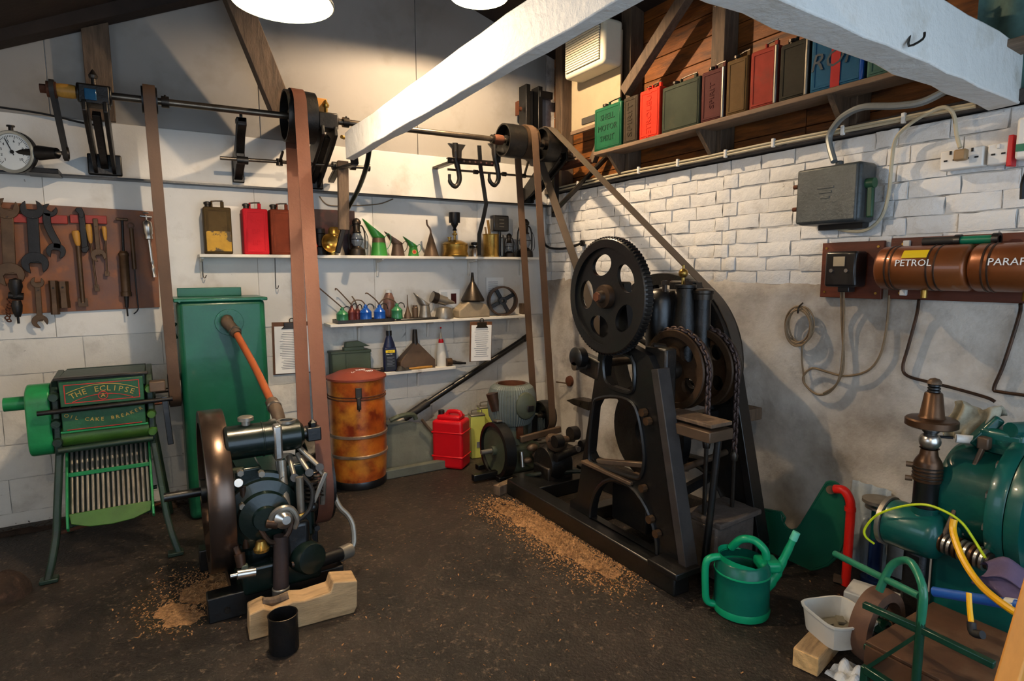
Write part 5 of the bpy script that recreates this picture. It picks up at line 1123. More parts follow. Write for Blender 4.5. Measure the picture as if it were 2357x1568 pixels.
# push rods fanning out below the head
for (a, b) in (((640, 1062), (650, 1155)), ((665, 1050), (678, 1100)), ((684, 1045), (712, 1088)), ((688, 1030), (736, 1076))):
    E_(MB().cyl(BK(*a, 3.04), BK(*b, 2.95), .014, .012, seg=10), 'push_rod', 'tin_grey')
    E_(MB().cyl(BK(*b, 2.965), BK(*b, 2.93), .02, seg=12), 'tappet', 'black_paint')
E_(MB().box((.565, 3.06, .60), (.12, .14, .12)), 'valve_chest', 'engine_green', bevel=.012); E_(MB().box((.575, 3.0, .43), (.09, .12, .28)), 'timing_case', 'engine_green', bevel=.02)
for k in range(5): E_(MB().lathe([(0, 0), (.035, 0), (.035, .01), (0, .01)], (.60, 2.925, .485+k*.022), Z, 18), 'spring_coil', 'dark_steel')
E_(MB().tube([BK(735, 1080, 2.95), BK(745, 1100, 2.93), BK(742, 1160, 2.94)], .013, 8, 3), 'rocker_arm', 'tin_grey')
# castings, studs and springs that crowd the engine front
E_(MB().box((.45, 3.0, .16), (.36, .22, .14)), 'sump', 'engine_green', bevel=.02, seg=3)
E_(MB().box((.52, 2.93, .30), (.12, .12, .22)), 'governor_case', 'black_paint', bevel=.025, seg=3)
E_(MB().cyl((.30, 2.96, .30), (.30, 2.96, .60), .016, seg=10), 'oil_riser', 'copper_pipe'); E_(MB().cyl((.545, 2.90, .42), (.545, 2.90, .62), .018, seg=12), 'guide_tube', 'tin_grey')
for k in range(6): E_(MB().ring((.64, 2.95, .50+k*.02), Z, .03, .006, 18, 6), 'valve_spring', 'dark_steel')
for dx, dz in ((.29, .52), (.29, .68), (.38, .66), (.50, .24), (.58, .24), (.62, .34), (.41, .22)): E_(MB().cyl((dx, 2.945, dz), (dx, 2.91, dz), .015, seg=6), 'stud_nut', 'tin_grey' if dz > .5 else 'black_paint')
E_(MB().tube([(.36, 2.9, .40), (.40, 2.87, .34), (.47, 2.86, .36), (.50, 2.87, .44)], .012, 8, 4), 'fuel_line', 'copper_pipe'); E_(MB().tube([(.56, 2.92, .62), (.60, 2.89, .55), (.58, 2.87, .46), (.52, 2.86, .42)], .011, 8, 4), 'spark_lead', 'rubber')
E_(MB().bar((.60, 2.90, .47), (.67, 2.90, .62), .022, .016, up=Y), 'rocker_lever', 'tin_grey', bevel=.004); E_(MB().ball((.60, 2.9, .46), .026, 12), 'rocker_pivot', 'black_paint')
# lower right: pump and exhaust
E_(MB().lathe([(0, -.1), (.075, -.1), (.078, 0), (.07, .02), (.0, .03)], BK(715, 1285, 2.84), V((.35, -1, .1)), 28), 'water_pump', 'engine_green')
E_(MB().tube([BK(672, 1300, 2.84), BK(690, 1295, 2.84), BK(706, 1296, 2.84)], .014, 8, 3), 'pump_pipe', 'copper_pipe')
q = [BK(735, 1292, 2.9), BK(770, 1280, 2.94), BK(797, 1272, 2.97)]
E_(MB().tube(q, .032, 12, 4), 'exhaust_pipe', 'black_paint'); E_(MB().cyl(BK(783, 1276, 2.955), BK(806, 1266, 2.985), .037, seg=14), 'pipe_union', 'tin_grey')
E_(MB().tube([BK(806, 1268, 2.985), BK(815, 1248, 3.0), BK(812, 1210, 3.03), BK(800, 1186, 3.05), BK(780, 1165, 3.06), BK(766, 1130, 3.08), BK(760, 1090, 3.09)], .015, 9, 4), 'return_pipe', 'tin_grey')
# drain pipe, oil pipe and tap on the left
E_(MB().cyl((.445, 2.875, .36), (.43, 2.86, .10), .034, .036, seg=18), 'drain_pipe', mat('drain_brown', '#2e2320', .6, var=.2)); E_(MB().cyl((.43, 2.86, .115), (.43, 2.86, .045), .04, seg=18), 'drain_nut', 'tin_grey', bevel=.006)
E_(MB().tube([BK(560, 1110, 3.0), BK(536, 1190, 2.95), BK(540, 1250, 2.93), BK(552, 1283, 2.90)], .014, 8, 4), 'oil_pipe', 'copper_pipe')
E_(MB().cyl(BK(551, 1275, 2.90), BK(556, 1305, 2.885), .024, .02, seg=14), 'oil_union', 'copper_pipe')
E_(MB().cyl(BK(546, 1323, 2.87), BK(588, 1316, 2.87), .022, seg=16), 'oil_tap', 'bright_steel'); E_(MB().cyl(BK(530, 1327, 2.87), BK(548, 1323, 2.87), .01, seg=10), 'tap_spindle', 'bright_steel'); E_(MB().box(BK(563, 1306, 2.88), (.03, .03, .03)), 'tap_body', 'olive_grey', bevel=.006)
E_(MB().lathe([(0, 0), (.034, 0), (.036, .014), (.03, .02), (.02, .05), (0, .052)], BK(602, 1268, 2.88), Z, 18), 'grease_cup', 'brass')
# wood block, black tin, sawdust
t = thing('wood_block', 'pale notched wooden beam lying in front of the engine skid', 'wood block', (.50, 2.72, 0), R(-3))
build(MB().prism([(-.235, 0), (.22, 0), (.235, .03), (.24, .155), (.13, .175), (.115, .13), (-.0, .12), (-.05, .13), (-.13, .11), (-.17, .135), (-.23, .12)], (0, .06, 0), X, Z, .12), 'beam', 'pale_wood', t, bevel=.006)
build(MB().tube([(-.17, 0, .135), (-.12, 0, .125), (-.06, .0, .132)], .02, 8, 3), 'bark', 'old_wood', t)
cb = FL(661, 1512)
t = thing('tin_can', 'open black tin can on the floor before the wooden beam', 'can', (cb.x, cb.y+.06, 0))
build(MB().lathe([(0, 0), (.058, 0), (.06, .006), (.06, .155), (.062, .16), (.057, .16), (.056, .01), (0, .01)], seg=32), 'wall', 'tool_black', t); build(MB().ring((0, 0, .16), Z, .0595, .0025, 32, 6), 'rim', 'dark_steel', t)
def sawdust(label, pts, w, n, hgt, seed, mt='sawdust', mound=True):
    rnd = random.Random(seed); P = smoothpath([V((p[0], p[1], 0)) for p in pts], 8); mb = MB()
    nu = len(P)-1; wv = 10
    rows = []
    for i, p in enumerate(P):
        tn = (P[min(i+1, nu)]-P[max(i-1, 0)]).normalized(); sd = V((-tn.y, tn.x, 0)); wl_ = w*(.35+.65*math.sin(PI*(i+.5)/(nu+1)))*(.8+.4*rnd.random()); row = []
        for k in range(wv+1):
            u = k/wv*2-1; h = hgt*max(0, 1-u*u)*(.3+.9*rnd.random())*(.55+.45*math.sin(i*1.3))*math.sin(PI*(i+.3)/(nu+.6)); mb.v.append(p+sd*u*wl_/2+V((rnd.uniform(-.008, .008), rnd.uniform(-.008, .008), .001+h))); row.append(len(mb.v)-1)
        rows.append(row)
    if not mound: mb.v = []; rows = []
    for A, B in zip(rows, rows[1:]):
        for k in range(wv): mb.f.append((A[k], A[k+1], B[k+1], B[k]))
    for _ in range(n):
        i = rnd.randrange(len(P)); p = P[i] + V((rnd.gauss(0, w*.55), rnd.gauss(0, w*.55), 0)); s = rnd.uniform(.0025, .007); a = rnd.random()*PI
        d = V((math.cos(a), math.sin(a), rnd.uniform(-.3, .6)))*s; e = V((-math.sin(a), math.cos(a), rnd.uniform(-.2, .4)))*s*.45
        p.y = min(p.y, 4.7); dd = min(1, (p-P[i]).length/(w*.5)); z = .002+hgt*(.5+.7*rnd.random())*max(0, 1-dd*dd)
        o = len(mb.v); c = p+Z*z; mb.v += [c-d-e, c+d-e, c+d+e, c-d+e]; mb.f.append((o, o+1, o+2, o+3))
    return build(mb, 'sawdust', mt, label=label, cat='sawdust', kind='stuff', sharp=180)
sawdust('sawdust and chippings spilled beside the flywheel', [FL(440, 1350)[:2], FL(470, 1365)[:2], FL(500, 1345)[:2], FL(515, 1320)[:2]], .24, 1500, .012, 3)
sawdust('loose pale chippings at the left of the engine skid', [FL(380, 1395)[:2], FL(420, 1420)[:2], FL(455, 1405)[:2]], .16, 500, .004, 4)
sawdust('long heap of orange sawdust along the pump skid', [FL(1140, 1165)[:2], FL(1200, 1188)[:2], FL(1270, 1235)[:2], FL(1330, 1275)[:2], FL(1420, 1330)[:2]], .19, 7000, .045, 5)
sawdust('dark oily dirt heaped along the foot of the back wall', [(-1.2, 4.62), (-.7, 4.61), (-.3, 4.62), (.0, 4.6), (.1, 4.62)], .13, 700, .05, 9, mt=mat('oily_dirt', '#2a1d14', .9, var=.5, scale=14, col2='#4a3526', thr=(.55, .7), scale2=20, bump=1, bscale=40))
sawdust('scattered sawdust flecks across the open floor', [FL(1300, 1420)[:2], FL(1200, 1350)[:2], FL(1100, 1450)[:2], FL(900, 1500)[:2]], 1.0, 380, .0005, 6, mound=False)
# ================================================================ corner engine with ribbed hopper
ce = thing('hopper_engine', 'grey-green open-hopper engine with ribbed barrel in the corner', 'engine', (2.42, 3.95, 0))
E_ = lambda mb, n, mt, parent=None, **k: build(mb, n, mt, parent or ce, world=True, **k)
hc = V((2.385, 3.98, .385)); mb = MB(); nr = 56
prof = [(.10, 0), (.155, .02), (.185, .08), (.195, .16), (.19, .25), (.17, .305), (.14, .33), (.115, .335)]
rows = []
for r, h in prof:
    row = []
    for i in range(nr*2):
        a = 2*PI*i/(nr*2); k = r*(1 if i % 2 else .96); mb.v.append(hc+V((k*math.cos(a), k*math.sin(a), h))); row.append(len(mb.v)-1)
    rows.append(row)
for A, B in zip(rows, rows[1:]):
    for i in range(nr*2): j = (i+1) % (nr*2); mb.f.append((A[i], A[j], B[j], B[i]))
E_(mb, 'ribbed_hopper', 'rib_grey', sharp=25)
E_(MB().lathe([(.125, .335), (.11, .33), (.11, .2), (0, .2)], hc, Z, 32), 'hopper_mouth', 'rust')
E_(MB().lathe([(.13, -.22), (.12, -.05), (.11, .03), (0, .03)], hc, Z, 28), 'cylinder_neck', 'olive_grey')
E_(MB().box((2.42, 3.99, .14), (.28, .34, .22)), 'crankcase', 'olive_grey', bevel=.03, seg=3)
oc = BK(1210, 935, 3.79)
E_(MB().lathe([(0, .03), (.05, .028), (.078, .015), (.085, 0), (.085, -.05), (0, -.06)], oc, V((-.25, -1, .05)), 26, sx=1.25), 'oval_cover', 'olive_grey'); E_(MB().box(oc+V((.02, -.04, -.015)), (.06, .012, .05)), 'cover_label', 'bakelite', bevel=.008)
E_(MB().cyl(BK(1133, 905, 3.95), BK(1143, 945, 3.93), .05, .04, seg=18), 'side_port', 'copper_pipe')
gb = BK(1232, 975, 4.02); mb = MB().box(gb, (.24, .16, .16), taper=.8); E_(mb, 'radiator', 'rib_grey', bevel=.01)
for k in range(10): E_(MB().box(gb+V((-.1+k*.022, -.082, -.005)), (.008, .012, .13)), 'radiator_fin', 'rib_grey')
# flywheel with disc
fc = V((2.165, 3.905, .225)); rf = .218
E_(MB().lathe([(rf-.03, 0), (rf, .004), (rf, .09), (rf-.03, .095), (rf-.03, 0)], fc, X, 40), 'flywheel_rim', 'black_paint'); E_(MB().lathe([(.03, .02), (.12, .035), (rf-.03, .025), (rf-.03, .045), (.03, .045)], fc, X, 40), 'flywheel_disc', 'olive_grey')
E_(MB().cyl(fc-X*.10, fc+X*.5, .018, seg=14), 'crankshaft', 'tin_grey'); E_(MB().lathe([(0, -.01), (.035, -.01), (.04, .03), (0, .03)], fc, X, 20), 'hub', 'olive_grey')
E_(MB().box(fc+V((.05, .0, rf+.012)), (.05, .06, .014)), 'guard_clip', 'tin_grey', bevel=.003)
E_(MB().box((2.38, 3.86, .40), (.05, .05, .2)), 'pipe_box', 'rust', bevel=.004)
a = BK(1198, 1012, 3.72); b = BK(1290, 988, 3.72)
E_(MB().bar(a, b, .03, .05), 'rocker_bar', 'tin_brown', bevel=.006)
E_(pulley(MB(), 2.64, 2.73, .125, .012, True, y=3.97, z=.42, hub=.04), 'belt_pulley', 'cast_iron')
E_(MB().cyl((2.5, 3.97, .42), (2.78, 3.97, .42), .018, seg=12), 'pulley_shaft', 'shaft_steel'); E_(MB().box((2.57, 3.98, .24), (.07, .1, .4)), 'pulley_post', 'cast_iron', bevel=.01)
for s in (3.82, 4.16): E_(MB().box((2.47, s, .02), (.62, .06, .04)), 'base_rail', 'black_paint', bevel=.004)
E_(MB().bar((1.99, 3.9, .04), (2.2, 3.9, .04), .05, .05), 'axle_block', 'black_paint', bevel=.004)
for px, py, r_ in ((1225, 1030, .04), (1240, 1045, .05), (1215, 1060, .03)): E_(MB().ball(BK(px, py, 3.72), r_, 14, (1.2, .9, .8)), 'governor_part', 'tin_brown')
E_(MB().cyl(BK(1200, 1040, 3.74), BK(1203, 1075, 3.72), .016, seg=10), 'lubricator', 'bright_steel')
# gearbox and linkages between the two engines
gx = thing('gear_linkage', 'oily dark gearbox and rods between corner engine and pump', 'gearbox', (2.45, 3.45, 0))
G_ = lambda mb, n, mt, **k: build(mb, n, mt, gx, world=True, **k)
G_(MB().box((2.45, 3.5, .05), (.5, .34, .1)), 'bed', 'black_paint', bevel=.006)
G_(MB().lathe([(0, 0), (.12, 0), (.14, .06), (.12, .18), (.07, .22), (0, .22)], (2.36, 3.5, .2), X, 24), 'gear_case', 'cast_iron')
G_(MB().box((2.45, 3.5, .14), (.22, .2, .1)), 'case_foot', 'cast_iron', bevel=.01)
G_(MB().lathe([(0, 0), (.05, 0), (.08, .04), (.08, .08), (.04, .1), (0, .1)], (2.42, 3.44, .32), V((.2, -.3, 1)), 20), 'case_dome', 'tin_brown')
G_(MB().cyl((2.33, 3.30, .30), (2.60, 3.32, .34), .03, seg=12), 'rod', 'tool_black'); G_(MB().cyl((2.30, 3.36, .43), (2.52, 3.34, .40), .022, seg=12), 'rod', 'tin_brown')
for p, r_ in (((2.35, 3.3, .42), .045), ((2.5, 3.32, .45), .05), ((2.58, 3.3, .36), .035)): G_(MB().cyl(V(p)-X*.03, V(p)+X*.03, r_, seg=16), 'boss', 'cast_iron')
G_(MB().cyl((2.52, 3.31, .34), (2.52, 3.28, .34), .02, seg=14), 'drain_plug', 'bright_steel')
G_(MB().tube([(2.25, 3.66, .06), (2.35, 3.5, .13), (2.6, 3.3, .16)], .016, 8, 4), 'green_pipe', 'engine_green')
build(MB().box((2.16, 3.64, .035), (.3, .06, .07), Matrix.Rotation(R(20), 3, 'Z')), 'packing_timber', 'old_wood', label='short dark timber wedge at the end of the pump skid', cat='timber', bevel=.004)
# ================================================================ deep-well pump headgear
pu = thing('pump_headgear', 'tall black pump headgear with gear wheel, chain sheaves and flywheel', 'pump', (2.48, 2.5, 0))
U = lambda mb, n, mt, parent=None, **k: build(mb, n, mt, parent or pu, world=True, **k)
for x in (2.155, 2.78): U(MB().box((x, 2.77, .055), (.11, 1.62, .11)), 'skid', 'black_paint', bevel=.008)
for y in (2.27, 2.9): U(MB().box((2.47, y, .05), (.52, .09, .08)), 'cross_member', 'black_paint', bevel=.005)
U(MB().box((2.155, 2.02, .125), (.17, .2, .035)), 'foot_plate', 'cast_iron', bevel=.006)
arch = [(2.44+.28*math.cos(a), .12+.31*math.sin(a)) for a in [PI*i/16 for i in range(17)]]
out = [(2.93, .11), (2.93, .15), (2.86, .2), (2.66, 1.16), (2.66, 1.53), (2.46, 1.53), (2.40, 1.2), (2.26, 1.16), (2.22, 1.1), (1.99, .2), (1.96, .16), (1.96, .11)] + arch
midw = [(2.70, .80), (2.66, .86), (2.50, .90), (2.37, .89), (2.31, .80), (2.27, .62), (2.29, .51), (2.36, .48), (2.68, .46), (2.735, .52)]
upw = [(2.60, 1.13), (2.39, 1.14), (2.36, 1.0), (2.40, .94), (2.56, .95), (2.61, 1.0)]
for x in (2.185, 2.745):
    fr = U(MB().prism(out, (x, 0, 0), Y, Z, .05, holes=[midw, upw]), 'side_frame', 'black_paint', bevel=.006)
    for lp in (midw, upw): U(MB().tube([(x-.004, p[0], p[1]) for p in lp], .012, 6, 3, closed=True), 'frame_bead', 'black_paint', fr)
    U(MB().tube([(x-.004, p[0], p[1]) for p in arch], .012, 6), 'frame_bead', 'black_paint', fr)
U(MB().bar((2.21, 2.20, 1.1), (2.21, 1.97, .12), .085, .05, up=Y), 'front_leg', mat('worn_grey_iron', '#3a3634', .5, metal=.3, var=.25, scale=9, bump=.15), bevel=.004)
U(MB().bar((2.77, 2.20, 1.1), (2.77, 1.97, .12), .085, .05, up=Y), 'front_leg', 'black_paint', bevel=.004)
# gear wheel
gc = V((2.10, 2.52, 1.46)); rg = .315
holes = [circ(.082, 22, .178*math.cos(a), .178*math.sin(a), .058, a+PI/2) for a in [R(74+72*k) for k in range(5)]]
gw = U(MB().prism(circ(rg-.012, 56), gc+X*.018, Y, Z, .022, holes=holes), 'gear_web', 'black_paint')
U(MB().lathe([(rg-.05, 0), (rg-.006, 0), (rg, .006), (rg, .054), (rg-.006, .06), (rg-.05, .06), (rg-.045, .03), (rg-.05, 0)], gc, X, 72), 'gear_rim', 'black_paint')
tm = MB()
for k in range(90):
    a = 2*PI*k/90; e = V((0, math.cos(a), math.sin(a))); tm.bar(gc+X*.03+e*(rg-.004), gc+X*.03+e*(rg+.009), .011, .056, up=X, taper=.7)
te = U(tm, 'gear_teeth', 'black_paint'); te['kind'] = 'stuff'
U(MB().lathe([(0, -.035), (.03, -.035), (.034, -.02), (.062, -.016), (.066, 0), (.066, .06), (0, .06)], gc, X, 28), 'gear_hub', 'brown_wheel')
U(MB().cyl(gc-X*.05, gc+X*.72, .03, seg=18), 'main_shaft', 'shaft_steel'); U(MB().lathe([(0, -.06), (.026, -.06), (.03, -.045), (.03, -.03), (0, -.03)], gc, X, 6), 'hub_nut', 'rust')
for x in (2.20, 2.73): U(MB().box((x+.01, 2.55, 1.47), (.09, .16, .14)), 'main_bearing', 'cast_iron', bevel=.012)
# flywheel and pinion
fc = V((2.80, 2.79, 1.04)); rf = .545
U(MB().lathe([(rf-.075, 0), (rf-.003, 0), (rf, .006), (rf, .124), (rf-.003, .13), (rf-.075, .13), (rf-.06, .065), (rf-.075, 0)], fc, X, 72), 'flywheel_rim', 'cast_iron', label='big dark flywheel rim')
U(MB().lathe([(.02, 0), (.075, 0), (.075, .13), (.02, .13), (.02, 0)], fc, X, 28), 'flywheel_hub', 'cast_iron')
for k in range(6):
    a = k*PI/3+.25; e = V((0, math.cos(a), math.sin(a))); s_ = V((0, -math.sin(a), math.cos(a)))
    U(MB().tube([fc+X*.065+e*.06, fc+X*.065+e*.25+s_*.03, fc+X*.065+e*(rf-.06)], [.034, .03, .026, .024], 10, 4), 'spoke', 'cast_iron')
U(MB().cyl((2.10, 2.79, 1.04), (2.98, 2.79, 1.04), .026, seg=16), 'flywheel_shaft', 'shaft_steel')
U(MB().lathe([(0, 0), (.045, 0), (.062, .012), (.062, .06), (.045, .075), (0, .075)], (2.10, 2.79, 1.09), X, 28), 'pinion', 'black_paint')
U(MB().bar((2.21, 2.66, 1.02), (2.21, 2.84, 1.05), .06, .12), 'pinion_bracket', 'cast_iron', bevel=.01)
# sheaves
def sheave(xc, yc, zc, r):
    hl = [circ(.045, 16, .12*math.cos(a), .12*math.sin(a)) for a in [R(40+90*k) for k in range(4)]]
    w_ = U(MB().prism(circ(r-.02, 40), (xc-.012, yc, zc), Y, Z, .024, holes=hl), 'sheave_web', 'brown_wheel')
    U(MB().lathe([(r-.035, -.04), (r, -.04), (r+.004, -.03), (r-.012, -.006), (r-.012, .006), (r+.004, .03), (r, .04), (r-.035, .04), (r-.035, -.04)], (xc, yc, zc), X, 48), 'sheave_rim', 'brown_wheel')
    U(MB().lathe([(0, -.06), (.04, -.06), (.05, -.03), (.05, .03), (.04, .06), (0, .06)], (xc, yc, zc), X, 20), 'sheave_hub', 'dark_steel')
sheave(2.42, 2.285, 1.065, .215); sheave(2.63, 2.275, 1.06, .215)
U(MB().cyl((2.24, 2.285, 1.065), (2.74, 2.275, 1.06), .03, seg=16), 'sheave_shaft', 'shaft_steel')
for k in range(5): U(MB().lathe([(.03, 0), (.046, 0), (.046, .008), (.03, .008)], (2.28+k*.016, 2.285, 1.065), X, 20), 'shaft_collar', 'shaft_steel')
for y, z in ((2.31, 1.2), (2.34, 1.16), (2.27, .98)): U(MB().cyl((2.26, y, z), (2.33, y-.02, z-.01), .02, seg=12), 'bolt_head', 'dark_steel')
U(MB().box((2.27, 2.26, 1.05), (.08, .16, .3)), 'sheave_bracket', 'cast_iron', bevel=.012)
# air vessel and valve head
dc = V((2.5, 2.5, 1.0))
U(MB().lathe([(.075, 0), (.08, .2), (.088, .36), (.085, .43), (.07, .475), (.04, .495), (0, .5)], dc, Z, 32), 'air_vessel', 'black_paint')
U(MB().lathe([(.05, 0), (.07, .3), (.055, .46), (.05, .5), (.06, .505), (.06, .52), (0, .525)], dc+V((.05, -.14, 0)), Z, 28), 'valve_body', 'cast_iron')
U(MB().box(dc+V((.04, -.07, .36)), (.09, .16, .26)), 'bridge', 'cast_iron', bevel=.03, seg=3)
U(MB().lathe([(0, 0), (.055, .0), (.055, .03), (.06, .035), (.06, .05), (.045, .06), (0, .06)], dc+V((.1, -.22, .44)), Z, 24), 'valve_cap', 'dark_steel'); U(MB().cyl(dc+V((.1, -.22, .0)), dc+V((.1, -.22, .44)), .05, .045, seg=20), 'valve_column', 'cast_iron')
for dx, dy in ((-.02, -.05), (.05, -.16), (.09, -.1)): U(MB().cyl(dc+V((dx, dy, .48)), dc+V((dx, dy, .545)), .014, seg=8).cyl(dc+V((dx, dy, .52)), dc+V((dx, dy, .54)), .022, seg=6), 'stud', 'brown_wheel')
U(MB().cyl(dc+V((.05, -.12, .5)), dc+V((.05, -.12, .57)), .009, seg=8).ball(dc+V((.05, -.12, .585)), .027, 14).cyl(dc+V((.05, -.12, .6)), dc+V((.05, -.12, .63)), .007, seg=8), 'oiler', 'brass')
# platform bars, rods, crank
U(MB().box((2.32, 2.06, .80), (.17, .34, .055)), 'platform', 'tin_brown', bevel=.005); U(MB().box((2.32, 2.06, .855), (.15, .34, .02)), 'platform_top', 'old_wood', bevel=.004)
U(MB().box((2.86, 2.26, .785), (.16, .28, .07)), 'rear_bar', 'old_wood', bevel=.005); U(MB().bar((2.45, 2.3, .77), (2.8, 2.3, .77), .07, .06), 'cross_bar', 'black_paint', bevel=.005)
U(MB().cyl((2.36, 1.94, .78), (2.34, 1.98, .11), .018, seg=10), 'stay', 'black_paint'); U(MB().cyl((2.84, 2.16, .75), (2.83, 2.14, .11), .025, seg=10), 'stay', 'black_paint')
U(MB().bar((2.21, 2.70, .47), (2.5, 2.25, .50), .03, .03), 'tie_bar', 'tin_brown', bevel=.004); U(MB().cyl((2.2, 2.12, .56), (2.74, 2.2, .57), .018, seg=10), 'tie_rod', 'tin_brown'); U(MB().bar((2.24, 2.10, .45), (2.74, 2.3, .40), .03, .05), 'tie_bar', 'black_paint')
U(MB().bar((2.16, 2.76, .46), (2.19, 2.36, .44), .05, .02), 'tie_plate', 'tin_brown', bevel=.004)
hx_ = [(2.30+.018*math.cos(t_*.9), 2.36+.018*math.sin(t_*.9), .85-.012*t_) for t_ in range(34)]
U(MB().tube(hx_, .012, 6), 'twisted_rod', 'tool_brown'); U(MB().ball((2.30, 2.36, .42), .04, 14), 'rod_end', 'tool_brown')
for y, z in ((2.27, .86), (2.235, .82), (2.26, .45), (2.20, .3), (2.15, .24)): U(MB().cyl((2.18, y, z), (2.15, y, z), .022, seg=8), 'frame_nut', 'tool_brown')
U(MB().lathe([(.10, -.03), (.30, -.03), (.30, .03), (.10, .03), (.10, -.03)], (2.56, 2.62, .62), X, 40), 'crank_disc', 'cast_iron'); U(MB().bar((2.52, 2.62, .62), (2.48, 2.5, 1.0), .05, .04), 'connecting_rod', 'dark_steel', bevel=.006)
U(MB().box((2.48, 2.55, .21), (.3, .3, .24)), 'gear_chest', 'black_paint', bevel=.01); U(MB().box((2.48, 2.55, .337), (.31, .31, .014)), 'chest_lid', 'tin_brown', bevel=.003)
# chains over the sheaves
LK = MB().tube([(0, .011, -.012), (0, .011, .012), (0, 0, .021), (0, -.011, .012), (0, -.011, -.012), (0, 0, -.021)], .0068, 6, 2, closed=True).mesh('chain_link', 80); LK.materials.append(mat('chain_iron', '#4a3d3a', .5, metal=.6, var=.3, scale=20))
def chain(label, xc, yc, zc, r, zend, rodend):
    t = thing('lifting_chain', label, 'chain', (xc, yc-r, rodend), group='lifting chains'); pts = []
    for i in range(24): a = R(150-150*i/23 + 30); pts.append((V((xc, yc + r*math.cos(R(20+160*i/23)), zc + r*math.sin(R(20+160*i/23)))), R(20+160*i/23)+PI/2))
    z = zc-.02
    while z > zend: pts.append((V((xc, yc-r, z)), PI*1.5)); z -= .027
    for i, (p, an) in enumerate(pts):
        o = bpy.data.objects.new('chain_link', LK); COL.objects.link(o); o.parent = t; o.location = p-V((xc, yc-r, rodend))
        zdir = V((0, math.cos(an), math.sin(an))); xd = X if i % 2 else X.cross(zdir); yd = zdir.cross(xd)
        o.rotation_euler = Matrix((xd, yd, zdir)).transposed().to_euler()
    build(MB().cyl((xc, yc-r, zend+.02), (xc, yc-r, rodend), .011, seg=8), 'pull_rod', 'dark_steel', t, world=True); build(MB().lathe([(0, 0), (.018, 0), (.022, .03), (.012, .05), (0, .05)], (xc, yc-r, zend-.04), Z, 12), 'rod_socket', 'dark_steel', t, world=True)
chain('nearer rusty chain hanging over the front sheave', 2.42, 2.285, 1.065, .219, .72, .32)
chain('farther rusty chain hanging over the rear sheave', 2.63, 2.275, 1.06, .219, .62, .32)
# block with cloth-like mossy top
t = thing('mossy_block', 'furry grey-brown timber block at the end of the pump', 'block', (2.54, 2.06, 0), R(4))
build(MB().box((0, 0, .15), (.33, .2, .28)), 'block', 'mossy_wood', t, bevel=.012); build(MB().box((0.02, -.0, .30), (.36, .24, .03)), 'cap_board', 'mossy_wood', t, bevel=.008)
# iron wall fittings beside the pump
t = thing('wall_stud', 'rusty round wall plate with thin pin beside the pump', 'wall fitting', RW(1308, 878, 3.2)); build(MB().lathe([(0, 0), (.05, .0), (.045, .025), (0, .04)], (0.025, 0, 0), -X, 18), 'plate', 'rust', t); build(MB().cyl((0, 0, -.02), (-.05, .12, -.02), .006, seg=6), 'pin', 'tool_brown', t)
t = thing('wall_ledge', 'dark pointed iron ledge on the wall behind the pump', 'wall fitting', RW(1345, 930, 3.15)); build(MB().prism([(.2, 0), (.1, .035), (-.12, .045), (-.12, -.03), (.1, -.02)], (-.05, 0, 0), Y, Z, .12), 'ledge', 'dark_steel', t, bevel=.004); build(MB().cyl((.07, 0, .01), (-.055, 0, .01), .012, seg=8), 'bolt', 'dark_steel', t)
t = thing('wall_plug', 'small dark round hole cover with pin on the white bricks', 'wall fitting', RW(1340, 560, 3.21)); build(MB().lathe([(0, 0), (.028, 0), (.026, .02), (.0, .022)], (0.01, 0, 0), -X, 16), 'cover', 'tool_black', t); build(MB().cyl((-.01, 0, 0), (-.03, .09, -.015), .005, seg=6), 'pin', 'tool_brown', t)
# ================================================================ tins on the high shelf of the right wall
SX = 3.03
zsh = RW(1385, 353, SX).z + .022
ys0, ys1 = RW(1368, 350, SX).y, .95
t = thing('tin_shelf', 'long rough wooden shelf of old oil tins under the beam', 'shelf', (3.1, 2.4, zsh-.03))
build(MB().box((SX+.075, (ys0+ys1)/2, zsh-.014), (.17, ys0-ys1, .028)), 'board', 'shelf_wood', t, world=True, bevel=.004)
for y in (3.63, 2.75, 1.88): build(MB().prism([(0, 0), (.16, 0), (.16, -.16), (.135, -.16), (.01, -.02)], (SX+.005, y+.015, zsh-.028), X, Z, .03), 'bracket', 'old_wood', t, world=True)
def loft(label, px0, px1, ptop, mt, dep=.13, **k):
    a = RW(px0, 300 if px0 < 1600 else 200, SX+.012); b = RW(px1, 300 if px0 < 1600 else 200, SX+.012); zt_ = RW((px0+px1)/2, ptop, SX+.012).z
    return petrol_can(label, b.y+.003, a.y-.003, zsh, zt_, SX+.012, dep, mt, group='old oil tins on the high shelf', axis='Y', name='oil_tin', **k)
LC = mat('green_emboss', '#0c2f20', .45, var=.15)
tn = loft('small green tin with three lines of embossed lettering, leftmost on the high shelf', 1367, 1430, 242, 'shell_green', emboss=('SHELL', 'MOTOR', 'SPIRIT'), esz=.062, letter_mat='green_emboss')
loft('narrow dark brown tin with faint upright lettering', 1433, 1467, 222, 'umber_tin', emboss=('SPIRIT',), vertical=1.3, esz=.07, cap=False, handle=False)
loft('bright scarlet tin with embossed upright lettering', 1470, 1517, 205, 'scarlet_tin', emboss=('PETROLEUM',), vertical=1.0, esz=.065)
loft('broad mossy green tin with wire handle', 1521, 1609, 189, 'moss_tin')
loft('maroon tin in front of the middle stud', 1613, 1667, 160, 'maroon_tin', edge='tin_grey', emboss=('SPIRIT',), vertical=1.2, esz=.05)
loft('khaki brown tin next to the maroon one', 1670, 1721, 134, 'khaki_tin')
loft('faded red tin with bright metal edge', 1724, 1787, 112, 'faded_red_tin', edge='tin_grey', cap=False)
loft('very dark olive tin left of the blue one', 1791, 1858, 96, 'dark_olive_tin', edge='tin_grey')
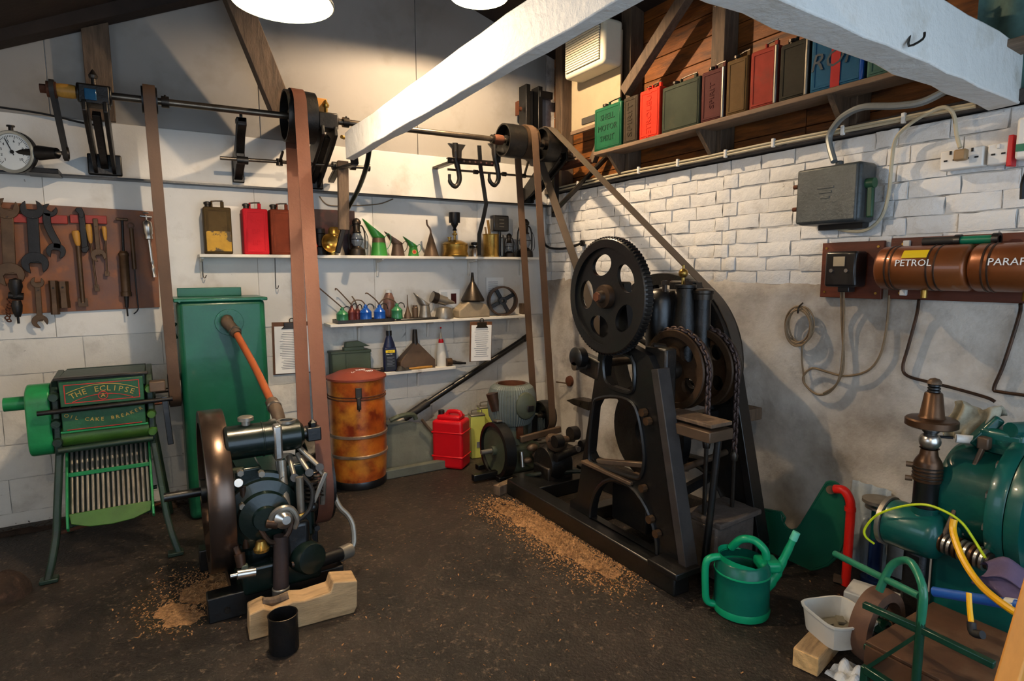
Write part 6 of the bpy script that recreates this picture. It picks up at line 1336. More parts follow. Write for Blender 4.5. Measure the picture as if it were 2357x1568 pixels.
bt = loft('big blue tin with a red stripe and dark script lettering', 1862, 1985, 62, 'blue_tin', edge='blue_enamel')
w_ = abs(RW(1862, 200, SX+.012).y-RW(1985, 200, SX+.012).y)
build(MB().box((.0, -.067, .17), (w_*.17, .004, .33)), 'red_stripe', 'stripe_red', bt); text('ROP', 'script_lettering', mat('dark_ink_blue', '#122c3c', .5), bt, (-.01, -.0685, .145), X, V((.25, 0, 1)), .125, .0012)
loft('grey-green tin half hidden by the white beam', 1990, 2090, 40, 'teal_tin')
# ---- heater box on a cream board
hy0, hy1 = RW(1297, 120, 2.96).y, RW(1388, 120, 2.96).y
hz1, hz0 = RW(1340, 62, 2.96).z, RW(1340, 165, 2.96).z
t = thing('wall_heater', 'cream slatted fan heater box mounted high on the wall', 'heater', (3.05, (hy0+hy1)/2, hz0))
build(MB().box((3.06, (hy0+hy1)/2, (hz0+hz1)/2), (.19, hy0-hy1, hz1-hz0)), 'case', 'heater_cream', t, world=True, bevel=.03, seg=4)
build(MB().box((2.963, (hy0+hy1)/2, (hz0+hz1)/2+.01), (.006, (hy0-hy1)*.84, (hz1-hz0)*.84)), 'grille_back', 'heater_dark', t, world=True)
for k in range(15): build(MB().box((2.956, (hy0+hy1)/2, hz0+.045+k*(hz1-hz0-.07)/14), (.014, (hy0-hy1)*.84, .013)), 'slat', 'heater_cream', t, world=True, bevel=.002)
y0, y1 = RW(1312, 200, 3.13).y, RW(1424, 200, 3.13).y
t = thing('heater_board', 'cream painted backing board behind the heater box', 'board', (3.15, (y0+y1)/2, 2.72))
build(MB().box((3.156, (y0+y1)/2, 3.08), (.02, y0-y1, .66)), 'panel', 'backboard_cream', t, world=True, bevel=.004); build(MB().box((3.143, (y0+y1)/2, 2.765), (.012, y0-y1, .03)), 'lower_batten', 'shelf_wood', t, world=True, bevel=.003)
build(MB().box((3.143, (y0+y1)/2, 2.83), (.012, (y0-y1)*.5, .05)), 'slot', 'heater_dark', t, world=True)
# ---- cables along the wall plate
cb = thing('twin_cable', 'pair of cream cables clipped along the top of the brick wall', 'cable', (3.15, 2.6, 2.32))
for dz in (0, .022):
    build(MB().tube([RW(1272, 442-dz*300, 3.165), RW(1430, 405-dz*300, 3.165), RW(1600, 372-dz*300, 3.165), RW(1800, 330-dz*300, 3.165), RW(2000, 292-dz*300, 3.165), RW(2150, 262-dz*300, 3.165), RW(2245, 245-dz*300, 3.165)], .0075, 7, 4), 'cable', 'cable_cream', cb, world=True)
for px, py in ((1330, 427), (1470, 395), (1560, 378), (1670, 357), (1780, 332), (1940, 303), (2080, 275)): build(MB().box(RW(px, py-3, 3.162), (.02, .018, .05)), 'clip', 'socket_white', cb, world=True, bevel=.003)
build(MB().tube([RW(1920, 372, 3.1), RW(1908, 320, 3.14), RW(1925, 285, 3.12), RW(1950, 262, 3.08), RW(1990, 246, 3.06), RW(2060, 244, 3.05), RW(2120, 236, 3.05), RW(2175, 210, 3.06)], .017, 9, 5), 'conduit', 'conduit', label='grey flexible conduit rising from the switch box', cat='conduit')
cc_ = thing('socket_cable', 'cream cable from the socket plug looping behind the switch box', 'cable', RW(1985, 530, 3.19))
build(MB().tube([RW(1930, 528, 3.2), RW(1985, 532, 3.19), RW(2025, 505, 3.19), RW(2045, 450, 3.19), RW(2052, 380, 3.18), RW(2062, 320, 3.17), RW(2095, 285, 3.15), RW(2140, 258, 3.13), RW(2175, 247, 3.13), RW(2195, 265, 3.14), RW(2202, 310, 3.14), RW(2210, 340, 3.13)], .009, 8, 5), 'cable', 'cable_cream', cc_, world=True)
build(MB().box(RW(2212, 357, 3.135), (.035, .05, .05)), 'plug', 'plug_tan', cc_, world=True, bevel=.008)
# ---- switch box
y0, y1 = RW(1834, 455, 3.07).y, RW(1978, 455, 3.07).y; z1, z0 = RW(1834, 392, 3.07).z, RW(1834, 520, 3.07).z
sb = thing('switch_box', 'big grey cast iron switch box with green side lever', 'switch box', (3.14, (y0+y1)/2, z0))
build(MB().box((3.15, (y0+y1)/2, (z0+z1)/2), (.155, y0-y1, z1-z0)), 'case', 'switch_grey', sb, world=True, bevel=.022, seg=3)
build(MB().box((3.065, (y0+y1)/2, (z0+z1)/2), (.02, (y0-y1)*.96, (z1-z0)*.95)), 'cover', 'switch_grey', sb, world=True, bevel=.01)
for s in (.3, .7): build(MB().cyl((3.08, y0+.0, z0+(z1-z0)*s), (3.08, y0+.025, z0+(z1-z0)*s), .012, seg=10), 'hinge', 'rust', sb, world=True)
for k, (yy, zz) in enumerate(((.5, .62), (.5, .54), (.5, .45))): build(MB().box((3.054, y0+(y1-y0)*yy, z0+(z1-z0)*zz), (.004, .09-.02*k, .012)), 'cast_lettering', 'switch_grey', sb, world=True, bevel=.002)
build(MB().bar((3.13, y1-.02, (z0+z1)/2+.05), (3.12, y1-.03, z0+.02), .03, .022, up=X), 'lever', 'switch_green', sb, world=True, bevel=.006); build(MB().cyl((3.13, y1, (z0+z1)/2+.04), (3.13, y1-.04, (z0+z1)/2+.04), .026, seg=14), 'lever_boss', 'switch_green', sb, world=True)
build(MB().lathe([(0, 0), (.02, 0), (.02, .03), (.014, .035), (0, .035)], (3.14, y0+(y1-y0)*.55, z1-.01), Z, 14), 'conduit_gland', 'switch_grey', sb, world=True)
build(MB().box((3.2, (y0+y1)/2-.02, z0-.012), (.06, (y0-y1)*.7, .03)), 'mounting_foot', 'black_paint', sb, world=True)
# ---- sockets at the right edge
def socket(label, px0, px1, pt, pb, n, X_=3.17):
    y0, y1 = RW(px0, (pt+pb)/2, X_).y, RW(px1, (pt+pb)/2, X_).y; z1, z0 = RW(px0, pt, X_).z, RW(px0, pb, X_).z
    t = thing('wall_socket', label, 'socket', ((X_+3.23)/2, (y0+y1)/2, z0), group='white wall sockets')
    build(MB().box(((X_+3.225)/2, (y0+y1)/2, (z0+z1)/2), (3.225-X_, y0-y1, z1-z0)), 'box', 'socket_white', t, world=True, bevel=.006)
    for k in range(n):
        yc = y0+(y1-y0)*((k+.5)/n); zc = (z0+z1)/2+.012
        for dy, dz, a, b in ((0, .02, .008, .016), (-.018, -.014, .014, .007), (.018, -.014, .014, .007)): build(MB().box((X_-.001, yc+dy, zc+dz), (.004, a, b)), 'pin_hole', 'ink_black', t, world=True)
        build(MB().box((X_-.003, yc+.04*(1 if k else -1)*(n > 1), zc+.018), (.008, .012, .018)), 'switch', 'socket_white', t, world=True, bevel=.002)
socket('double white socket at the right end of the brick wall', 2163, 2262, 350, 394, 2); socket('single white socket beside the red tag', 2272, 2324, 333, 381, 1)
build(MB().box(RW(2330, 348, 3.19), (.05, .02, .13)), 'red_tag', 'red_plastic', label='narrow red strip beside the single socket', cat='tag', bevel=.003)
t = thing('charger_box', 'white box with green print cut off by the frame edge', 'box', RW(2352, 368, 3.16)); p = RW(2352, 320, 3.16)-RW(2352, 368, 3.16)
build(MB().box((.02, -.03, p.z), (.09, .10, p.z*2)), 'case', 'socket_white', t, bevel=.012); build(MB().box((-.027, -.03, p.z*.55), (.002, .09, .03)), 'print', 'emerald', t); build(MB().tube([(-.0, -.02, .0), (.0, -.02, -.05), (.03, -.0, -.09), (.035, .0, -.16)], .008, 7, 4), 'flex', 'rubber', t)
# ---- starter on its board, copper tanks
def wallboard(label, px0, px1, pt, pb, mt='mahogany'):
    y0, y1 = RW(px0, (pt+pb)/2, 3.2).y, RW(px1, (pt+pb)/2, 3.2).y; z1, z0 = RW(px0, pt, 3.2).z, RW(px0, pb, 3.2).z
    t = thing('mounting_board', label, 'board', (3.21, (y0+y1)/2, z0), group='mahogany mounting boards')
    build(MB().box((3.208, (y0+y1)/2, (z0+z1)/2), (.022, y0-y1, z1-z0)), 'panel', mt, t, world=True, bevel=.003)
    for s in (.08, .92):
        for q in (.1, .9): build(MB().cyl((3.197, y0+(y1-y0)*s, z0+(z1-z0)*q), (3.193, y0+(y1-y0)*s, z0+(z1-z0)*q), .007, seg=8), 'screw', 'brass', t, world=True)
wallboard('mahogany board behind the black starter box', 1891, 2032, 560, 684); wallboard('long mahogany board behind the two copper tanks', 2048, 2480, 549, 688)
y0, y1 = RW(1897, 625, 3.09).y, RW(1970, 625, 3.09).y; z1, z0 = RW(1897, 580, 3.09).z, RW(1897, 660, 3.09).z
t = thing('motor_starter', 'black bakelite motor starter with cream plate', 'switch', (3.14, (y0+y1)/2, z0))
build(MB().box((3.143, (y0+y1)/2, (z0+z1)/2), (.105, y0-y1, z1-z0)), 'case', 'bakelite', t, world=True, bevel=.014, seg=3); build(MB().box((3.088, (y0+y1)/2+.005, z0+(z1-z0)*.72), (.004, .06, .05)), 'plate', 'backboard_cream', t, world=True)
for s in (.25, .72): build(MB().cyl((3.092, y0+(y1-y0)*s, z0+(z1-z0)*.46), (3.08, y0+(y1-y0)*s, z0+(z1-z0)*.46), .01, seg=14), 'button', 'bright_steel', t, world=True)
build(MB().box((3.143, (y0+y1)/2-.01, z0-.012), (.06, .06, .03)), 'cable_gland', 'bakelite', t, world=True, bevel=.004)
def ctank(label, ya, yb, word, pxw, yl, zc, rk=.104, xc=3.088, yellow=False):
    t = thing('fuel_tank', label, 'tank', (xc, (ya+yb)/2, zc-rk), group='copper fuel tanks')
    L = ya-yb
    build(MB().lathe([(0, -.02), (rk*.6, -.014), (rk*.93, 0), (rk, .012), (rk, L-.012), (rk*.93, L), (rk*.6, L+.014), (0, L+.02)], (xc, ya, zc), -Y, 44), 'shell', 'copper_tank', t, world=True)
    for s in (.14, .2, .62, .7): build(MB().lathe([(rk, -.004), (rk+.0025, -.003), (rk+.0025, .003), (rk, .004)], (xc, ya-L*s, zc), -Y, 44), 'seam', 'copper_pipe', t, world=True)
    an = R(12); e = V((-math.cos(an), 0, math.sin(an))); up = V((math.sin(an), 0, math.cos(an)))
    text(word, 'white_lettering', 'white_paint', t, V((xc, yl, zc))+e*(rk+.002), -Y, up, .044, .001, world=True)
    if yellow:
        an = R(38); e = V((-math.cos(an), 0, math.sin(an))); mb = MB().grid(lambda u, v: (xc-(rk+.002)*math.cos(R(26+24*v)), yl+.055-.11*u, zc+(rk+.002)*math.sin(R(26+24*v))), 2, 8); build(mb, 'yellow_label', 'yellow_label', t, world=True)
    build(MB().cyl((xc, (ya+yb)/2, zc-rk+.005), (xc, (ya+yb)/2, zc-rk-.035), .014, seg=12), 'outlet', 'brass', t, world=True)
    for s in (.2, .85): build(MB().box((3.15, ya-L*s, zc-rk*.75), (.1, .02, .05)), 'cradle', 'mahogany', t, world=True)
    return t
zc = RW(2110, 617, 3.0).z
tA0, tA1 = RW(2012, 617, 3.0).y, RW(2218, 617, 3.0).y
ctank('left copper fuel tank lettered PETROL with yellow label', tA0, tA1, 'PETROL', 2100, RW(2102, 604, 2.99).y, zc, yellow=True)
tB0 = RW(2228, 617, 3.0).y
ctank('right copper fuel tank lettered PARAFFIN, cut by the frame', tB0, tB0-.36, 'PARAFFIN', 2340, tB0-.17, zc)
build(MB().box(((3.19), RW(2040, 560, 3.0).y, zc), (.02, .03, .27)), 'tank_strap', 'socket_white', label='white strap behind the left copper tank', cat='strap', bevel=.003)
t = thing('tube_level', 'black and green tube lying on top of the copper tanks', 'tube', (3.11, RW(2200, 545, 3.1).y, zc+.1)); ya, yb = RW(2122, 545, 3.1).y, RW(2290, 545, 3.1).y; ym = (ya+yb)/2; zt_ = zc+.122
build(MB().cyl((3.12, ya, zt_), (3.12, ym, zt_), .02, seg=16), 'black_half', 'rubber', t, world=True); build(MB().cyl((3.12, ym, zt_), (3.12, yb, zt_), .019, seg=16), 'green_half', 'emerald', t, world=True)
for y in (ym, yb): build(MB().lathe([(.015, -.012), (.027, -.012), (.027, .012), (.015, .012)], (3.12, y, zt_), Y, 16), 'collar', 'black_paint', t, world=True)
# fuel pipes and cables on the lower wall
def wpipe(label, pts, r, mt, name='fuel_pipe', cat='pipe', x=3.2): return build(MB().tube([RW(a, b, x if i else x-.03) for i, (a, b) in enumerate(pts)], r, 8, 4), name, mt, label=label, cat=cat)
wpipe('copper fuel pipe from the left tank down the stained wall', [(2115, 690), (2110, 725), (2090, 800), (2078, 845), (2090, 866), (2140, 880), (2200, 895), (2270, 915), (2290, 925)], .0075, 'copper_pipe')
wpipe('copper fuel pipe from the right tank near the frame edge', [(2349, 700), (2345, 730), (2310, 840), (2288, 893), (2300, 902), (2357, 910), (2420, 920)], .0075, 'copper_pipe')
wpipe('thin cable hanging from the starter down the wall in a loop', [(1936, 672), (1938, 740), (1942, 830), (1935, 868), (1910, 902), (1880, 908), (1853, 885), (1850, 865), (1870, 848), (1905, 857), (1945, 866), (1995, 855), (2025, 820), (2040, 760), (2047, 680)], .0065, 'cable_brown', 'starter_cable', 'cable')
wpipe('second thin cable taped to the starter cable', [(1942, 672), (1943, 740), (1937, 840), (1925, 885), (1895, 906)], .0055, 'cable_brown', 'starter_cable', 'cable', 3.19)
co = thing('cable_coil', 'coil of brown cable hanging on a hook on the wall', 'cable', RW(1840, 750, 3.19)); cc0 = RW(1840, 750, 3.19)
for k in range(6):
    o_ = V((-.012*(k % 3), random.uniform(-.012, .012), random.uniform(-.016, .012))); pts = [o_+V((0, math.cos(a)*.078, math.sin(a)*.105)) for a in [2*PI*i/28 for i in range(28)]]
    build(MB().tube(pts, .005, 6, closed=True), 'loop', 'cable_brown', co)
build(MB().tube([(0.02, 0, .13), (-.03, -.01, .11), (-.035, -.01, .085), (-.02, -.0, .075)], .005, 6, 3), 'hook', 'dark_steel', co); build(MB().tube([RW(1846, 790, 3.18)-cc0, RW(1846, 830, 3.2)-cc0, RW(1850, 866, 3.2)-cc0, RW(1852, 885, 3.2)-cc0], .005, 6, 4), 'tail', 'cable_brown', co)
# ================================================================ right foreground
def gp(px, py, x=2.93): p = RW(px, py, x); return (p.y, p.z)
t = thing('belt_guard', 'dark green sheet metal guard leaning against the wall', 'guard', (2.93, 1.85, 0))
og = [(1700, 1172), (1799, 1180), (1803, 1204), (1815, 1219), (1831, 1220), (1845, 1207), (1896, 1123), (1906, 1111), (1920, 1110), (1935, 1122), (1944, 1150), (1947, 1215), (1935, 1265), (1905, 1300), (1860, 1312), (1815, 1305), (1780, 1285), (1750, 1245), (1725, 1232), (1700, 1228)]
build(MB().prism([gp(*q) for q in og], (2.925, 0, 0), Y, Z, .012), 'sheet', 'guard_green', t, world=True, bevel=.003)
build(MB().tube([V((2.93,)+gp(*q)) for q in og], .008, 6, 2, closed=True), 'rolled_edge', 'guard_green', t, world=True); build(MB().cyl(RW(1912, 1128, 2.92), RW(1912, 1128, 2.90), .022, seg=14), 'eye', 'tool_brown', t, world=True)
rp = thing('red_pipe', 'bright red bent pipe standing by the green guard', 'pipe', FL(1946, 1350)); build(MB().tube([RW(1922, 1126, 2.88), RW(1940, 1128, 2.88), RW(1952, 1142, 2.885), RW(1958, 1170, 2.89), RW(1953, 1250, 2.91), FL(1946, 1348)+V((0, 0, .005))], .022, 12, 5), 'pipe', 'red_pipe', rp, world=True)
build(MB().lathe([(.022, -.01), (.026, -.01), (.026, .01), (.022, .01)], RW(1957, 1172, 2.89), Z, 16), 'joint', 'red_pipe', rp, world=True)
t = thing('hanging_cloth', 'pale blue-grey cloth sheet hanging low on the wall', 'cloth', (3.17, 1.63, 0))
ya, yb = 1.72, 1.52
build(MB().grid(lambda u, v: (3.195-.03*abs(math.sin(u*9+v*2))*(1-.5*v)-.02*(1-v), ya+(yb-ya)*u, .01+.46*v), 30, 12), 'sheet', 'blue_grey_cloth', t, world=True, sharp=90)
t = thing('pipe_stand', 'green and blue pipe stand with flat flange on top', 'stand', FL(2010, 1342)); b0 = FL(2008, 1338); zt_ = RW(2015, 1152, b0.x).z
build(MB().cyl((0, 0, zt_*.55), (0, 0, zt_), .03, seg=16), 'green_pipe', 'teal_paint', t); build(MB().cyl((0, 0, 0), (0, 0, zt_*.56), .032, seg=16), 'blue_pipe', 'navy_paint', t); build(MB().cyl((0, 0, zt_), (0, 0, zt_+.016), .075, seg=24).cyl((0, 0, zt_-.03), (0, 0, zt_-.02), .06, seg=24), 'flange', 'tin_grey', t); build(MB().cyl((0, 0, 0), (0, 0, .03), .06, seg=20), 'foot', 'navy_paint', t)
# watering can
wc = thing('watering_can', 'bright green plastic watering can with stubby spout', 'watering can', (2.285, 1.715, 0), R(-32))
build(MB().lathe([(0, 0), (.112, 0), (.122, .012), (.125, .03), (.122, .14), (.124, .2), (.127, .205), (.125, .21), (.118, .25), (.105, .262)], seg=36), 'body', 'can_body_green', wc)
build(MB().lathe([(.112, .0), (.125, .008), (.129, .03), (.124, .045)], seg=36), 'base_band', 'can_green', wc); build(MB().ring((0, 0, .207), Z, .124, .005, 36, 6), 'shoulder_ring', 'can_green', wc)
build(MB().grid(lambda u, v: ((.108+.004*v)*math.cos(R(75+210*u)), (.108+.004*v)*math.sin(R(75+210*u)), .255+.035*v*(math.sin(PI*u)**.5 if 0 < u < 1 else 0)), 24, 3), 'rim', 'can_green', wc, sharp=80)
build(MB().tube([(-.105, 0, .27), (-.15, 0, .262), (-.172, 0, .23), (-.17, 0, .12), (-.16, 0, .05), (-.12, 0, .035)], .017, 10, 5), 'handle', 'can_green', wc)
build(MB().tube([(-.02, .10, .265), (.01, .06, .325), (.06, .03, .335), (.10, .0, .30), (.11, 0, .25)], .019, 10, 5), 'top_handle', 'can_green', wc)
build(MB().tube([(.10, 0, .12), (.15, 0, .18), (.19, 0, .26), (.235, 0, .37)], [.034, .028, .022, .018, .016], 12, 5), 'spout', 'can_green', wc); build(MB().cyl((.228, 0, .352), (.243, 0, .39), .018, .017, seg=14), 'spout_tip', mat('tip_teal', '#5fb89a', .4), wc)
build(MB().box((.115, 0, .235), (.1, .11, .05)), 'spout_hood', 'can_green', wc, bevel=.016, seg=3)
# wood beam, tub, paper
t = thing('wood_offcut', 'short squared timber offcut lying under the plastic tub', 'wood block', (2.34, 1.34, 0), R(12)); build(MB().box((0, 0, .04), (.40, .10, .08)), 'timber', 'pale_wood', t, bevel=.006); build(MB().box((-.2, 0, .04), (.008, .096, .075)), 'sawn_end', mat('sawn_end', '#d0a56c', .8, var=.3, scale=30, bump=.8, bscale=60), t, bevel=.002)
t = thing('plastic_tub', 'white plastic tub with grey sludge and card scraps', 'tub', (2.36, 1.30, .081), R(-20))
def tub(s, z): return [(-s, -s), (s, -s), (s, s), (-s, s)]
mb = MB(); rows = []
for s, z in ((.096, 0), (.108, .095), (.115, .098), (.115, .106), (.106, .106), (.094, .012), (0.0, .012)):
    row = []
    for i in range(32):
        a = 2*PI*i/32; c_, s_ = math.cos(a), math.sin(a); k = s/((abs(c_)**5+abs(s_)**5)**.2) if s else 0; mb.v.append(V((k*c_, k*s_, z))); row.append(len(mb.v)-1)
    rows.append(row)
for A, B in zip(rows, rows[1:]):
    for i in range(32): j = (i+1) % 32; mb.f.append((A[i], A[j], B[j], B[i]))
mb.f.append(tuple(reversed(rows[0]))); build(mb, 'tub', 'tub_white', t); build(MB().box((0, 0, .03), (.15, .15, .012)), 'sludge', 'card', t, bevel=.02)
for p, s, rt_ in (((.02, -.03, .042), .06, .4), ((.04, .03, .045), .05, 1.1), ((-.03, .02, .04), .04, .2)): build(MB().box(p, (s, s*.6, .01), Matrix.Rotation(rt_, 3, 'Z')), 'card_scrap', 'card', t)
p = FL(1958, 1555); t = thing('paper_scrap', 'crumpled white paper on the floor beside the cart', 'paper', p)
build(MB().grid(lambda u, v: ((u-.5)*.16, (v-.5)*.12, .002+.035*abs(math.sin(5*u+2*v))*abs(math.sin(7*v-3*u+1))*math.sin(PI*u)*1.4), 14, 12), 'sheet', 'paper', t, sharp=10)
# ---- hand cart of green tube with a wheel and brown tray
ct = thing('hand_cart', 'green tubular hand cart with brown tray and old wheel', 'cart', (2.35, .95, 0))
Cc = lambda mb, n, mt, parent=None, **k: build(mb, n, mt, parent or ct, world=True, **k)
v0 = V((2.12, .885, .0)); v1 = V((2.12, .885, .40))
def at(px, py, x): return RW(px, py, x)
zt_ = at(2118, 1372, 2.12).z; yv = at(2118, 1450, 2.12).y
top = V((2.12, yv, zt_))
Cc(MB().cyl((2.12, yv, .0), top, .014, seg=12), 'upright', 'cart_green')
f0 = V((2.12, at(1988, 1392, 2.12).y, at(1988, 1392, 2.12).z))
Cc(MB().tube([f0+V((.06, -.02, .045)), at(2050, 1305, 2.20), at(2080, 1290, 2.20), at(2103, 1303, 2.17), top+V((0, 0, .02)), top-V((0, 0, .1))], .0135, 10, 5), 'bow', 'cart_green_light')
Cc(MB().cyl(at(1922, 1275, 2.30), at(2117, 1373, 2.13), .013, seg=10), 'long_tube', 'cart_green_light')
q = at(2290, 1532, 2.12); mid = V((2.12, yv, at(2118, 1448, 2.12).z))
Cc(MB().bar(f0, mid, .022, .022), 'rail', 'cart_green', bevel=.003); Cc(MB().bar(mid, q, .022, .022), 'rail', 'cart_green', bevel=.003)
Cc(MB().bar(f0, V((2.12, yv, f0.z+.0)), .02, .02), 'rail', 'cart_green', bevel=.003)
zr = .10
c0 = at(1992, 1540, 2.12)
Cc(MB().bar((2.12, c0.y, c0.z), (2.12, yv-.15, c0.z-.03), .03, .03), 'lower_rail', 'cart_green', bevel=.003); Cc(MB().bar((2.12, c0.y, c0.z), (2.12, yv, f0.z-.01), .012, .012), 'diagonal', 'cart_green')
Cc(MB().bar((2.12, c0.y, 0), (2.12, c0.y, c0.z+.01), .025, .025), 'leg', 'cart_green', bevel=.003); Cc(MB().bar((2.62, .62, 0), (2.62, .62, .26), .025, .025), 'leg', 'cart_green', bevel=.003)
# tray floor and back
Cc(MB().box((2.40, .80, .245), (.5, .56, .014)), 'tray', 'brown_panel', bevel=.002)
Cc(MB().box((2.135, .86, .17), (.01, .42, .15)), 'side_panel', 'brown_panel')
for y in (.53, 1.07): Cc(MB().bar((2.14, y, .232), (2.66, y, .232), .022, .022), 'cross_rail', 'cart_green', bevel=.003)
wh = V((2.45, 1.19, .156)); 
Cc(MB().lathe([(.115, -.035), (.15, -.03), (.155, 0), (.15, .03), (.115, .035), (.115, -.035)], wh, Y, 36), 'tyre', 'worn_tyre') if False else Cc(MB().lathe([(.112, -.04), (.148, -.036), (.155, 0), (.148, .036), (.112, .04), (.112, -.04)], wh, Y, 40), 'tyre', 'worn_tyre')
Cc(MB().lathe([(.02, -.04), (.035, -.04), (.035, .04), (.02, .04)], wh, Y, 18), 'hub', 'cart_green')
for k in range(8): a = k*PI/4; e = V((math.cos(a), 0, math.sin(a))); Cc(MB().cyl(wh+e*.03, wh+e*.115, .008, seg=6), 'spoke', 'dark_steel')
Cc(MB().cyl(wh+Y*.05, wh-Y*.5, .012, seg=10), 'axle', 'dark_steel')
# ---- teal pump engine at the right edge
te_ = thing('teal_engine', 'large teal painted engine with bolted flanges at the right edge', 'engine', (2.85, .95, 0))
T = lambda mb, n, mt, parent=None, **k: build(mb, n, mt, parent or te_, world=True, **k)
ax = V((2.93, 1.14, .66))
T(MB().lathe([(0, -.02), (.12, -.015), (.2, .0), (.215, .03), (.215, .2), (.225, .22)], ax, -Y, 48), 'barrel', 'teal_paint')
T(MB().lathe([(.2, .2), (.272, .2), (.275, .21), (.275, .25), (.27, .258), (.2, .258)], ax, -Y, 48), 'flange', 'teal_paint'); T(MB().lathe([(.2, .262), (.272, .262), (.275, .27), (.275, .31), (.2, .32), (.2, .5), (0, .5)], ax, -Y, 48), 'rear_flange', 'teal_paint')
for k in range(12):
    a = k*PI/6+.2; e = V((math.cos(a), 0, math.sin(a))); T(MB().cyl(ax+e*.245-Y*.19, ax+e*.245-Y*.2, .018, seg=6), 'flange_bolt', 'bright_steel')
T(MB().box((2.93, .98, .91), (.14, .16, .1)), 'rocker_box', 'teal_paint', bevel=.02, seg=3); T(MB().lathe([(0, 0), (.09, 0), (.09, .02), (.075, .03), (.075, .05), (0, .05)], (2.93, .97, .87), Z, 28), 'head_flange', 'teal_paint')
T(MB().bar((2.87, 1.08, .88), (2.92, 1.01, 1.0), .06, .04), 'bracket', 'teal_paint', bevel=.01); T(MB().cyl((2.86, .95, .97), (3.0, .9, .97), .03, seg=14), 'rocker_shaft', 'teal_paint')
T(MB().cyl((2.83, 1.12, .90), (2.88, 1.05, .90), .018, seg=10), 'spark_plug', 'socket_white'); T(MB().tube([(2.83, 1.13, .9), (2.78, 1.2, .895), (2.74, 1.19, .88)], .006, 6, 3), 'plug_lead', 'rubber'); T(MB().tube([(3.0, .9, .98), (3.04, .85, 1.02), (3.06, .78, 1.02)], .012, 8, 3), 'breather', 'rubber')
T(MB().bar((2.83, 1.02, .90), (2.68, 1.08, .50), .026, .016, up=Y), 'connecting_rod', 'tin_brown', bevel=.004); T(MB().box((2.83, 1.02, .905), (.04, .04, .05)), 'rod_end', 'tin_brown', bevel=.006)
T(MB().box((2.93, .95, .22), (.3, .42, .44)), 'pedestal', 'teal_paint', bevel=.03, seg=3)
# water pump with valve stack
pb = thing('water_pump', 'teal pump body with tall brown valve stack on top', 'pump', (2.72, 1.2, 0))
Wp = lambda mb, n, mt, parent=None, **k: build(mb, n, mt, parent or pb, world=True, **k)
b0 = V((2.72, 1.30, .50))
Wp(MB().lathe([(0, 0), (.085, 0), (.098, .01), (.1, .02), (.1, .17), (.09, .2), (.06, .22), (0, .22)], b0, -Y, 36), 'body', 'teal_paint'); Wp(MB().lathe([(.085, -.012), (.107, -.012), (.107, .006), (.09, .006)], b0, -Y, 36), 'end_ring', 'tin_grey'); Wp(MB().lathe([(0, -.03), (.06, -.03), (.08, -.012), (0, -.012)], b0, -Y, 28), 'end_cap', 'black_paint')
Wp(MB().box((2.76, 1.2, .2), (.07, .09, .4)), 'foot', 'cast_iron', bevel=.02)
sc = V((2.715, 1.165, -.045))
Wp(MB().lathe([(.07, .6), (.062, .62), (.058, .62), (.05, .63), (.05, .66)], sc, Z, 28), 'neck', 'teal_paint')
Wp(MB().lathe([(.046, .64), (.046, .78), (.05, .79)], sc, Z, 24), 'sleeve', 'black_paint')
VB = mat('valve_brown', '#4f3826', .35, metal=.65, var=.3, scale=9, col2='#2e2119', thr=(.5, .75), scale2=6)
Wp(MB().lathe([(.05, .77), (.052, .79), (.052, .845), (.046, .86), (.034, .88), (.03, .905), (.036, .91)], sc, Z, 28), 'hose_barb', VB)
for z in (.785, .80, .815, .83): Wp(MB().ring(sc+Z*z, Z, .052, .0035, 24, 6), 'clip_band', 'dark_steel')
Wp(MB().ball(sc+Z*.94, .04, 20), 'ball', 'bright_steel'); Wp(MB().lathe([(.02, .97), (.03, .98), (.03, 1.0)], sc, Z, 20), 'stem', 'black_paint')
Wp(MB().lathe([(0, 1.0), (.085, 1.0), (.094, 1.006), (.094, 1.03), (.088, 1.036), (.05, 1.04), (.044, 1.05), (.032, 1.14), (.028, 1.145), (0, 1.145)], sc, Z, 36), 'valve_bell', VB)
for k in range(3): Wp(MB().ring(sc+Z*(1.15+k*.012), Z, .018, .006, 16, 6), 'spring_coil', 'black_paint')
Wp(MB().lathe([(0, 1.18), (.028, 1.18), (.026, 1.19), (.018, 1.2), (0, 1.205)], sc, Z, 8), 'top_nut', 'tin_brown')
for z in (.83, .77): Wp(MB().cyl(sc+V((-.022, .045, z)), sc+V((-.034, .068, z)), .012, seg=8), 'clip_screw', 'tin_brown')
Wp(MB().lathe([(.06, 0), (.055, .03), (.05, .05)], (2.70, 1.14, .50), V((-.1, -1, -.05)), 24), 'outlet_neck', 'teal_paint')
o0 = V((2.695, 1.09, .497)); dv = V((-.08, -1, -.06)).normalized()
for k in range(9): Wp(MB().lathe([(.03, 0), (.044, .003), (.044, .013), (.03, .016)], o0+dv*k*.019, dv, 22), 'coupling_ring', 'bright_steel' if k % 3 else VB)
Wp(MB().cyl(o0, o0+dv*.18, .034, seg=18), 'coupling', 'dark_steel')
for k in range(4): a = k*PI/2+.6; Wp(MB().cyl((2.79+.03*math.cos(a), 1.06, .55+.03*math.sin(a)), (2.79+.03*math.cos(a), 1.035, .55+.03*math.sin(a)), .012, seg=6), 'gland_bolt', 'tin_grey')
Wp(MB().box((2.79, 1.06, .52), (.1, .04, .14)), 'gland', 'teal_paint', bevel=.01)
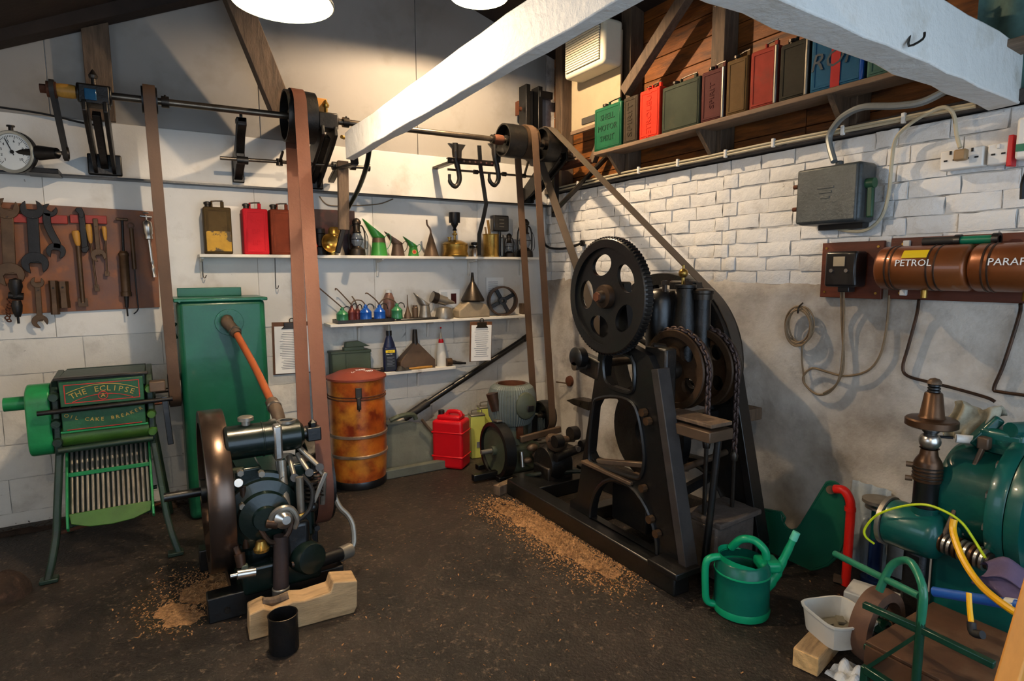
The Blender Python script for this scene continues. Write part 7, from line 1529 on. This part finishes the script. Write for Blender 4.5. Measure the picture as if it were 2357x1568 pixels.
# hoses, wires, rags
build(MB().tube([RW(2012, 1252, 2.62), RW(1992, 1235, 2.6), RW(1992, 1215, 2.6), RW(2020, 1185, 2.6), RW(2075, 1166, 2.6), RW(2130, 1162, 2.6), RW(2180, 1180, 2.6), RW(2215, 1205, 2.6), RW(2240, 1240, 2.6), RW(2268, 1285, 2.58)], .005, 6, 5), 'earth_wire', 'earth_wire', label='thin yellow-green wire looping over the teal pump', cat='wire')
build(MB().tube([RW(2196, 1196, 2.55), RW(2194, 1225, 2.53), RW(2215, 1285, 2.45), RW(2255, 1345, 2.36), RW(2310, 1392, 2.28), RW(2370, 1430, 2.24)], .012, 9, 5), 'yellow_hose', 'yellow_hose', label='thick yellow hose falling past the pump to the right', cat='hose')
t = thing('hose_end', 'short yellow hose with black elbow lying on the cart tray', 'hose', at(2240, 1440, 2.2)); build(MB().tube([at(2230, 1365, 2.22), at(2232, 1400, 2.2), at(2236, 1440, 2.17)], .008, 8, 4), 'tube', 'yellow_hose', t, world=True); build(MB().tube([at(2236, 1432, 2.17), at(2240, 1456, 2.16), at(2262, 1462, 2.15)], .013, 10, 4), 'elbow', 'rubber', t, world=True)
t = thing('blue_pipe', 'blue plastic pipe resting across the back of the cart', 'pipe', at(2240, 1375, 2.4)); build(MB().tube([at(2150, 1362, 2.42), at(2230, 1375, 2.40), at(2330, 1392, 2.36), at(2400, 1405, 2.34)], .018, 12, 4), 'pipe', 'blue_pipe', t, world=True); build(MB().cyl(at(2318, 1390, 2.365), at(2340, 1394, 2.36), .021, seg=14), 'tape', 'tub_white', t, world=True)
pc = at(2310, 1330, 2.5); t = thing('purple_cloth', 'purple-grey cloth wrapped round the pump outlet', 'cloth', pc)
build(MB().grid(lambda u, v: (.055*math.cos(2*PI*u)*(1+.3*math.sin(10*PI*u+5*v))*(.75+.5*v), .06-.2*v+.02*math.sin(4*PI*u), .05*math.sin(2*PI*u)*(1+.35*math.sin(6*PI*u+2+4*v))*(.75+.9*v)-.06*v*v-.012*math.sin(9*v+2)), 40, 14), 'wrap', 'purple_cloth', t, sharp=90)
t = thing('oily_rag', 'greenish oily rag draped over the teal engine bracket', 'rag', (2.95, 1.10, .88))
def ragf(u, v):
    w = .20*(1-.15*v); sx_ = (u-.5)*w; fold = .018*math.sin(11*u+3*v)+.012*math.sin(23*u-5*v)
    if v < .6: k = v/.6; return (-.05+.02*k+fold, -sx_*.9+.01*math.sin(9*v), .0+.15*k+.015*math.sin(8*u)*k)
    k = (v-.6)/.4; return (-.03+.10*k+fold, -sx_*.9, .15+.015*math.sin(8*u)-.05*k*k)
build(MB().grid(ragf, 24, 16), 'cloth', 'rag', t, sharp=90).modifiers.new('thick', 'SOLIDIFY').thickness = .006
t = thing('stone_lump', 'pale rough stone lying between pump and cart', 'stone', (2.60, 1.04, 0)); build(MB().grid(lambda u, v: ((.14+.02*math.sin(9*u))*math.cos(2*PI*u)*math.sin(PI*v*.97+.03), (.12)*math.sin(2*PI*u)*math.sin(PI*v*.97+.03), .11-.108*math.cos(PI*v)+.012*math.sin(20*u+7*v)*math.sin(PI*v)), 24, 12), 'lump', 'stone', t, sharp=60)
t = thing('brass_fitting', 'rusty pipe fitting lying on the floor by the red pipe', 'pipe fitting', FL(1965, 1355)); build(MB().cyl((-.02, .08, .02), (.05, -.1, .02), .018, seg=12), 'pipe', 'tin_brown', t); build(MB().cyl((-.025, .09, .024), (-.005, .04, .024), .024, seg=6), 'nut', 'tin_brown', t)
build(MB().box((2.78, 1.37, .055), (.16, .22, .11), Matrix.Rotation(R(15), 3, 'Z')), 'cream_box', 'tub_white', label='small cream carton on the floor behind the wheel', cat='carton', bevel=.006)
# varnished timber right at the lower right corner
vb, va = FL(2305, 1640, .45), FL(2375, 1400, .72); vd = (va-vb)/(va.z-vb.z)
vt = thing('varnished_rail', 'varnished orange wooden leg at the bottom right corner', 'wood rail', vb-vd*.45)
build(MB().bar(vb-vd*.45, va+vd*.1, .06, .05, up=(0, 1, 0)), 'post', 'orange_wood', vt, world=True, bevel=.006)
build(MB().box(vb-vd*.45+V((0, 0, .012)), (.14, .12, .024)), 'foot', 'orange_wood', vt, world=True, bevel=.004)
# oily debris heap at the far left edge
t = thing('debris_heap', 'dark oily lump on the floor at the left edge', 'debris', FL(5, 1372)); build(MB().grid(lambda u, v: (.12*math.cos(2*PI*u)*math.sin(PI*v/2+.0001), .12*math.sin(2*PI*u)*math.sin(PI*v/2+.0001), .10*math.cos(PI*v/2)*(1+.25*math.sin(9*u))), 20, 8), 'lump', 'oily_dirt', t, sharp=80)
